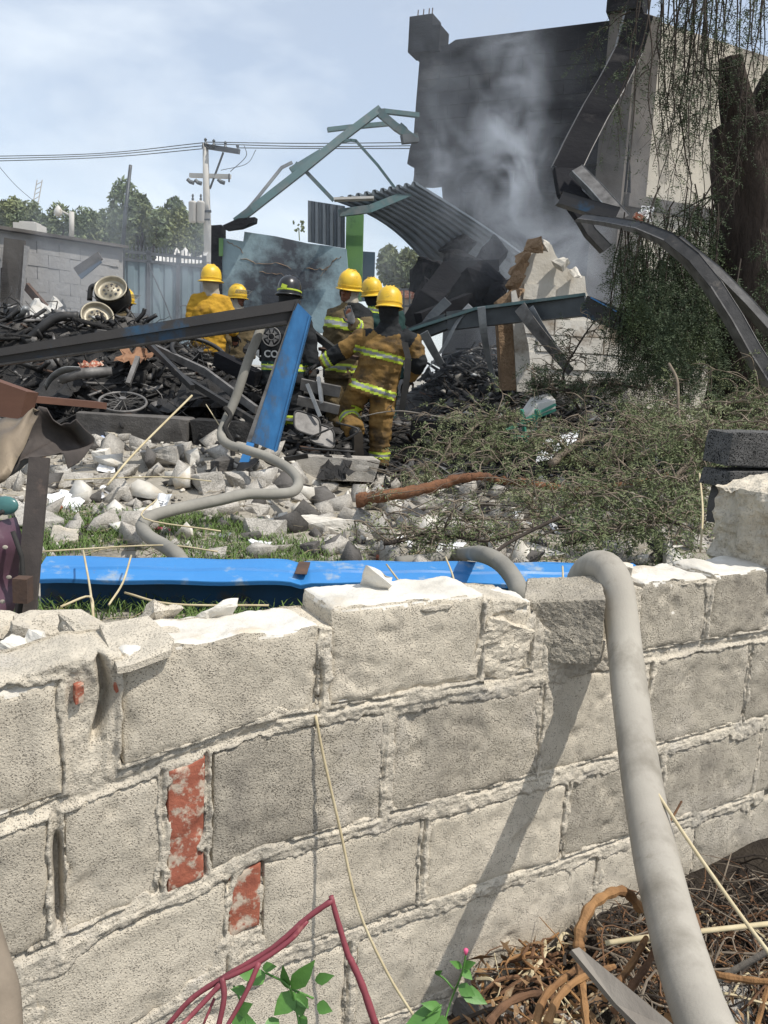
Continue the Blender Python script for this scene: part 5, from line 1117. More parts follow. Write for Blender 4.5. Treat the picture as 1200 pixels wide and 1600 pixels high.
    for k_, m_, nm in [(2+j, ('lime', 'silver')[j % 2], ('reflective_band', 'reflective_stripe')[j % 2]) for j in range(8)]:
        if (cls == k_).any(): part_arrays(nm, co+no*.002, q[cls == k_], m_, r)
    # boots, gloves
    for k in 'LR':
        a_ = J['an'+k]; sh_ = (J['kn'+k]-a_).normalized(); tv = J.get('toe'+k, None); tv = V(tv).normalized() if tv is not None else (face*V((1, 1, 0))).normalized()
        b = MB(); b.tube([a_+sh_*.16, a_+sh_*.05, a_-sh_*.02], [.062, .056, .06], 12)
        heel = a_-sh_*.045-tv*.045; sdv = tv.cross(sh_).normalized()
        sec(b, [(heel-tv*.03, sdv, sh_, .03, .035), (heel, sdv, sh_, .046, .052), (heel+tv*.09, sdv, sh_, .046, .05), (heel+tv*.18-sh_*.008, sdv, sh_, .052, .036), (heel+tv*.235-sh_*.012, sdv, sh_, .035, .026)], 14)
        co, no, q = remesh(b, .011, 2); part_arrays('boot', co, q, 'rubber', r)
        b = MB(); row = [(heel-tv*.04-sh_*.045, .03), (heel+tv*.0-sh_*.047, .042), (heel+tv*.09-sh_*.046, .04), (heel+tv*.18-sh_*.042, .052), (heel+tv*.245-sh_*.036, .03)]
        b.sheet([[p-sdv*w_ for p, w_ in row], [p+sdv*w_ for p, w_ in row]], -sh_*.016); b.build('boot_sole', 'sole', r)
        d_ = (J['wr'+k]-J['el'+k]).normalized(); b = MB(); b.tube([J['wr'+k]-d_*.06, J['wr'+k]], [.046, .036], 10); hand(b, J['wr'+k], J.get('hd'+k, d_), palmL if k == 'L' else palmR, 1.12, curlL if k == 'L' else curlR, 1 if k == 'L' else -1)
        co, no, q = remesh(b, .007, 0); part_arrays('glove', co, q, gl, r)
    # hood / collar
    b = MB(); b.tube([J['neck']-spine*.03, J['neck']+spine*.03, H-up*.04*hs-face*.015], [.098, .088, .09], 16)
    if hood: ell(b, H-face*.012*hs, (side, face, up), (.094*hs, .108*hs, .128*hs))
    co, no, q = remesh(b, .010, 2); co = co+no*(fbm(co[:, 0]*18, co[:, 1]*18, co[:, 2]*18, 3, seed)*.012)[:, None]
    if hood:   # face opening
        ce = co[q].mean(1)-np.array(H); a_ = ce@np.array(face); s_ = ce@np.array(side); u_ = ce@np.array(up)
        keep = ~((a_ > .02) & ((s_/.062)**2+((u_+.015)/.085)**2 < 1)); q = q[keep]
    part_arrays('hood' if hood else 'collar', co, q, hood or (patchm if patch else coat), r)
    if hood:
        for s_ in (-1, 1) if eyes else (): b = MB(); ell(b, H+face*.088*hs+side*.031*s_*hs+up*.005, (side, face, up), (.014, .008, .008), 10); b.build('eye', 'print', r, True)
        b = MB(); ell(b, H+face*.084*hs-up*.062*hs, (side, face, up), (.026, .010, .007), 10); b.build('mouth', 'wood', r, True)
    # helmet
    hc = H+up*(.045+lift)*hs; bs0 = hs; hs = hs*.95; hm = empty('helmet', (0, 0, 0)); 
    b = MB(); prof_ = [(.140, -.035), (.143, .0), (.142, .03), (.136, .065), (.120, .10), (.090, .13), (.048, .148), (.004, .154)]
    b.lathe(hc, up, [(a_*hs, h_*hs) for a_, h_ in prof_], 28, face, .84, False)
    for k_ in (-.035, 0, .035): 
        t_ = [hc+face*(.137*hs*math.cos(a_))+up*(.155*hs*math.sin(a_))+side*k_*hs*math.sin(a_) for a_ in [math.pi*i/14 for i in range(15)]]
        b.tube(t_, .006*hs, 6)
    bpy.data.objects.remove(hm); hm = b.build('helmet', helm, r, True)
    b = MB(); n = 36; rows = [[], []]
    for i in range(n+1):
        a_ = 2*math.pi*i/n; dv_ = face*math.cos(a_)+side*(.84*math.sin(a_)); ex = (.016+.026*max(0, -math.cos(a_))+.014*max(0, math.cos(a_)))*brim
        rows[0].append(hc+dv_*.138*hs-up*.03*hs); rows[1].append(hc+dv_*(.138*hs+ex)-up*(.042+.014*max(0, -math.cos(a_)))*hs)
    b.sheet(rows, -up*.008); b.build('brim', helm, hm, True)
    b = MB(); b.lathe(hc, up, [(.142*hs, -.012), (.146*hs, -.010), (.146*hs, .002), (.142*hs, .004)], 28, face, .845, False); b.build('helmet_band', 'lime' if helm == 'blackhelm' else 'yel', hm)
    if visor:
        rows = [[], []]
        for i in range(13): a_ = (i/12-.5)*2.3; dv_ = face*math.cos(a_)+side*math.sin(a_)*.85; rows[0].append(hc+dv_*.165*hs+up*.015); rows[1].append(hc+dv_*.20*hs+up*(.06)+face*.03)
        b = MB(); b.sheet(rows, up*.002); b.build('face_shield', 'visor', hm, True)
    return r
# 1 nearest, back turned, stepping over the debris
Y0 = 7.35
J = dict(head=P(608, 481, Y0-.02), neck=P(607, 508, Y0), chest=P(603, 543, Y0), waist=P(591, 582, Y0+.03), hip=P(584, 602, Y0+.03), hem=P(580, 617, Y0+.02),
         shL=P(563, 531, Y0), shR=P(645, 534, Y0), elL=P(531, 552, Y0+.02), wrL=P(501, 568, Y0+.05), elR=P(654, 568, Y0-.02), wrR=P(640, 592, Y0+.10),
         hiL=P(563, 604, Y0+.03), hiR=P(599, 614, Y0+.03), knL=P(543, 646, Y0+.10), anL=P(556, 678, Y0-.16), knR=P(594, 676, Y0+.02), anR=P(591, 734, Y0))
J['toeL'] = V((.05, .25, -1)); J['toeR'] = V((-.1, 1, 0))
sp = (J['neck']-J['hip']).normalized()
aL = (J['wrL']-J['elL']).normalized(); 
firefighter('nearest firefighter in worn ochre suit seen from behind with one boot raised', J, 'coat_o', 'coat_o', vox=.011, face=(.10, 1, -.10),
    bands=[(P(598, 556, Y0), V((.20, 0, 1)), .034, .27), (P(583, 608, Y0), V((.28, 0, 1)), .036, .40), (J['wrL']-aL*.07, aL, .035, .12)],
    lband=[(P(592, 711, Y0), (0, 0, 1), .034, .16), (P(548, 656, Y0+.02), (J['anL']-J['knL']), .035, .14)],
    hemr=(.215, .155), hood='coat_b', eyes=False, patch=[(P(607, 511, Y0), None, None, .155), (J['shL'].lerp(P(606, 520, Y0), .35), None, None, .10), (J['shR'].lerp(P(606, 520, Y0), .3), None, None, .12), (J['elL'].lerp(J['wrL'], .25), aL, .085, .12), (J['elR'], None, None, .10)], seed=3, palmL=(0, 0, -1))
# air-line strap on the back
b = MB(); c = [P(632, 535, Y0-.16), P(638, 560, Y0-.19), P(636, 590, Y0-.2), P(630, 625, Y0-.19), P(627, 650, Y0-.17)]
b.sheet([[p-V((.028, 0, 0)) for p in c], [p+V((.028, 0, 0)) for p in c]], (0, -.012, 0)); tag(b.build('breathing_hose', 'rubber'), 'long black strap hanging down the back of the nearest firefighter', 'strap')
# 2 looking back with a raised gloved hand
Y0 = 8.2
J = dict(head=P(545, 456, Y0), neck=P(546, 478, Y0), chest=P(546, 505, Y0), waist=P(541, 545, Y0), hip=P(537, 578, Y0), hem=P(537, 592, Y0),
         shL=P(525, 492, Y0+.02), shR=P(567, 492, Y0), elL=P(514, 530, Y0+.05), wrL=P(512, 566, Y0-.02), elR=P(571, 520, Y0-.2), wrR=P(551, 506, Y0-.34),
         hiL=P(527, 585, Y0), hiR=P(546, 585, Y0), knL=P(524, 628, Y0-.05), anL=P(522, 668, Y0), knR=P(550, 630, Y0+.1), anR=P(550, 672, Y0+.2), hdR=V((-.35, -.15, .8)))
sp = (J['neck']-J['hip']).normalized(); aR = (J['wrR']-J['elR']).normalized()
firefighter('firefighter in sooty khaki with yellow helmet looking back and raising a grey gloved hand', J, 'coat_k', 'coat_k', face=(-.40, -.90, -.10), up=(.22, .12, 1), lift=.022, vox=.012, hs=1.0, hood='hood',
    bands=[(P(533, 507, Y0), sp+V((.1, 0, 0)), .05, .30), (J['wrR']-aR*.05, aR, .035, .12), (P(537, 575, Y0), sp, .04, .4)], lband=[], patch=[(P(561, 490, Y0), None, None, .17)], seed=8, gl='glove', palmR=(.3, -1, 0), curlR=.25, hemr=(.20, .16))
# 3 behind, green collar
Y0 = 8.9
J = dict(head=P(582, 462, Y0), neck=P(590, 482, Y0), chest=P(598, 508, Y0), waist=P(598, 550, Y0), hip=P(598, 580, Y0), hem=P(598, 592, Y0), shL=P(578, 492, Y0+.05), shR=P(618, 495, Y0), elL=P(572, 530, Y0), wrL=P(574, 565, Y0-.1),
         elR=P(626, 530, Y0), wrR=P(622, 565, Y0-.1), hiL=P(590, 588, Y0), hiR=P(606, 588, Y0), knL=P(590, 625, Y0), anL=P(590, 662, Y0), knR=P(606, 625, Y0), anR=P(607, 662, Y0))
firefighter('firefighter in dark green jacket with lime collar hidden behind the nearest one', J, 'coat_g', 'coat_g', face=(-.3, 1, 0), bands=[(J['neck'].lerp(J['shL'], .35), (.15, 0, 1), .03, .22)], patch=[], seed=12, vox=.014, up=(-.15, 0, 1), hood='coat_b', eyes=False)
# 4 black suit, back turned
Y0 = 7.7
J = dict(head=P(452, 462, Y0), neck=P(448, 490, Y0), chest=P(444, 522, Y0), waist=P(443, 562, Y0), hip=P(444, 592, Y0), hem=P(444, 600, Y0), shL=P(415, 506, Y0), shR=P(474, 508, Y0), elL=P(408, 540, Y0+.1), wrL=P(420, 570, Y0+.22),
         elR=P(484, 540, Y0), wrR=P(487, 572, Y0-.05), hiL=P(430, 600, Y0), hiR=P(456, 600, Y0), knL=P(428, 640, Y0), anL=P(430, 680, Y0), knR=P(456, 640, Y0), anR=P(455, 680, Y0))
ff4 = firefighter('firefighter in black with black helmet standing behind the leaning blue post', J, 'coat_b', 'coat_b', 'blackhelm', face=(.25, 1, -.1), vox=.013, bands=[(P(443, 574, Y0), (0, 0, 1), .028, .30)], lband=[(P(456, 655, Y0), (0, 0, 1), .04, .14), (P(430, 655, Y0), (0, 0, 1), .04, .14)], patch=[(P(444, 574, Y0), (0, 0, 1), .045, .3)], patchm='coat_g', seed=15, visor=False, hood='coat_b', eyes=False, hs=.96)
b = MB(); b.box(P(444, 447, Y0-.155), (.05, .012, .035), Matrix.Rotation(.3, 3, 'Y')); b.build('helmet_patch', 'lime', ff4)
ec = P(424, 526, Y0-.20); rt = V((1, -.12, 0)).normalized()
b = MB(); b.torus(ec, .085, .005, (.12, 1, 0), 28, 5); b.torus(ec, .030, .004, (.12, 1, 0), 20, 5)
for k in range(8):
    a_ = k*math.pi/4; d_ = rt*math.cos(a_)+V((0, 0, 1))*math.sin(a_); L_ = .078 if k % 2 == 0 else .060
    s_ = rt*-math.sin(a_)+V((0, 0, 1))*math.cos(a_); b.prism([ec+d_*.034+s_*.006, ec+d_*L_+s_*.022, ec+d_*L_-s_*.022, ec+d_*.034-s_*.006], (0, .003, 0))
b.build('cross_emblem', 'ash', ff4)
fc = bpy.data.curves.new('lettering', 'FONT'); fc.body = 'M. CORT'; fc.size = .088; fc.extrude = .002; fc.align_x = 'CENTER'; fc.offset = .002
fo = bpy.data.objects.new('t', fc); COL.objects.link(fo); bpy.context.view_layer.update()
me = bpy.data.meshes.new_from_object(fo.evaluated_get(bpy.context.evaluated_depsgraph_get())); bpy.data.objects.remove(fo)
me.transform(Matrix.Translation(P(423, 558, Y0-.215)) @ Matrix((rt, V((0, 0, 1)), rt.cross(V((0, 0, 1))))).transposed().to_4x4()); me.name = 'lettering'
link('lettering', me, 'silver', ff4)
# 5 mustard jacket, left
Y0 = 9.4
J = dict(head=P(330, 440, Y0), neck=P(330, 460, Y0), chest=P(330, 484, Y0), waist=P(326, 516, Y0), hip=P(324, 540, Y0), hem=P(323, 552, Y0), shL=P(308, 470, Y0), shR=P(350, 472, Y0), elL=P(301, 494, Y0-.05), wrL=P(308, 512, Y0+.18),
         elR=P(362, 500, Y0), wrR=P(366, 522, Y0+.12), hiL=P(314, 546, Y0), hiR=P(335, 546, Y0), knL=P(314, 582, Y0), anL=P(314, 620, Y0), knR=P(337, 582, Y0), anR=P(337, 620, Y0))
firefighter('firefighter in clean mustard yellow jacket with back turned in front of the gate', J, 'coat_y', 'coat_o', face=(.2, 1, 0), vox=.014, hood='hood', seed=21, hs=.98, hemr=(.21, .15), brim=1.5)
# 6 far one in smoke with raised shield
Y0 = 11.0
J = dict(head=P(371, 467, Y0), neck=P(371, 484, Y0), chest=P(372, 504, Y0), waist=P(372, 532, Y0), hip=P(372, 552, Y0), hem=P(372, 560, Y0), shL=P(359, 492, Y0), shR=P(385, 492, Y0), elL=P(355, 515, Y0-.05), wrL=P(360, 535, Y0-.1),
         elR=P(389, 515, Y0), wrR=P(386, 536, Y0-.1), hiL=P(366, 556, Y0), hiR=P(379, 556, Y0), knL=P(366, 585, Y0), anL=P(366, 612, Y0), knR=P(379, 585, Y0), anR=P(379, 612, Y0))
firefighter('distant firefighter with raised clear face shield standing in smoke by the dark column', J, 'coat_k', 'coat_k', face=(.8, -.5, 0), vox=.016, visor=True, seed=25, hood='hood')
# 7 crouching behind the wheels
Y0 = 10.4
J = dict(head=P(194, 474, Y0), neck=P(192, 492, Y0), chest=P(188, 512, Y0), waist=P(186, 538, Y0), hip=P(185, 556, Y0), hem=P(185, 562, Y0), shL=P(176, 500, Y0), shR=P(202, 501, Y0), elL=P(172, 522, Y0-.05), wrL=P(178, 540, Y0-.1),
         elR=P(206, 520, Y0), wrR=P(212, 534, Y0-.1), hiL=P(178, 560, Y0), hiR=P(192, 560, Y0), knL=P(178, 585, Y0), anL=P(178, 610, Y0), knR=P(193, 585, Y0), anR=P(193, 610, Y0))
firefighter('firefighter with yellow helmet mostly hidden behind the upturned wheels', J, 'coat_k', 'coat_k', face=(.9, -.3, 0), vox=.016, visor=True, seed=28)
# ------------------------------------------------------------------ rubble, grass, debris
_gx = np.linspace(-8, 9, 681); _gy = np.linspace(1.2, 15, 553); _gz = hyw(*np.meshgrid(_gx, _gy)).tolist()
def zyard(x, y):
    i = min(max(int((x+8)*40), 0), 679); j = min(max(int((y-1.2)*40), 0), 551); fx = min(max((x+8)*40-i, 0), 1); fy = min(max((y-1.2)*40-j, 0), 1)
    return (_gz[j][i]*(1-fx)+_gz[j][i+1]*fx)*(1-fy)+(_gz[j+1][i]*(1-fx)+_gz[j+1][i+1]*fx)*fy
def GG(x, y):
    """where the sight line through a pixel meets the yard"""
    d = ray(x, y); t = 1.5
    for i in range(900):
        p = CAM+d*t
        if p.z <= zyard(p.x, p.y): return p
        t += .02
    return CAM+d*t
def protos(n, rng, flat=(.5, .9), boxy=.5):
    out = []
    for i in range(n):
        s = (1, rng.uniform(.6, 1), rng.uniform(*flat)); vs, fs = chunk_shape(rng, s, 8, boxy)
        tr = []
        for f in fs:
            for k in range(1, len(f)-1): tr.append((f[0], f[k], f[k+1]))
        out.append((np.array(vs), np.array(tr)))
    return out
def scatter(name, pr, P_, S_, rng, m_mats, midx=None, parent=None, tilt=1.0, anis=None):
    """merge copies of prototypes: positions P_, sizes S_"""
    V_, T_, I_ = [], [], []; base = 0
    for i in range(len(P_)):
        v, t = pr[rng.integers(len(pr))]
        a, b_, c = rng.uniform(0, 6.28), rng.uniform(-tilt, tilt), rng.uniform(-tilt, tilt)
        R3 = np.array(Euler((b_, c, a)).to_matrix()); w = v*S_[i] if anis is None else v*anis[i]
        V_.append(w@R3.T+P_[i]); T_.append(t+base); base += len(v); I_.append(np.full(len(t), 0 if midx is None else midx[i]))
    me = arr_mesh(name, np.concatenate(V_), None, np.concatenate(T_), np.concatenate(I_))
    return link(name, me, None, parent, False, mats=m_mats)
rg = np.random.default_rng(77); rr = random.Random(77)
PR = protos(24, rr)
def field(n, xa, xb, ya, yb, s0, s1, dens=None, pw_=2.2, sink=.2):
    P_ = []; S_ = []
    while len(P_) < n:
        x = rg.uniform(xa, xb, n); y = rg.uniform(ya, yb, n); k = np.ones(n, bool) if dens is None else rg.random(n) < dens(x, y)
        k &= wall_n(x, y) < -.2
        x, y = x[k], y[k]; s = s0+(s1-s0)*rg.random(len(x))**pw_; z = hyw(x, y)+s*(.5-sink)*.6
        for i in range(len(x)): P_.append((x[i], y[i], z[i])); S_.append(s[i])
    return np.array(P_[:n]), np.array(S_[:n])
def dl(x, y):     # rubble thins out on the grass
    gz = np.exp(-((x+1.1)/1.2)**2-((y-4.1)/.55)**2)
    px = x/y*1250+600
    return np.clip(sst(3.3, 4.0, y)*(1-.85*gz)*(1-.3*sst(0, 1, x))+.1, 0, 1)
p_, s_ = field(5200, -4.2, 3.6, 3.0, 7.2, .008, .06, dl, 3)
o = scatter('small_rubble', PR, p_, s_, rg, ['chunk', 'whitecon', 'soil', 'brick', 'chunk_dark'], rg.choice(5, len(p_), p=[.47, .18, .22, .012, .118])); tag(o, kind='stuff')
p_, s_ = field(760, -4.2, 3.0, 3.8, 7.1, .07, .23, dl, 2.3)
o = scatter('broken_masonry', PR, p_, s_, rg, ['chunk', 'whitecon', 'chunk_dark', 'brick'], rg.choice(4, len(p_), p=[.64, .18, .17, .01])); tag(o, kind='stuff')
CH = [(320, 690, .23, .12, 'chunk', 'pale rounded concrete lump at the foot of the hanging hose'), (322, 765, .27, .15, 'chunk', 'big angular concrete block under the bend of the hose'),
 (414, 838, .23, .14, 'chunk', 'squarish grey block lying at the edge of the grass'), (505, 832, .36, .12, 'whitecon', 'wide flat pale slab right of the squarish block'), (255, 722, .42, .14, 'chunk', 'long low slab in the middle of the left rubble'),
 (158, 756, .13, .10, 'chunk', 'round stone near the brown metal sheet'), (372, 760, .18, .12, 'chunk', 'lump between the big angular block and the hose curl'), (340, 735, .22, .12, 'chunk_dark', 'darker lump behind the big angular block'),
 (300, 722, .13, .13, 'whitecon', 'white upright chip leaning on the long low slab'), (160, 722, .15, .13, 'whitecon', 'white wedge standing near the striped paper'), (115, 760, .28, .10, 'chunk', 'dull slab left of the round stone'),
 (100, 850, .20, .09, 'mortar', 'crumbly mortar lump behind the blue beam at the left'), (60, 820, .40, .10, 'chunk', 'long dull block behind the iron post'), (555, 875, .12, .08, 'chunk', 'small chunk just behind the middle of the blue beam'),
 (485, 868, .12, .09, 'chunk_dark', 'dark chunk just behind the blue beam beside the flat slab'), (515, 770, .14, .10, 'chunk', 'grey lump below the nearest firefighter raised boot'), (440, 782, .32, .07, 'chunk', 'flat slab under the curl of the hose'),
 (700, 800, .20, .12, 'chunk', 'grey stone under the red fallen trunk'), (740, 800, .22, .12, 'chunk_dark', 'dark stone under the red fallen trunk'), (655, 790, .22, .10, 'chunk', 'pale slab left of the stone under the trunk'), (775, 840, .26, .12, 'chunk_dark', 'dark flat stone among the fallen twigs'),
 (720, 875, .16, .08, 'chunk', 'small block behind the blue beam among the twigs'), (850, 872, .22, .08, 'whitecon', 'pale slab just behind the beam near the hose arch'), (915, 838, .16, .12, 'chunk', 'round pale lump in the twigs behind the hose arch'), (370, 952, .09, .05, 'chunk', 'small rounded lump in front of the blue beam'),
 (600, 760, .20, .10, 'chunk', 'grey block by the standing boot of the nearest firefighter'), (200, 742, .18, .10, 'chunk', 'lump right of the round stone'), (225, 690, .20, .14, 'chunk', 'mottled lump below the burnt footing'), (180, 690, .2, .12, 'mortar', 'beige lump near the blue printed paper'), (400, 800, .15, .08, 'chunk', 'flat chip below the hose curl')]
for i, (x, y, w_, h_, m_, lab) in enumerate(CH):
    p = GG(x, y); p.z += h_*.30
    tag(rough_chunk('concrete_chunk', p, (w_, w_*.7, h_), (rr.uniform(-14, 14), rr.uniform(-14, 14), rr.uniform(0, 180)), m_, 500+i, None, 3, .03, .75, n=7), lab, 'rubble', 'larger lumps of concrete lying behind the wall')
# burnt footing and grey kerb
def beam_thing(name, a_, b_, w_, h_, m_, lab, cat, seed=0):
    o = rough_chunk(name, (V(a_)+V(b_))/2, ((V(b_)-V(a_)).length, w_, h_), (0, 0, math.degrees(math.atan2(b_[1]-a_[1], b_[0]-a_[0]))), m_, seed, None, 4, .006, 1.0, n=0); return tag(o, lab, cat)
beam_thing('footing', P(120, 664, 7.0), P(300, 676, 6.9), .25, .26, 'chunk_dark', 'long sooty concrete footing under the charred heap', 'footing', 3)
beam_thing('footing', P(300, 672, 6.95), P(405, 684, 6.9), .25, .24, 'char', 'short charred footing left of the blue post', 'footing', 4)
beam_thing('kerb', P(462, 722, 6.9), P(592, 738, 6.95), .3, .20, 'chunk', 'grey concrete kerb behind the raised boot', 'kerb', 5)
beam_thing('footing', P(640, 668, 7.9), P(800, 680, 7.8), .25, .20, 'soot', 'charred sill right of the nearest firefighter', 'footing', 6)
# papers
def paper(x, y, w_, h_, lab, m_='paper', seed=0, stand=.25, lines=0):
    rng = random.Random(seed+x); p = GG(x, y+4); p.z += .015; R3 = Euler((rng.uniform(.1, .5)+stand, rng.uniform(-.3, .3), rng.uniform(-.8, .8))).to_matrix(); n = 5; rows = []
    for i in range(n): rows.append([p+R3 @ V(((j/(n-1)-.5)*w_*(1+.2*rng.uniform(-1, 1)), (i/(n-1)-.2)*h_, .14*w_*rng.uniform(-1, 1)*(1 if 0 < i < n-1 else .6))) for j in range(n)])
    b = MB(); b.sheet(rows, (0, 0, .0015)); o = b.build('paper_scrap', m_); tag(o, lab, 'paper', 'papers scattered over the rubble')
    for k in range(lines):
        b = MB(); t = (k+1)/(lines+1); q = [rows[1][1].lerp(rows[1][3], 0)+(rows[3][1]-rows[1][1])*t+R3 @ V((0, 0, .012)), rows[1][3]+(rows[3][3]-rows[1][3])*t+R3 @ V((0, 0, .012))]; b.bar(q[0], q[1], .006, .002); b.build('printed_line', 'print', o)
PP = [(98, 790, .20, .14, 'crumpled white papers beside the iron post'), (112, 778, .16, .10, 'white paper just behind the pile beside the iron post'), (85, 782, .13, .10, 'white sheet half hidden by the iron post'), (218, 803, .16, .08, 'white folded card in the grass left of the ticket'),
 (165, 735, .14, .10, 'grey white sheet on the left rubble'), (148, 778, .13, .05, 'small white scrap on the grass edge'), (170, 768, .16, .05, 'thin white scrap lying flat behind the grass'), (480, 775, .14, .06, 'white green card at the hose curl'), (405, 858, .12, .07, 'white folded paper leaning below the squarish block'),
 (345, 838, .10, .04, 'small white scrap in the grass by the beam'), (700, 860, .22, .08, 'large white crumpled sheet behind the beam'), (650, 855, .12, .06, 'white scrap left of the large crumpled sheet'), (640, 800, .10, .08, 'white scrap under the fallen trunk'), (632, 845, .06, .06, 'small white scrap near the twigs'),
 (822, 815, .10, .14, 'upright white scrap among the twigs'), (870, 830, .06, .12, 'narrow white scrap among the twigs'), (175, 935, .13, .08, 'white rag lying in the grass before the blue beam'), (735, 800, .10, .05, 'bluish white scrap on the stones'), (810, 735, .14, .14, 'pale upright paper by the white plastic sheet')]
for i, (x, y, w_, h_, lab) in enumerate(PP): paper(x, y, w_, h_, lab, seed=i)
paper(244, 800, .13, .17, 'small printed ticket standing on the hose in the grass', seed=40, stand=.8, lines=4)
paper(142, 686, .22, .13, 'blue printed newspaper on the rubble near the brown sheet', 'paperblue', seed=41)
paper(252, 828, .10, .03, 'pink scrap in the grass beside the hose', 'pink', seed=42, stand=0)
b = MB(); q = [P(x, y, Y_) for x, y, Y_ in ((838, 722, 6.2), (848, 690, 6.4), (905, 674, 6.4), (900, 690, 6.3), (868, 716, 6.2))]; b.prism(q, (0, .02, .01)); tag(b.build('plastic_sheet', 'paper'), 'large white plastic sheet standing among the fallen branches', 'sheet')
# straws littering the ground
def sticks_stuff(name, n, gen, mats_, rmin, rmax, parent=None, sides=3):
    V_, Q_, I_ = [], [], []; base = 0
    for i in range(n):
        pts_, mi = gen(i); k = len(pts_); r = rr.uniform(rmin, rmax)
        d_ = (pts_[-1]-pts_[0]).normalized(); a_ = d_.orthogonal().normalized(); b_ = d_.cross(a_)
        for j, p in enumerate(pts_):
            rad = r*(1-.6*j/(k-1))
            for s in range(sides): t = 6.283*s/sides; V_.append(p+a_*(rad*math.cos(t))+b_*(rad*math.sin(t)))
        for j in range(k-1):
            for s in range(sides): Q_.append((base+j*sides+s, base+j*sides+(s+1) % sides, base+(j+1)*sides+(s+1) % sides, base+(j+1)*sides+s)); I_.append(mi)
        base += k*sides
    o = link(name, arr_mesh(name, np.array([tuple(v) for v in V_]), np.array(Q_), None, np.array(I_)), None, parent, False, mats=mats_); o['kind'] = 'stuff'; return o
def gstraw(i):
    px_, py_ = rr.uniform(60, 1060), rr.uniform(740, 958); p = GG(px_, py_) if i % 3 == 0 else None
    if p is None:
        Y_ = rr.uniform(2.6, 6); x_ = rr.uniform(-.55, .35)*Y_; p = V((x_, Y_, zyard(x_, Y_)))
        if wall_n(x_, Y_) > -.2: p = V((-1.5, 4.2, .0))
    a = rr.gauss(0, .5)+(0 if rr.random() < .7 else 1.5); L_ = rr.uniform(.04, .32)*(1 if rr.random() < .3 else .6); d_ = V((math.cos(a), math.sin(a), rr.uniform(-.1, .25))); p = p+V((0, 0, .02))
    return [p, p+d_*L_*.5+V((0, 0, rr.uniform(-.005, .02))), p+d_*L_], rr.choice((0, 0, 0, 1, 2))
sticks_stuff('straw_litter', 900, gstraw, ['straw', 'greywood', 'twig'], .001, .0032)
for i, (pts_, lab) in enumerate(((((245, 790, 4.4), (300, 618, 5.2)), 0), (((130, 860, 3.1), (140, 915, 2.75), (146, 965, 2.4)), 'pale straw crossing the blue beam near the iron post'), (((205, 868, 3.1), (192, 910, 2.8), (170, 945, 2.6)), 'second pale straw crossing the blue beam'),
        (((195, 926, 2.75), (270, 944, 2.65), (420, 946, 2.7)), 'long straw lying in front of the blue beam'), (((245, 780, 4.3), (225, 810, 4.0), (345, 830, 3.9)), 'bent straw beside the hose in the grass'), (((95, 948, 2.5), (140, 932, 2.6), (146, 962, 2.45)), 'kinked straw in the grass by the iron post'),
        (((696, 870, 3.2), (706, 895, 3.0), (712, 918, 2.8)), 'straw leaning on the beam in the middle'), (((604, 882, 3.2), (625, 910, 3.0)), 'short straw tip at the middle of the beam'), (((879, 885, 3.1), (880, 905, 3.0)), 'tiny straw on the beam by the arch'), (((1094, 862, 3.0), (1098, 800, 3.2), (1093, 740, 3.5)), 'thin upright straw in front of the fallen branches'))):
    if lab == 0: pts_ = ((168, 758, 4.7), (212, 706, 5.0), (300, 618, 5.6)); lab = 'long pale cane leaning over the left rubble'
    stick([P(*q) for q in pts_], .004 if i else .007, 'straw', lab, 'stalk', 'dry_stalk')
for i, (pts_, lab) in enumerate(((((322, 632, 6.4), (345, 668, 6.1)), 'short pale stick left of the hanging hose'), (((60, 862, 3.5), (250, 852, 3.6), (340, 862, 3.5)), 'long straw just behind the blue beam'), (((100, 750, 4.8), (250, 745, 4.9), (330, 752, 4.8)), 'thin straw lying level on the left rubble'))):
    stick([P(*q) for q in pts_], .004, 'straw', lab, 'stalk', 'dry_stalk')
# grass
def grass(name, n, gen, h0, h1):
    X = np.zeros((n, 3)); 
    for i in range(n): X[i] = gen()
    X[:, 2] = hyw(X[:, 0], X[:, 1])-.005
    a = rg.uniform(0, 6.28, n); ln = np.stack([np.cos(a), np.sin(a), 0*a], 1); h = rg.uniform(h0, h1, n)[:, None]*.8; le = rg.uniform(.5, 1.7, n)[:, None]; sd_ = np.stack([-np.sin(a), np.cos(a), 0*a], 1)*rg.uniform(.0015, .0035, n)[:, None]
    up_ = np.array([0, 0, 1.0]); p0 = X; p1 = X+up_*h*.5+ln*h*le*.2; p2 = X+up_*h*.85+ln*h*le*.6; p3 = X+up_*h*(.95-.35*le)+ln*h*le*1.1
    v = np.stack([p0-sd_, p0+sd_, p1-sd_, p1+sd_, p2-sd_*.7, p2+sd_*.7, p3-sd_*.1, p3+sd_*.1], 1).reshape(-1, 3)
    b0 = np.arange(n)[:, None]*8; q = np.concatenate([b0+[0, 1, 3, 2], b0+[2, 3, 5, 4], b0+[4, 5, 7, 6]]); o = link(name, arr_mesh(name, v, q), 'grass', None, False); o['kind'] = 'stuff'
VNG = vn(*np.meshgrid(np.arange(800)/20-20, np.arange(400)/20), 0, 5).tolist()
def g1():
    while True:
        x, y = rr.uniform(-2.2, .2), rr.uniform(3.35, 4.9); px_ = 600+x/y*1250
        if VNG[int((y*2.2)*20) % 400][int((x*2.2+20)*20) % 800] > rr.uniform(-.5, .35)+.35*max(0, (y-4.3)/.6): return (x, y, 0)
def g2():
    while True:
        x, y = rr.uniform(-1.35, 1.0), rr.uniform(2.0, 3.2)
        if wall_n(x, y) < -.22 and VNG[int((y*3)*20) % 400][int((x*3+20)*20) % 800] > -.45: return (x, y, 0)
def g3(): return (rr.gauss(.55, .25), rr.uniform(2.2, 3.0), 0)
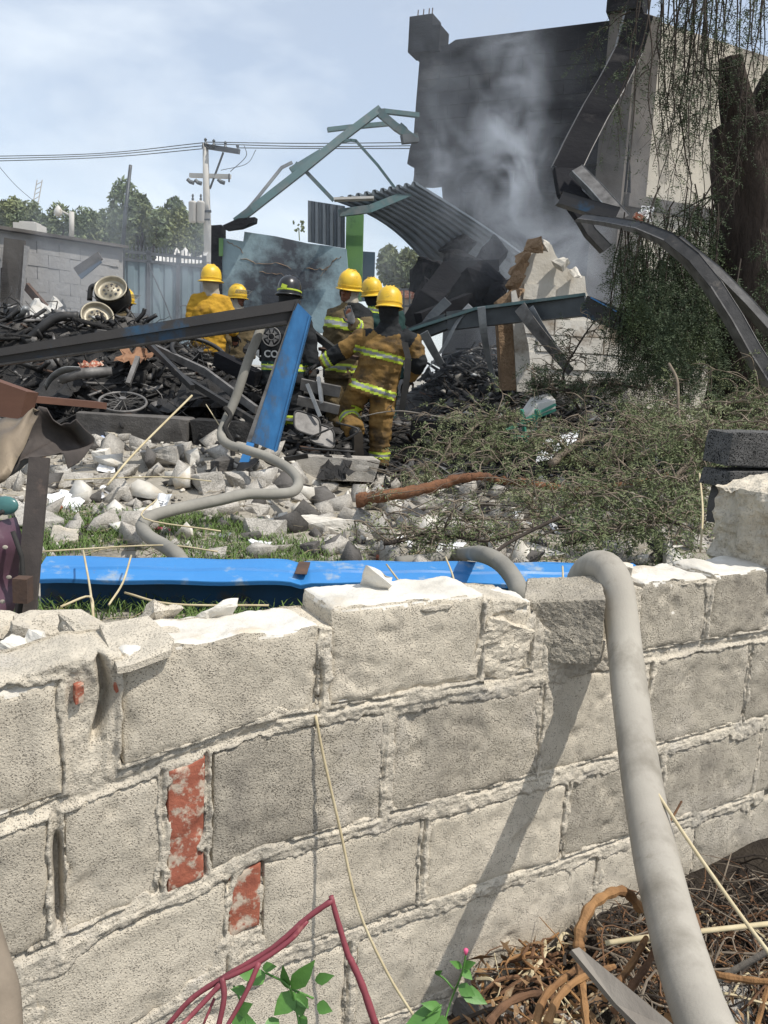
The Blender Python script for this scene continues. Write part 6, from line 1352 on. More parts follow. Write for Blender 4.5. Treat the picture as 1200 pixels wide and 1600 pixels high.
def g4(): return (rr.uniform(.3, 2.6), rr.uniform(3.3, 4.8), 0)
grass('grass', 7500, g1, .03, .10); grass('grass', 6500, g2, .03, .12); grass('grass', 700, g3, .05, .14); grass('grass', 1800, g4, .03, .09)

# ------------------------------------------------------------------ left edge things
b = MB(); b.bar(cp(38, 985, 1.98), cp(62, 715, 2.02), .05, .012, Fv); b.v = b.v
tag(b.build('iron_post', 'postiron'), 'dark brown flat iron post standing behind the wall at the left edge', 'post')
ipo = bpy.data.objects['iron_post']
b = MB(); b.box(cp(36, 921, 1.93), (.035, .035, .06)); b.build('rusty_bracket', 'rust', ipo)
# crumpled brown sheet: a rolled shell, open side towards the viewer
rows = []
for i in range(13):
    t = i/12; row = []
    for j in range(17):
        s = j/16
        top = spline([cp(-60, 690, 2.5), cp(20, 668, 2.55), cp(62, 642, 2.6), cp(84, 652, 2.62), cp(98, 668, 2.62), cp(118, 650, 2.6)], 4)
        bot = spline([cp(-60, 760, 2.35), cp(-10, 748, 2.4), cp(20, 742, 2.45), cp(48, 712, 2.5), (cp(92, 712, 2.56)), cp(106, 728, 2.6)], 4)
        a_ = top[int(s*(len(top)-1))]; b__ = bot[int(s*(len(bot)-1))]
        row.append(a_.lerp(b__, t)+Fv*(.20*math.sin(math.pi*t))*s+Uv*.012*math.sin(s*17+t*6)+Fv*.01*math.sin(t*13+s*9))
    rows.append(row)
bs_ = empty('crumpled_sheet', cp(40, 760, 2.6), 'brown crumpled metal sheet curling up above the iron post at the left', 'metal sheet')
b = MB(); b.sheet(rows, (0, .003, .004)); b.build('hollow', 'postiron', bs_, True)
rows = []
for i in range(9):
    t = i/8; row = []
    for j in range(15):
        s = j/14; a_ = cp(lerp(-60, 62, s), lerp(690, 642, s**.8), lerp(2.5, 2.6, s)); b__ = spline([cp(-60, 770, 2.3), cp(10, 744, 2.33), cp(36, 698, 2.42), cp(60, 655, 2.55)], 5); bb_ = b__[int(s*(len(b__)-1))]
        row.append(a_.lerp(bb_, t)-Fv*(.05*math.sin(math.pi*t))+Uv*(.008*math.sin(s*15)+.006*math.sin(t*9+s*4)))
    rows.append(row)
b = MB(); b.sheet(rows, (0, .003, .004)); b.build('outer_fold', 'brownsheet', bs_, True)
mc = empty('motorcycle_wreck', cp(0, 985, 1.95), 'dusty purple motorcycle fairing with teal mirror cut by the left edge', 'motorcycle')
rows = []
for i in range(11):
    t = i/10; row = []
    for j in range(9):
        s = j/8; xr = lerp(12, 38, math.sin(math.pi*min(1, t*.9+.15))); row.append(cp(lerp(-60, xr, s), lerp(808, 985, t)+18*(1-s), 1.95+.10*s*s-.02*math.sin(t*9)))
    rows.append(row)
b = MB(); b.sheet(rows, Fv*.006); b.build('fairing', 'purple', mc, True)
b = MB(); b.tube([cp(20, 830, 1.96), cp(34, 870, 1.97), cp(37, 915, 1.97), cp(30, 960, 1.96)], .006, 8); b.build('fairing_edge', 'rubber', mc, True)
b = MB(); ell(b, cp(8, 790, 2.0), (Rv, Uv, Fv), (.034, .024, .012)); b.build('mirror', 'mirror', mc, True)
for k, (x, y) in enumerate(((8, 855), (14, 902), (4, 940))): b = MB(); ell(b, cp(x, y, 1.945), (Rv, Uv, Fv), (.007, .005, .002)); b.build('sticker', 'hood', mc, True)
b = MB(); b.tube([cp(-20, 812, 1.98), cp(4, 800, 1.99), cp(8, 795, 2.0)], .006, 8); b.build('mirror_stalk', 'rubber', mc)
b = MB(); b.prism([P(x, y, 5.6) for x, y in ((-20, 590), (42, 612), (30, 655), (-20, 648))], (.03, .12, -.01)); tag(b.build('wooden_box', 'wood'), 'reddish brown box side sticking in at the left edge above the brown sheet', 'box')
b = MB(); b.bar(P(38, 622, 6.1), P(158, 633, 6.5), .22, .05); tag(b.build('wooden_plank', 'wood'), 'reddish brown plank lying in front of the charred heap', 'plank')
b = MB(); b.bar(P(36, 640, 6.0), P(70, 650, 6.1), .12, .03); tag(b.build('metal_offcut', 'steelpale'), 'small pale metal offcut beside the reddish box', 'offcut')
# white dented sheets and tyre at the left
crumple('dented_panel', -30, 476, 62, 520, 10.2, 'whitesheet', 11, 'large white dented sheet in front of the grey wall', 'metal sheet', .2)
crumple('dented_panel', 30, 458, 78, 500, 11.0, 'whitesheet', 12, 'white torn panel leaning at the foot of the grey wall', 'metal sheet', .2)
crumple('dented_panel', -30, 500, 70, 545, 9.4, 'whitesheet', 14, 'cream dented vehicle panel beside the black tyre', 'metal sheet', .18)
crumple('dented_panel', 60, 480, 110, 520, 10.4, 'greypaint', 16, 'grey bent sheet below the loose board on the wall', 'metal sheet', .2)
b = MB(); b.torus(P(2, 533, 8.9), .16, .05, (.3, -1, .2), 26, 8); tag(b.build('tyre', 'rubber', None, True), 'black tyre cut by the left edge beside the white panels', 'tyre')
b = MB(); b.bar(P(42, 448, 12), P(80, 492, 11.6), .05, .12); tag(b.build('angle_iron', 'rust'), 'thin dark angle iron leaning on the grey wall', 'bar')
# upturned axle with two wheels
ax_ = empty('upturned_axle', P(165, 540, 8.6), 'burnt upturned axle with two cream rimmed wheels on the charred heap', 'axle')
def wheel(c, axv, R):
    w_ = empty('wheel', c); w_.parent = ax_; w_.location = V(c)-wloc(ax_); axv = V(axv).normalized()
    b = MB(); b.lathe(c, axv, [(R*.97, -.17), (R*1.0, -.15), (R*.86, -.13), (R*.84, -.02), (R*1.0, .0), (R*1.02, .012), (R*.95, .016), (R*.90, .0), (R*.86, -.03), (R*.62, -.045), (R*.55, -.03), (R*.35, -.02), (R*.30, -.005), (R*.12, .0), (.002, .0)], 36, cap=False); b.build('rim', 'rim', w_, True)
    a_ = axv.orthogonal().normalized(); b__ = axv.cross(a_)
    for k in range(8): t = k*math.pi/4; b = MB(); b.lathe(V(c)+(a_*math.cos(t)+b__*math.sin(t))*R*.44-axv*.021, axv, [(R*.085, 0), (R*.085, .004), (.001, .0045)], 10); b.build('slot', 'print', w_)
    for k in range(5): t = k*math.pi/2.5; b = MB(); b.lathe(V(c)+(a_*math.cos(t)+b__*math.sin(t))*R*.2-axv*.004, axv, [(R*.04, 0), (R*.04, .012), (.001, .013)], 6); b.build('nut', 'rust', w_)
    b = MB(); b.lathe(V(c)-axv*.05, axv, [(R*.80, -.16), (R*1.06, -.14), (R*1.10, -.06), (R*1.04, .035)], 36, cap=False); b.build('tyre_remains', 'charmetal', w_, True)
wheel(P(173, 451, 8.7), (.05, -.80, .60), .168); wheel(P(152, 494, 8.5), (.38, -.78, .50), .165)
b = MB(); b.tube([P(176, 470, 8.9), P(170, 500, 8.95), P(160, 530, 9)], .05, 8); b.build('axle_tube', 'charmetal', ax_, True)
b = MB(); b.tube(spline([P(140, 470, 8.9), P(142, 450, 8.9), P(150, 446, 8.9)], 4), .03, 6); b.build('brake_arm', 'charmetal', ax_, True)
hbk = empty('handlebar_wreck', P(215, 540, 8.7), 'twisted black handlebars and fork on the heap right of the wheels', 'handlebars')
for pts_ in (((180, 500, 8.7), (205, 505, 8.7), (222, 492, 8.7), (226, 482, 8.7)), ((185, 510, 8.8), (215, 515, 8.7), (232, 500, 8.6), (245, 492, 8.6)), ((196, 482, 8.8), (210, 500, 8.8), (218, 515, 8.8)), ((222, 500, 8.7), (214, 515, 8.7), (205, 530, 8.6)), ((176, 492, 8.7), (195, 498, 8.75), (204, 488, 8.8))):
    b = MB(); b.tube(spline([P(*q) for q in pts_], 4), .022, 7); b.build('tube', 'charmetal', hbk, True)
stick([P(28, 548, 8.2), P(62, 515, 8.2), P(90, 496, 8.25), P(122, 494, 8.3)], .05, 'charmetal', 'thick charred black tube arching left of the wheels', 'tube', 'charred_tube', 8)
# bicycle wheels lying in the ash
def bike_wheel(c, axv, R, lab, m_='charmetal', w_=.022):
    o = empty('bicycle_wheel', c, lab, 'bicycle wheel'); axv = V(axv).normalized(); b = MB(); b.torus(c, R, w_, axv, 40, 8); b.build('rim', m_, o, True)
    a_ = axv.orthogonal().normalized(); b__ = axv.cross(a_); b = MB(); b.lathe(c, axv, [(.03, -.04), (.03, .04)], 10); b.build('hub', m_, o)
    b = MB()
    for k in range(20): t = k*math.pi/10; b.tube([V(c)+(a_*math.cos(t)+b__*math.sin(t))*R, V(c)+axv*(.03*(-1)**k)], .003, 3, False)
    tag(b.build('spokes', m_, o), kind='stuff')
bike_wheel(P(312, 553, 8.0), (.35, -.45, .85), .27, 'black bicycle wheel lying flat below the mustard jacket firefighter')
bike_wheel(P(192, 628, 7.1), (.1, -.35, .9), .20, 'greyish bicycle wheel lying in the ash above the burnt footing', 'ash', .012)
b = MB(); b.tube([P(95, 592, 7.2), P(120, 584, 7.2), P(175, 580, 7.3)], [.05, .052, .04], 10); tag(b.build('exhaust_pipe', 'ash', None, True), 'pale grey exhaust pipe lying on the charred heap', 'pipe')
b = MB(); c = spline([P(68, 602, 7.1), P(80, 585, 7.1), P(100, 574, 7.1), P(125, 574, 7.15)], 5); b.sheet([[p for p in c], [p+V((0, .05, -.05)) for p in c]], (0, 0, .006)); tag(b.build('mudguard', 'steelpale', None, True), 'thin pale curved mudguard above the exhaust pipe', 'mudguard')
crumple('cloth_rag', 180, 538, 225, 566, 7.7, 'tyre_brown', 21, 'brown rag lying on the heap under the charred beam', 'rag', .3, dz=.3)
crumple('cloth_rag', 120, 564, 152, 575, 7.5, 'brick', 22, 'small rusty red panel on the charred heap', 'panel', .3, dz=.2)
crumple('charred_sheet', 240, 575, 340, 640, 7.4, 'charmetal', 23, 'large black buckled sheet in front of the hanging hose', 'metal sheet', .25, dz=.8)
crumple('charred_sheet', 275, 590, 360, 625, 7.1, 'char', 24, 'black folded sheet beside the hanging hose', 'metal sheet', .25, dz=.6)
crumple('charred_sheet', 40, 580, 100, 625, 7.2, 'char', 25, 'rounded black sheet left of the exhaust pipe', 'metal sheet', .2, dz=.5)
for i, (pts_, w_, h_, m_, lab) in enumerate(((((225, 530, 8.0), (300, 605, 7.0)), .05, .04, 'charmetal', 'black bar slanting down from the beam to the sheet'), (((245, 545, 8.0), (320, 580, 7.5), (400, 640, 6.9)), .07, .03, 'ash', 'long grey edged bar slanting towards the blue post'), (((270, 580, 7.4), (400, 660, 6.8)), .05, .04, 'charmetal', 'second black bar slanting towards the blue post'),
        (((200, 600, 7.2), (215, 560, 7.4)), .04, .04, 'ash', 'short grey fork leg standing in the ash'), (((340, 560, 7.9), (400, 590, 7.6)), .14, .10, 'soot', 'burnt timber right of the black bicycle wheel'), (((560, 560, 7.6), (500, 545, 8.0)), .03, .03, 'rust', 'thin brown stick between the firefighters'),
        (((478, 512, 7.9), (520, 545, 7.7)), .06, .06, 'charmetal', 'dark pole slanting from the blue post towards the middle firefighters'), (((470, 600, 7.2), (530, 612, 7.2)), .10, .03, 'ash', 'grey flat bar left of the khaki firefighter legs'), (((465, 625, 7.1), (528, 640, 7.1)), .08, .03, 'ash', 'second flat bar above the chair frames'),
        (((480, 600, 7.1), (500, 650, 7.0)), .03, .02, 'steelpale', 'short pale upright strip by the chair frames'), (((498, 590, 7.2), (503, 630, 7.1)), .03, .05, 'steelpale', 'pale metal leg near the khaki trousers'), (((430, 720, 6.6), (480, 712, 6.6)), .04, .02, 'charmetal', 'black bar behind the hose curl'))):
    bar_thing('debris_bar', [P(*q) for q in pts_], w_, h_, m_, lab, 'bar', 'bent bars in the debris', up=(0, 1, .3))
for i, (x, y, lab) in enumerate(((480, 662, 'left one of the two grey chair seats in the debris'), (502, 680, 'right and lower one of the two grey chair seats in the debris'))):
    o = empty('chair_seat', P(x, y, 7.0), lab, 'chair seat'); c0_ = P(x, y, 7.0); ux = V((.9, .1, -.25)).normalized(); uy = V((-.1, .6, .75)).normalized(); loop = []
    for k in range(24): a_ = 6.283*k/24; loop.append(c0_+ux*(.12*math.copysign(abs(math.cos(a_))**.5, math.cos(a_)))+uy*(.11*math.copysign(abs(math.sin(a_))**.5, math.sin(a_))))
    b = MB(); b.tube(loop+[loop[0]], .010, 6); b.build('frame', 'charmetal', o, True); b = MB(); b.prism([c0_+(p-c0_)*.93 for p in loop], (0, .01, -.004)); b.build('pan', 'ash', o)
for i, pts_ in enumerate((((520, 668, 6.9), (470, 690, 6.9)), ((525, 660, 6.95), (560, 672, 6.9), (535, 690, 6.9)), ((470, 700, 6.8), (555, 706, 6.8)))): stick([P(*q) for q in pts_], .010, 'charmetal', ('thin black rod crossing the chair seats', 'bent black rod by the raised boot', 'black rod lying level above the kerb')[i], 'rod', 'metal_rod')
crumple('black_bag', 500, 716, 548, 745, 6.5, 'char', 31, 'crumpled black plastic left of the standing boot', 'plastic', .3, dz=.4)
bx = empty('plastic_crate', P(850, 660, 6.9), 'broken green and white crate crushed among the branches', 'crate')
b = MB(); b.prism([P(x, y, 6.9) for x, y in ((822, 655), (838, 632), (868, 625), (868, 638), (840, 652))], (0, .3, .05)); b.build('lid', 'whitesheet', bx)
for a_, c_ in (((815, 640), (822, 690)), ((822, 655), (868, 632)), ((790, 672), (868, 640)), ((800, 684), (830, 680)), ((838, 640), (836, 672))): b = MB(); b.bar(P(*a_, 6.8), P(*c_, 6.85), .03, .02); b.build('slat', 'greenpl', bx)
# countless charred bits
BP = []
for i in range(10):
    b = MB(); b.box((0, 0, 0), (1, rr.uniform(.03, .12), rr.uniform(.02, .10))); v = np.array(b.v); v[:, 2] += .12*np.abs(v[:, 0])*rr.uniform(-1, 1); t = []
    for f in b.f: t += [(f[0], f[1], f[2]), (f[0], f[2], f[3])]
    BP.append((v, np.array(t)))
def cfield(n, xa, xb, ya, yb, lift):
    x = rg.uniform(xa, xb, n); y = rg.uniform(ya, yb, n); return np.stack([x, y, hyw(x, y)+rg.uniform(-.02, lift, n)], 1)
def cpos(n, xa, xb, ya, yb, Ya, Yb):   # spread over what is seen, each at a depth of its own on the heap
    out = []
    for i in range(n):
        p = GG(rr.uniform(xa, xb), rr.uniform(ya, yb)); out.append((p.x, p.y, p.z+rr.uniform(-.02, .07)))
    return np.array(out)
A1 = np.concatenate([cfield(1500, -5.5, -.9, 6.95, 9.6, .10), cfield(900, -1.2, 1.0, 7.0, 9.8, .10), cfield(1500, .5, 4.0, 7.3, 12, .14), cfield(500, .6, 2.6, 11, 12.3, .3)])
n_ = len(A1); o = scatter('charred_debris', BP, A1, rg.uniform(.08, .55, n_)**1.2, rg, ['char', 'charmetal', 'ash', 'rust', 'steelpale'], rg.choice(5, n_, p=[.42, .38, .13, .055, .015]), tilt=.55); o['kind'] = 'stuff'
A2 = np.concatenate([cfield(1600, -5.5, 1.0, 6.95, 9.6, .05), cfield(1300, .5, 4.2, 7.2, 12, .08), cfield(350, .4, 2.8, 10.8, 12.4, .2)])
n_ = len(A2); o = scatter('charred_lumps', PR, A2, .03+.20*rg.random(n_)**2.5, rg, ['char', 'chunk_dark', 'charmetal', 'ash', 'chunk'], rg.choice(5, n_, p=[.48, .25, .17, .07, .03])); o['kind'] = 'stuff'
def gwire(i):
    x_ = rr.uniform(-4.8, 3.6); Y_ = rr.uniform(7.0, 9.4); p = V((x_, Y_, zyard(x_, Y_)+rr.uniform(0, .12))); a = rr.uniform(0, 6.28); k = rr.uniform(.5, 2.5); L_ = rr.uniform(.05, .12); c = [p]
    for j in range(6): a += rr.gauss(.3, .5); p = p+V((math.cos(a), .4*math.sin(a), .7*math.sin(a*k)))*L_; c.append(p)
    return c, rr.choice((0, 0, 1, 2))
sticks_stuff('burnt_wires', 500, gwire, ['charmetal', 'rubber', 'ash'], .004, .014)
# blackened masonry heap before the building
for i, (x, y, Y_, s, lab) in enumerate(((720, 415, 12.4, .8, 'largest black masonry lump under the standing pillar'), (690, 445, 12.0, .9, 'black masonry lump left of the pillar foot'), (760, 430, 12.3, .7, 'black lump right of the pillar foot'), (765, 405, 12.6, .6, 'smoking black lump at the top right of the heap'),
        (745, 460, 11.6, .8, 'black lump low in front of the heap'), (715, 385, 12.8, .5, 'jagged black lump clinging to the pillar'), (670, 470, 11.6, .6, 'small black lump at the left foot of the heap'), (780, 455, 11.4, .5, 'small black lump beside the white broken wall'))):
    tag(rough_chunk('burnt_masonry', P(x, y, Y_), (s*.85, s*.7, s*.65), (17*i, 11*i, 31*i), 'soot', 700+i, None, 3, .05, .5), lab, 'rubble', 'blackened masonry below the burnt building')

# ------------------------------------------------------------------ dark blocks at the right
sb = empty('block_stack', Wp(2.02, .72, -.3), 'two stacked dark porous blocks standing above the wall at the right edge', 'blocks')
for k, (x0, y0, x1, y1) in enumerate(((1130, 673, 1262, 733), (1126, 736, 1262, 766))):
    b0 = cp(x0, y1, 2.75); b1 = cp(x1, y1, 2.85); t0_ = cp(x0, y0, 2.75); h_ = (t0_-b0).dot(V((0, 0, 1)))/1.0
    rough_chunk('concrete_block', (b0+b1)/2+V((0, .08, h_/2)), ((b1-b0).length, .16, abs(h_)), (0, 0, math.degrees(math.atan2((b1-b0).y, (b1-b0).x))), 'darkblock', 800+k, sb, 4, .008, 1.0, n=0)
rough_chunk('bed', cp(1190, 790, 2.85), (.32, .2, .16), (0, 0, 20), 'chunk_dark', 810, sb, 2, .02, 1.0, n=0)

# ------------------------------------------------------------------ pepper tree and its fallen branches
def compound(pos, dr, L, pairs=8, ll=.034, lw=.0052, droop=.8):
    """pinnate leaves: pos, dr (n,3), L (n,) -> quads"""
    n = len(pos); V_ = []; down = np.array([0, 0, -1.0]); p = pos.copy(); d = dr/np.linalg.norm(dr, axis=1)[:, None]
    for k in range(pairs):
        d = d+down*droop/pairs; d /= np.linalg.norm(d, axis=1)[:, None]; p = p+d*(L/pairs)[:, None]
        s_ = np.cross(d, rg.normal(size=(n, 3))*.35+np.array([0, -.6, .5])); s_ /= np.linalg.norm(s_, axis=1)[:, None]
        for sg in (-1, 1):
            a_ = s_*sg+d*.75; a_ /= np.linalg.norm(a_, axis=1)[:, None]; w_ = np.cross(a_, s_*0+rg.normal(size=(n, 3))); w_ /= np.linalg.norm(w_, axis=1)[:, None]
            l_ = (ll*rg.uniform(.7, 1.15, n))[:, None]; V_.append(np.stack([p, p+a_*l_*.45+w_*lw, p+a_*l_, p+a_*l_*.45-w_*lw], 1))
    v = np.concatenate(V_).reshape(-1, 3); return v, np.arange(len(v)).reshape(-1, 4)
def foliage(name, curves, per, parent, m_, Lr=(.10, .22), ll=.034, lw=.0055, droop=.8, pairs=8):
    ps, ds = [], []
    for c in curves:
        for i in range(per):
            t = rr.uniform(.12, 1); k = min(int(t*(len(c)-1)), len(c)-2); p = c[k].lerp(c[k+1], rr.random()); d_ = (c[k+1]-c[k]).normalized()
            e = V((rr.gauss(0, 1), rr.gauss(0, 1), rr.gauss(0, .7))).normalized(); ps.append(tuple(p)); ds.append(tuple(d_*.6+e))
    n = len(ps); ll *= .8; lw *= .62; v, q = compound(np.array(ps), np.array(ds), rg.uniform(Lr[0], Lr[1], n), pairs, ll, lw, droop); o = link(name, arr_mesh(name, v, q), m_, parent); o['kind'] = 'stuff'; return o
def twigs(name, curves, r, m_, parent, sides=4):
    V_, Q_ = [], []; base = 0
    for c in curves:
        n = len(c)
        for j, p in enumerate(c):
            d_ = (c[min(j+1, n-1)]-c[max(j-1, 0)]).normalized(); a_ = d_.cross(V((.3, .9, .2))).normalized(); b_ = d_.cross(a_); rad = r*(1-.75*j/(n-1))
            for s in range(sides): t = 6.283*s/sides; V_.append(tuple(p+a_*(rad*math.cos(t))+b_*(rad*math.sin(t))))
        for j in range(n-1):
            for s in range(sides): Q_.append((base+j*sides+s, base+j*sides+(s+1) % sides, base+(j+1)*sides+(s+1) % sides, base+(j+1)*sides+s))
        base += n*sides
    o = link(name, arr_mesh(name, np.array(V_), np.array(Q_)), m_, parent); o['kind'] = 'stuff'; return o
TY = 7.4
tree = empty('pepper_tree', P(1175, 660, TY), 'large pepper tree with furrowed brown trunk and drooping fine foliage at the right edge', 'tree')
def furrow(name, pts_, rads, parent, m_='bark', n=40, seed=1):
    c = spline(pts_, 8); k = len(c); rs = np.interp(np.linspace(0, 1, k), np.linspace(0, 1, len(rads)), rads); b = MB(); b.tube(c, list(rs), n); v = np.array([tuple(p) for p in b.v]); ang = np.tile(np.arange(n)*6.283/n, k)
    cen = np.repeat(np.array([tuple(p) for p in c]), n, 0); rv = v-cen; hgt = np.repeat(np.cumsum([0]+[(c[i+1]-c[i]).length for i in range(k-1)]), n)
    f = 1-np.abs(fbm(np.cos(ang)*5, np.sin(ang)*5, hgt*1.3, 4, seed))*2.2; g_ = fbm(np.cos(ang)*2, np.sin(ang)*2, hgt*1.1, 3, seed+5)
    v = cen+rv*(1+.16*f+.08*g_-.05)[:, None]; b.v = [tuple(p) for p in v]; return b.build(name, m_, parent, True)
furrow('trunk', [P(1180, 700, TY), P(1184, 600, TY), P(1188, 480, TY), P(1188, 350, TY), P(1180, 260, TY), P(1172, 190, TY)], [.46, .40, .37, .34, .34, .30], tree)
furrow('limb', [P(1165, 250, TY), P(1155, 190, TY-.05), P(1146, 140, TY-.1), P(1141, 92, TY-.1)], [.18, .14, .12, .09], tree, n=24, seed=3)
furrow('limb', [P(1185, 250, TY), P(1200, 180, TY), P(1225, 120, TY-.1), P(1260, 60, TY-.2)], [.22, .18, .15, .12], tree, n=24, seed=5)
cur = []
def droopy(x0, y0, x1, y1, Y_, wob=12, n=7, dep=.3):
    pts_ = []; dx_ = rr.uniform(-dep, dep)
    for i in range(n):
        t = i/(n-1); pts_.append(P(lerp(x0, x1, t**.8)+rr.uniform(-wob, wob)*t, lerp(y0, y1, t)+rr.uniform(-wob, wob)*.5, Y_+dx_*t))
    return spline(pts_, 3)
for i in range(46):       # thin hanging whips over the side wall
    x0 = rr.uniform(1010, 1230); y0 = rr.uniform(-120, -20); L_ = rr.uniform(130, 430); cur.append(droopy(x0, y0, x0+rr.uniform(-60, 15), y0+L_, TY-rr.uniform(0, .8)))
for (a_, c_) in (((1140, -20), (1020, 90)), ((1100, -30), (1000, 120)), ((1140, 150), (1060, 40)), ((1150, 100), (1040, 130)), ((1090, -20), (1060, 250)), ((1060, 160), (1090, 420)), ((1140, 250), (1040, 420)), ((1145, 280), (1000, 470)), ((1130, 300), (1010, 370)), ((1150, 300), (1070, 520)), ((985, 20), (905, 80))): cur.append(droopy(*a_, *c_, TY-.3, 9))
sub = []
for c in cur:
    for k in range(6):
        j = rr.randrange(2, len(c)-2); p = c[j]; d_ = V((rr.gauss(0, .5), rr.gauss(0, .3), -.8)).normalized(); L_ = rr.uniform(.15, .45); sub.append(spline([p, p+d_*L_*.4+V((rr.uniform(-.05, .05), 0, .03)), p+d_*L_+V((rr.uniform(-.06, .06), 0, -.03))], 3))
twigs('hanging_twigs', cur, .0075, 'twigdark', tree); twigs('thin_twigs', sub, .0035, 'twigdark', tree, 3)
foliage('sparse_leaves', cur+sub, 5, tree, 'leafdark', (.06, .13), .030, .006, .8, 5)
cur2 = []
for i in range(165):     # heavy dark curtain left of the trunk
    x0 = rr.uniform(965, 1122); y0 = rr.uniform(290, 520) if x0 > 1030 else rr.uniform(330, 480); cur2.append(droopy(x0, y0, x0+rr.uniform(-30, 20), min(y0+rr.uniform(70, 190), 625), TY-rr.uniform(-.3, .5), 9, 6))
for i in range(9): x0 = rr.uniform(1150, 1215); y0 = rr.uniform(330, 540); cur2.append(droopy(x0, y0, x0+rr.uniform(-15, 20), y0+rr.uniform(50, 110), TY-.5-rr.uniform(0, .3), 8, 5))
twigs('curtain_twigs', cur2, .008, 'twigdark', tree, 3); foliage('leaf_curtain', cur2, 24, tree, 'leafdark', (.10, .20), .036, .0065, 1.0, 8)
cur3 = []
for i in range(44): x0 = rr.uniform(1015, 1130); y0 = rr.uniform(430, 570); cur3.append(droopy(x0, y0, x0+rr.uniform(-40, 40), y0+rr.uniform(20, 70), TY-.2-rr.uniform(.3, 1.0), 9, 5))
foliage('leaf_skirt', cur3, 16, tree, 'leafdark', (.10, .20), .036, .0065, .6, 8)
# fallen branches: a real tangle, each main branch with its twigs and leaves
def fallen(label, spine, r, m_, ntw, Lt, per, lm='leaf', seed=0, spread=1.0, tm='twig'):
    pts_ = [P(*q) for q in spine]; o = empty('fallen_branch', pts_[0]-V((0, 0, .05)), label, 'branch', 'fallen pepper branches behind the wall'); c = spline(pts_, 8); b = MB(); k = len(c)
    c = [p+V((rr.uniform(-1, 1), rr.uniform(-1, 1), rr.uniform(-1, 1)))*r*.18 for p in c]; b.tube(c, [r*(1-.55*i/(k-1))*(1+.08*math.sin(i*1.1)) for i in range(k)], 12); b.build('stem', m_, o, True); tw_ = []
    for i in range(ntw):
        j = rr.randrange(1, k-1); p = c[j]; d_ = V((rr.gauss(0, 1), rr.gauss(0, .7), abs(rr.gauss(.1, .5)))).normalized(); L_ = rr.uniform(.4, 1)*Lt*spread; q1 = p+d_*L_*.4; q2 = q1+(d_+V((rr.gauss(0, .5), rr.gauss(0, .4), rr.gauss(-.2, .4)))).normalized()*L_*.35; q3 = q2+(d_+V((rr.gauss(0, .6), rr.gauss(0, .4), -.5))).normalized()*L_*.35
        tw_.append(spline([p, q1, q2, q3], 4)); mn_ = tw_[-1]
        for _ in range(3): s_ = mn_[rr.randrange(3, 11)]; e = V((rr.gauss(0, 1), rr.gauss(0, .6), rr.gauss(.0, .5))).normalized(); L2 = L_*.35; tw_.append(spline([s_, s_+e*L2*.5, s_+e*L2+V((0, 0, -.04))], 3))
    for c_ in tw_:
        for p in c_:
            z_ = zyard(p.x, p.y)+.02
            if p.z < z_: p.z = z_+rr.uniform(0, .03)
    twigs('twigs', tw_, .0055, tm, o, 4)
    if per: foliage('leaves', tw_, max(1, int(per*.17+.5)), o, lm, (.09, .17), .036, .0062, .5, 8)
fallen('thick red peeled trunk lying across the rubble behind the beam', [(556, 782, 5.1), (600, 775, 5.1), (660, 765, 5.15), (705, 752, 5.2), (740, 744, 5.2), (780, 750, 5.2), (820, 756, 5.3)], .045, 'limb', 10, .35, 2, seed=1)
fallen('long brown bough continuing right from the red trunk', [(810, 754, 5.3), (880, 765, 5.25), (940, 763, 5.2), (990, 755, 5.2), (1045, 742, 5.2)], .036, 'limb', 18, .5, 4, seed=2)
fallen('grey branch running level towards the stacked blocks', [(800, 765, 4.9), (900, 772, 4.7), (1000, 760, 4.5), (1124, 748, 4.3)], .018, 'twig', 16, .4, 5, seed=3)
fallen('branch arching up from the middle of the tangle', [(860, 725, 5.6), (900, 695, 5.7), (930, 682, 5.8), (985, 676, 5.9), (1000, 660, 5.9)], .026, 'twig', 20, .5, 6, seed=4)
fallen('leafy branch spread along the top right of the tangle', [(960, 690, 6.2), (1020, 655, 6.2), (1090, 640, 6.1), (1210, 615, 6.0)], .02, 'twig', 34, .55, 10, seed=5)
fallen('leafy branch below the top right one', [(980, 720, 5.5), (1050, 690, 5.5), (1120, 670, 5.4), (1210, 655, 5.3)], .018, 'twig', 34, .5, 11, seed=6)
fallen('pale leafy sprays at the left of the tangle beside the firefighter', [(690, 720, 6.2), (720, 690, 6.3), (745, 665, 6.4), (790, 650, 6.4)], .016, 'twig', 26, .38, 12, seed=7)
fallen('low leafy branch behind the hose arch', [(880, 850, 3.9), (960, 830, 4.0), (1040, 815, 4.0), (1090, 830, 3.9)], .014, 'twigdark', 30, .34, 9, seed=8)
fallen('thin twiggy branch over the stones in the middle', [(600, 850, 4.1), (680, 835, 4.2), (760, 845, 4.1), (830, 825, 4.2)], .012, 'twigdark', 28, .34, 5, seed=9)
fallen('leafy branch in front of the long brown bough', [(820, 810, 4.5), (900, 790, 4.6), (980, 800, 4.5), (1080, 790, 4.4)], .014, 'twig', 34, .38, 9, seed=10)
fallen('bare dry branch reaching left in front of the nearest firefighter', [(1000, 672, 6.2), (860, 668, 6.5), (760, 660, 6.8), (690, 652, 7.0), (620, 642, 7.05), (560, 652, 7.1)], .010, 'greywood', 10, .3, 0, seed=11)
fallen('branch hanging before the leaning block wall', [(905, 640, 7.3), (880, 590, 7.4), (900, 545, 7.5), (930, 500, 7.6)], .014, 'twigdark', 26, .45, 7, 'leafdark', seed=12)
fallen('dark leafy branch at the foot of the leaning block wall', [(830, 600, 7.2), (880, 610, 7.1), (950, 600, 7.0), (1010, 610, 6.9)], .014, 'twigdark', 34, .42, 9, 'leafdark', seed=13)
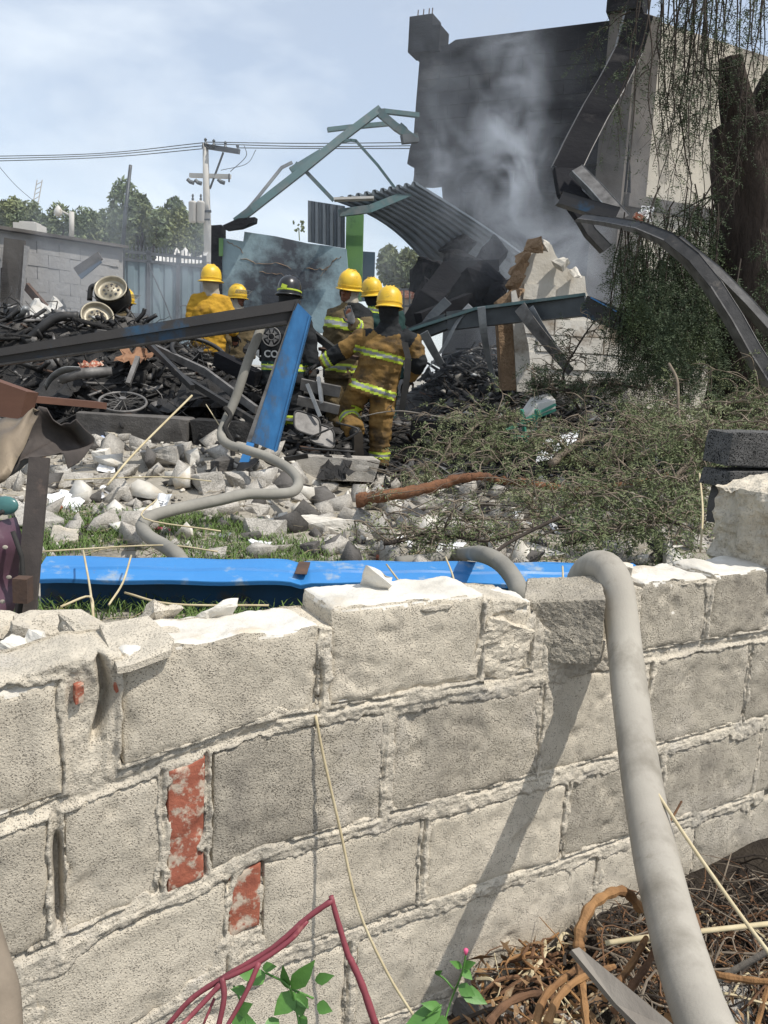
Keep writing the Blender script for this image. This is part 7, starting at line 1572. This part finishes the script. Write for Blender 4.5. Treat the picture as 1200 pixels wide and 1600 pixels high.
fallen('dull leafy branch filling the middle of the tangle', [(760, 720, 5.9), (830, 700, 5.9), (900, 720, 5.7), (960, 735, 5.5)], .014, 'twig', 34, .42, 9, seed=14)
fallen('leafy branch at the right beneath the stacked blocks', [(1020, 780, 4.3), (1060, 740, 4.4), (1090, 700, 4.5), (1115, 660, 4.6)], .014, 'twig', 30, .36, 11, seed=15)
fallen('short spray of leaves standing right of the nearest firefighter', [(660, 760, 5.9), (680, 735, 5.95), (700, 700, 6.0)], .010, 'twig', 18, .3, 8, seed=16)
stick([P(1045, 568, 6.0), P(1058, 595, 5.9), P(1060, 640, 5.8), P(1066, 690, 5.7)], .011, 'twig', 'thin bare reddish twig standing upright before the tree', 'twig', 'bare_twig')
stick([P(765, 870, 3.6), P(800, 845, 3.8), P(860, 815, 4.0), P(920, 790, 4.2)], .009, 'twigdark', 'dark bare stick slanting over the twigs left of the arch', 'twig', 'bare_twig')
def gtw(i):
    px_ = rr.uniform(560, 1200); py_ = rr.uniform(640, 880); p = GG(px_, py_)+V((0, 0, rr.uniform(.02, .30))); a = rr.gauss(0, .6); L_ = rr.uniform(.04, .13); c = [p]
    for j in range(rr.randint(3, 6)): a += rr.gauss(0, .28); p = p+V((math.cos(a), rr.uniform(-.5, .5), .55*math.sin(a)))*L_; c.append(p)
    for q in c: q.z = max(q.z, zyard(q.x, q.y)+.01)
    return c, rr.choice((0, 0, 0, 1, 2))
sticks_stuff('twig_litter', 620, gtw, ['twig', 'twigdark', 'greywood'], .0018, .0065)
# ------------------------------------------------------------------ smoke
def volume(name, lo, hi, build):
    b = MB(); lo, hi = V(lo), V(hi); b.box((lo+hi)/2, hi-lo); m = bpy.data.materials.new(name); m.use_nodes = True; t = m.node_tree; t.nodes.clear(); out = t.nodes.new('ShaderNodeOutputMaterial'); pv = t.nodes.new('ShaderNodeVolumePrincipled')
    t.links.new(pv.outputs[0], out.inputs['Volume']); pv.inputs['Density'].default_value = 0; build(t, pv); M[name] = m; o = b.build(name, name); tag(o, kind='stuff'); return o
def mth(t, op, a, b_=None, c=None):
    n = t.nodes.new('ShaderNodeMath'); n.operation = op
    for i, v in enumerate((a, b_, c)):
        if v is None: continue
        if isinstance(v, (int, float)): n.inputs[i].default_value = v
        else: t.links.new(v, n.inputs[i])
    return n.outputs[0]
def gauss(t, x, c, w_): u = mth(t, 'DIVIDE', mth(t, 'SUBTRACT', x, c), w_); return mth(t, 'EXPONENT', mth(t, 'MULTIPLY', mth(t, 'MULTIPLY', u, u), -1.0))
def smoke_build(terms, amp, dark=.75, sc=.9):
    def f(t, pv):
        pv.inputs['Color'].default_value = (dark*.95, dark*1.02, min(.97, dark*1.12), 1); pv.inputs['Anisotropy'].default_value = .1
        g_ = t.nodes.new('ShaderNodeNewGeometry'); n1 = N(t, 'ShaderNodeTexNoise', Scale=sc, Detail=5.0, Roughness=.6, Distortion=1.1); t.links.new(g_.outputs['Position'], n1.inputs['Vector'])
        nz = mth(t, 'MAXIMUM', mth(t, 'MULTIPLY_ADD', n1.outputs['Fac'], 4.2, -1.95), 0.0); sx = t.nodes.new('ShaderNodeSeparateXYZ'); t.links.new(g_.outputs['Position'], sx.inputs[0]); X_, Y_, Z_ = sx.outputs; tot = None
        for (cx, kx, wx, cy, wy, cz, wz, a_) in terms:
            xc = mth(t, 'MULTIPLY_ADD', Z_, kx, cx); e = mth(t, 'MULTIPLY', mth(t, 'MULTIPLY', gauss(t, X_, xc, wx), gauss(t, Y_, cy, wy)), mth(t, 'MULTIPLY', gauss(t, Z_, cz, wz), a_)); tot = e if tot is None else mth(t, 'ADD', tot, e)
        t.links.new(mth(t, 'MULTIPLY', mth(t, 'MULTIPLY', tot, nz), amp), pv.inputs['Density'])
    return f
volume('smoke_plume', (-2.5, 10.9, .3), (5.6, 14.2, 10.5), smoke_build([(1.75, -.03, .34, 12.6, .7, 4.3, 1.3, 2.3), (2.2, 0, 1.1, 12.8, .8, 2.8, .8, .8), (3.3, -.36, .75, 12.6, .8, 6.4, 2.0, .28), (1.0, -.02, .7, 12.6, .8, 3.8, .6, .8), (.1, .0, .9, 12.4, .9, 8.2, 2.2, .16), (.2, 0, .8, 12.2, .8, 4.2, .9, .22)], 1.25, .72, 1.3))
volume('smoke_veil', (-9, 9.7, .15), (6, 18, 7), smoke_build([(-2.5, 0, 4.5, 13, 2.4, 2.4, 2.8, .36), (3.0, 0, 2.0, 12, 1.2, 2.0, 1.4, .30)], .8, .8, .5))
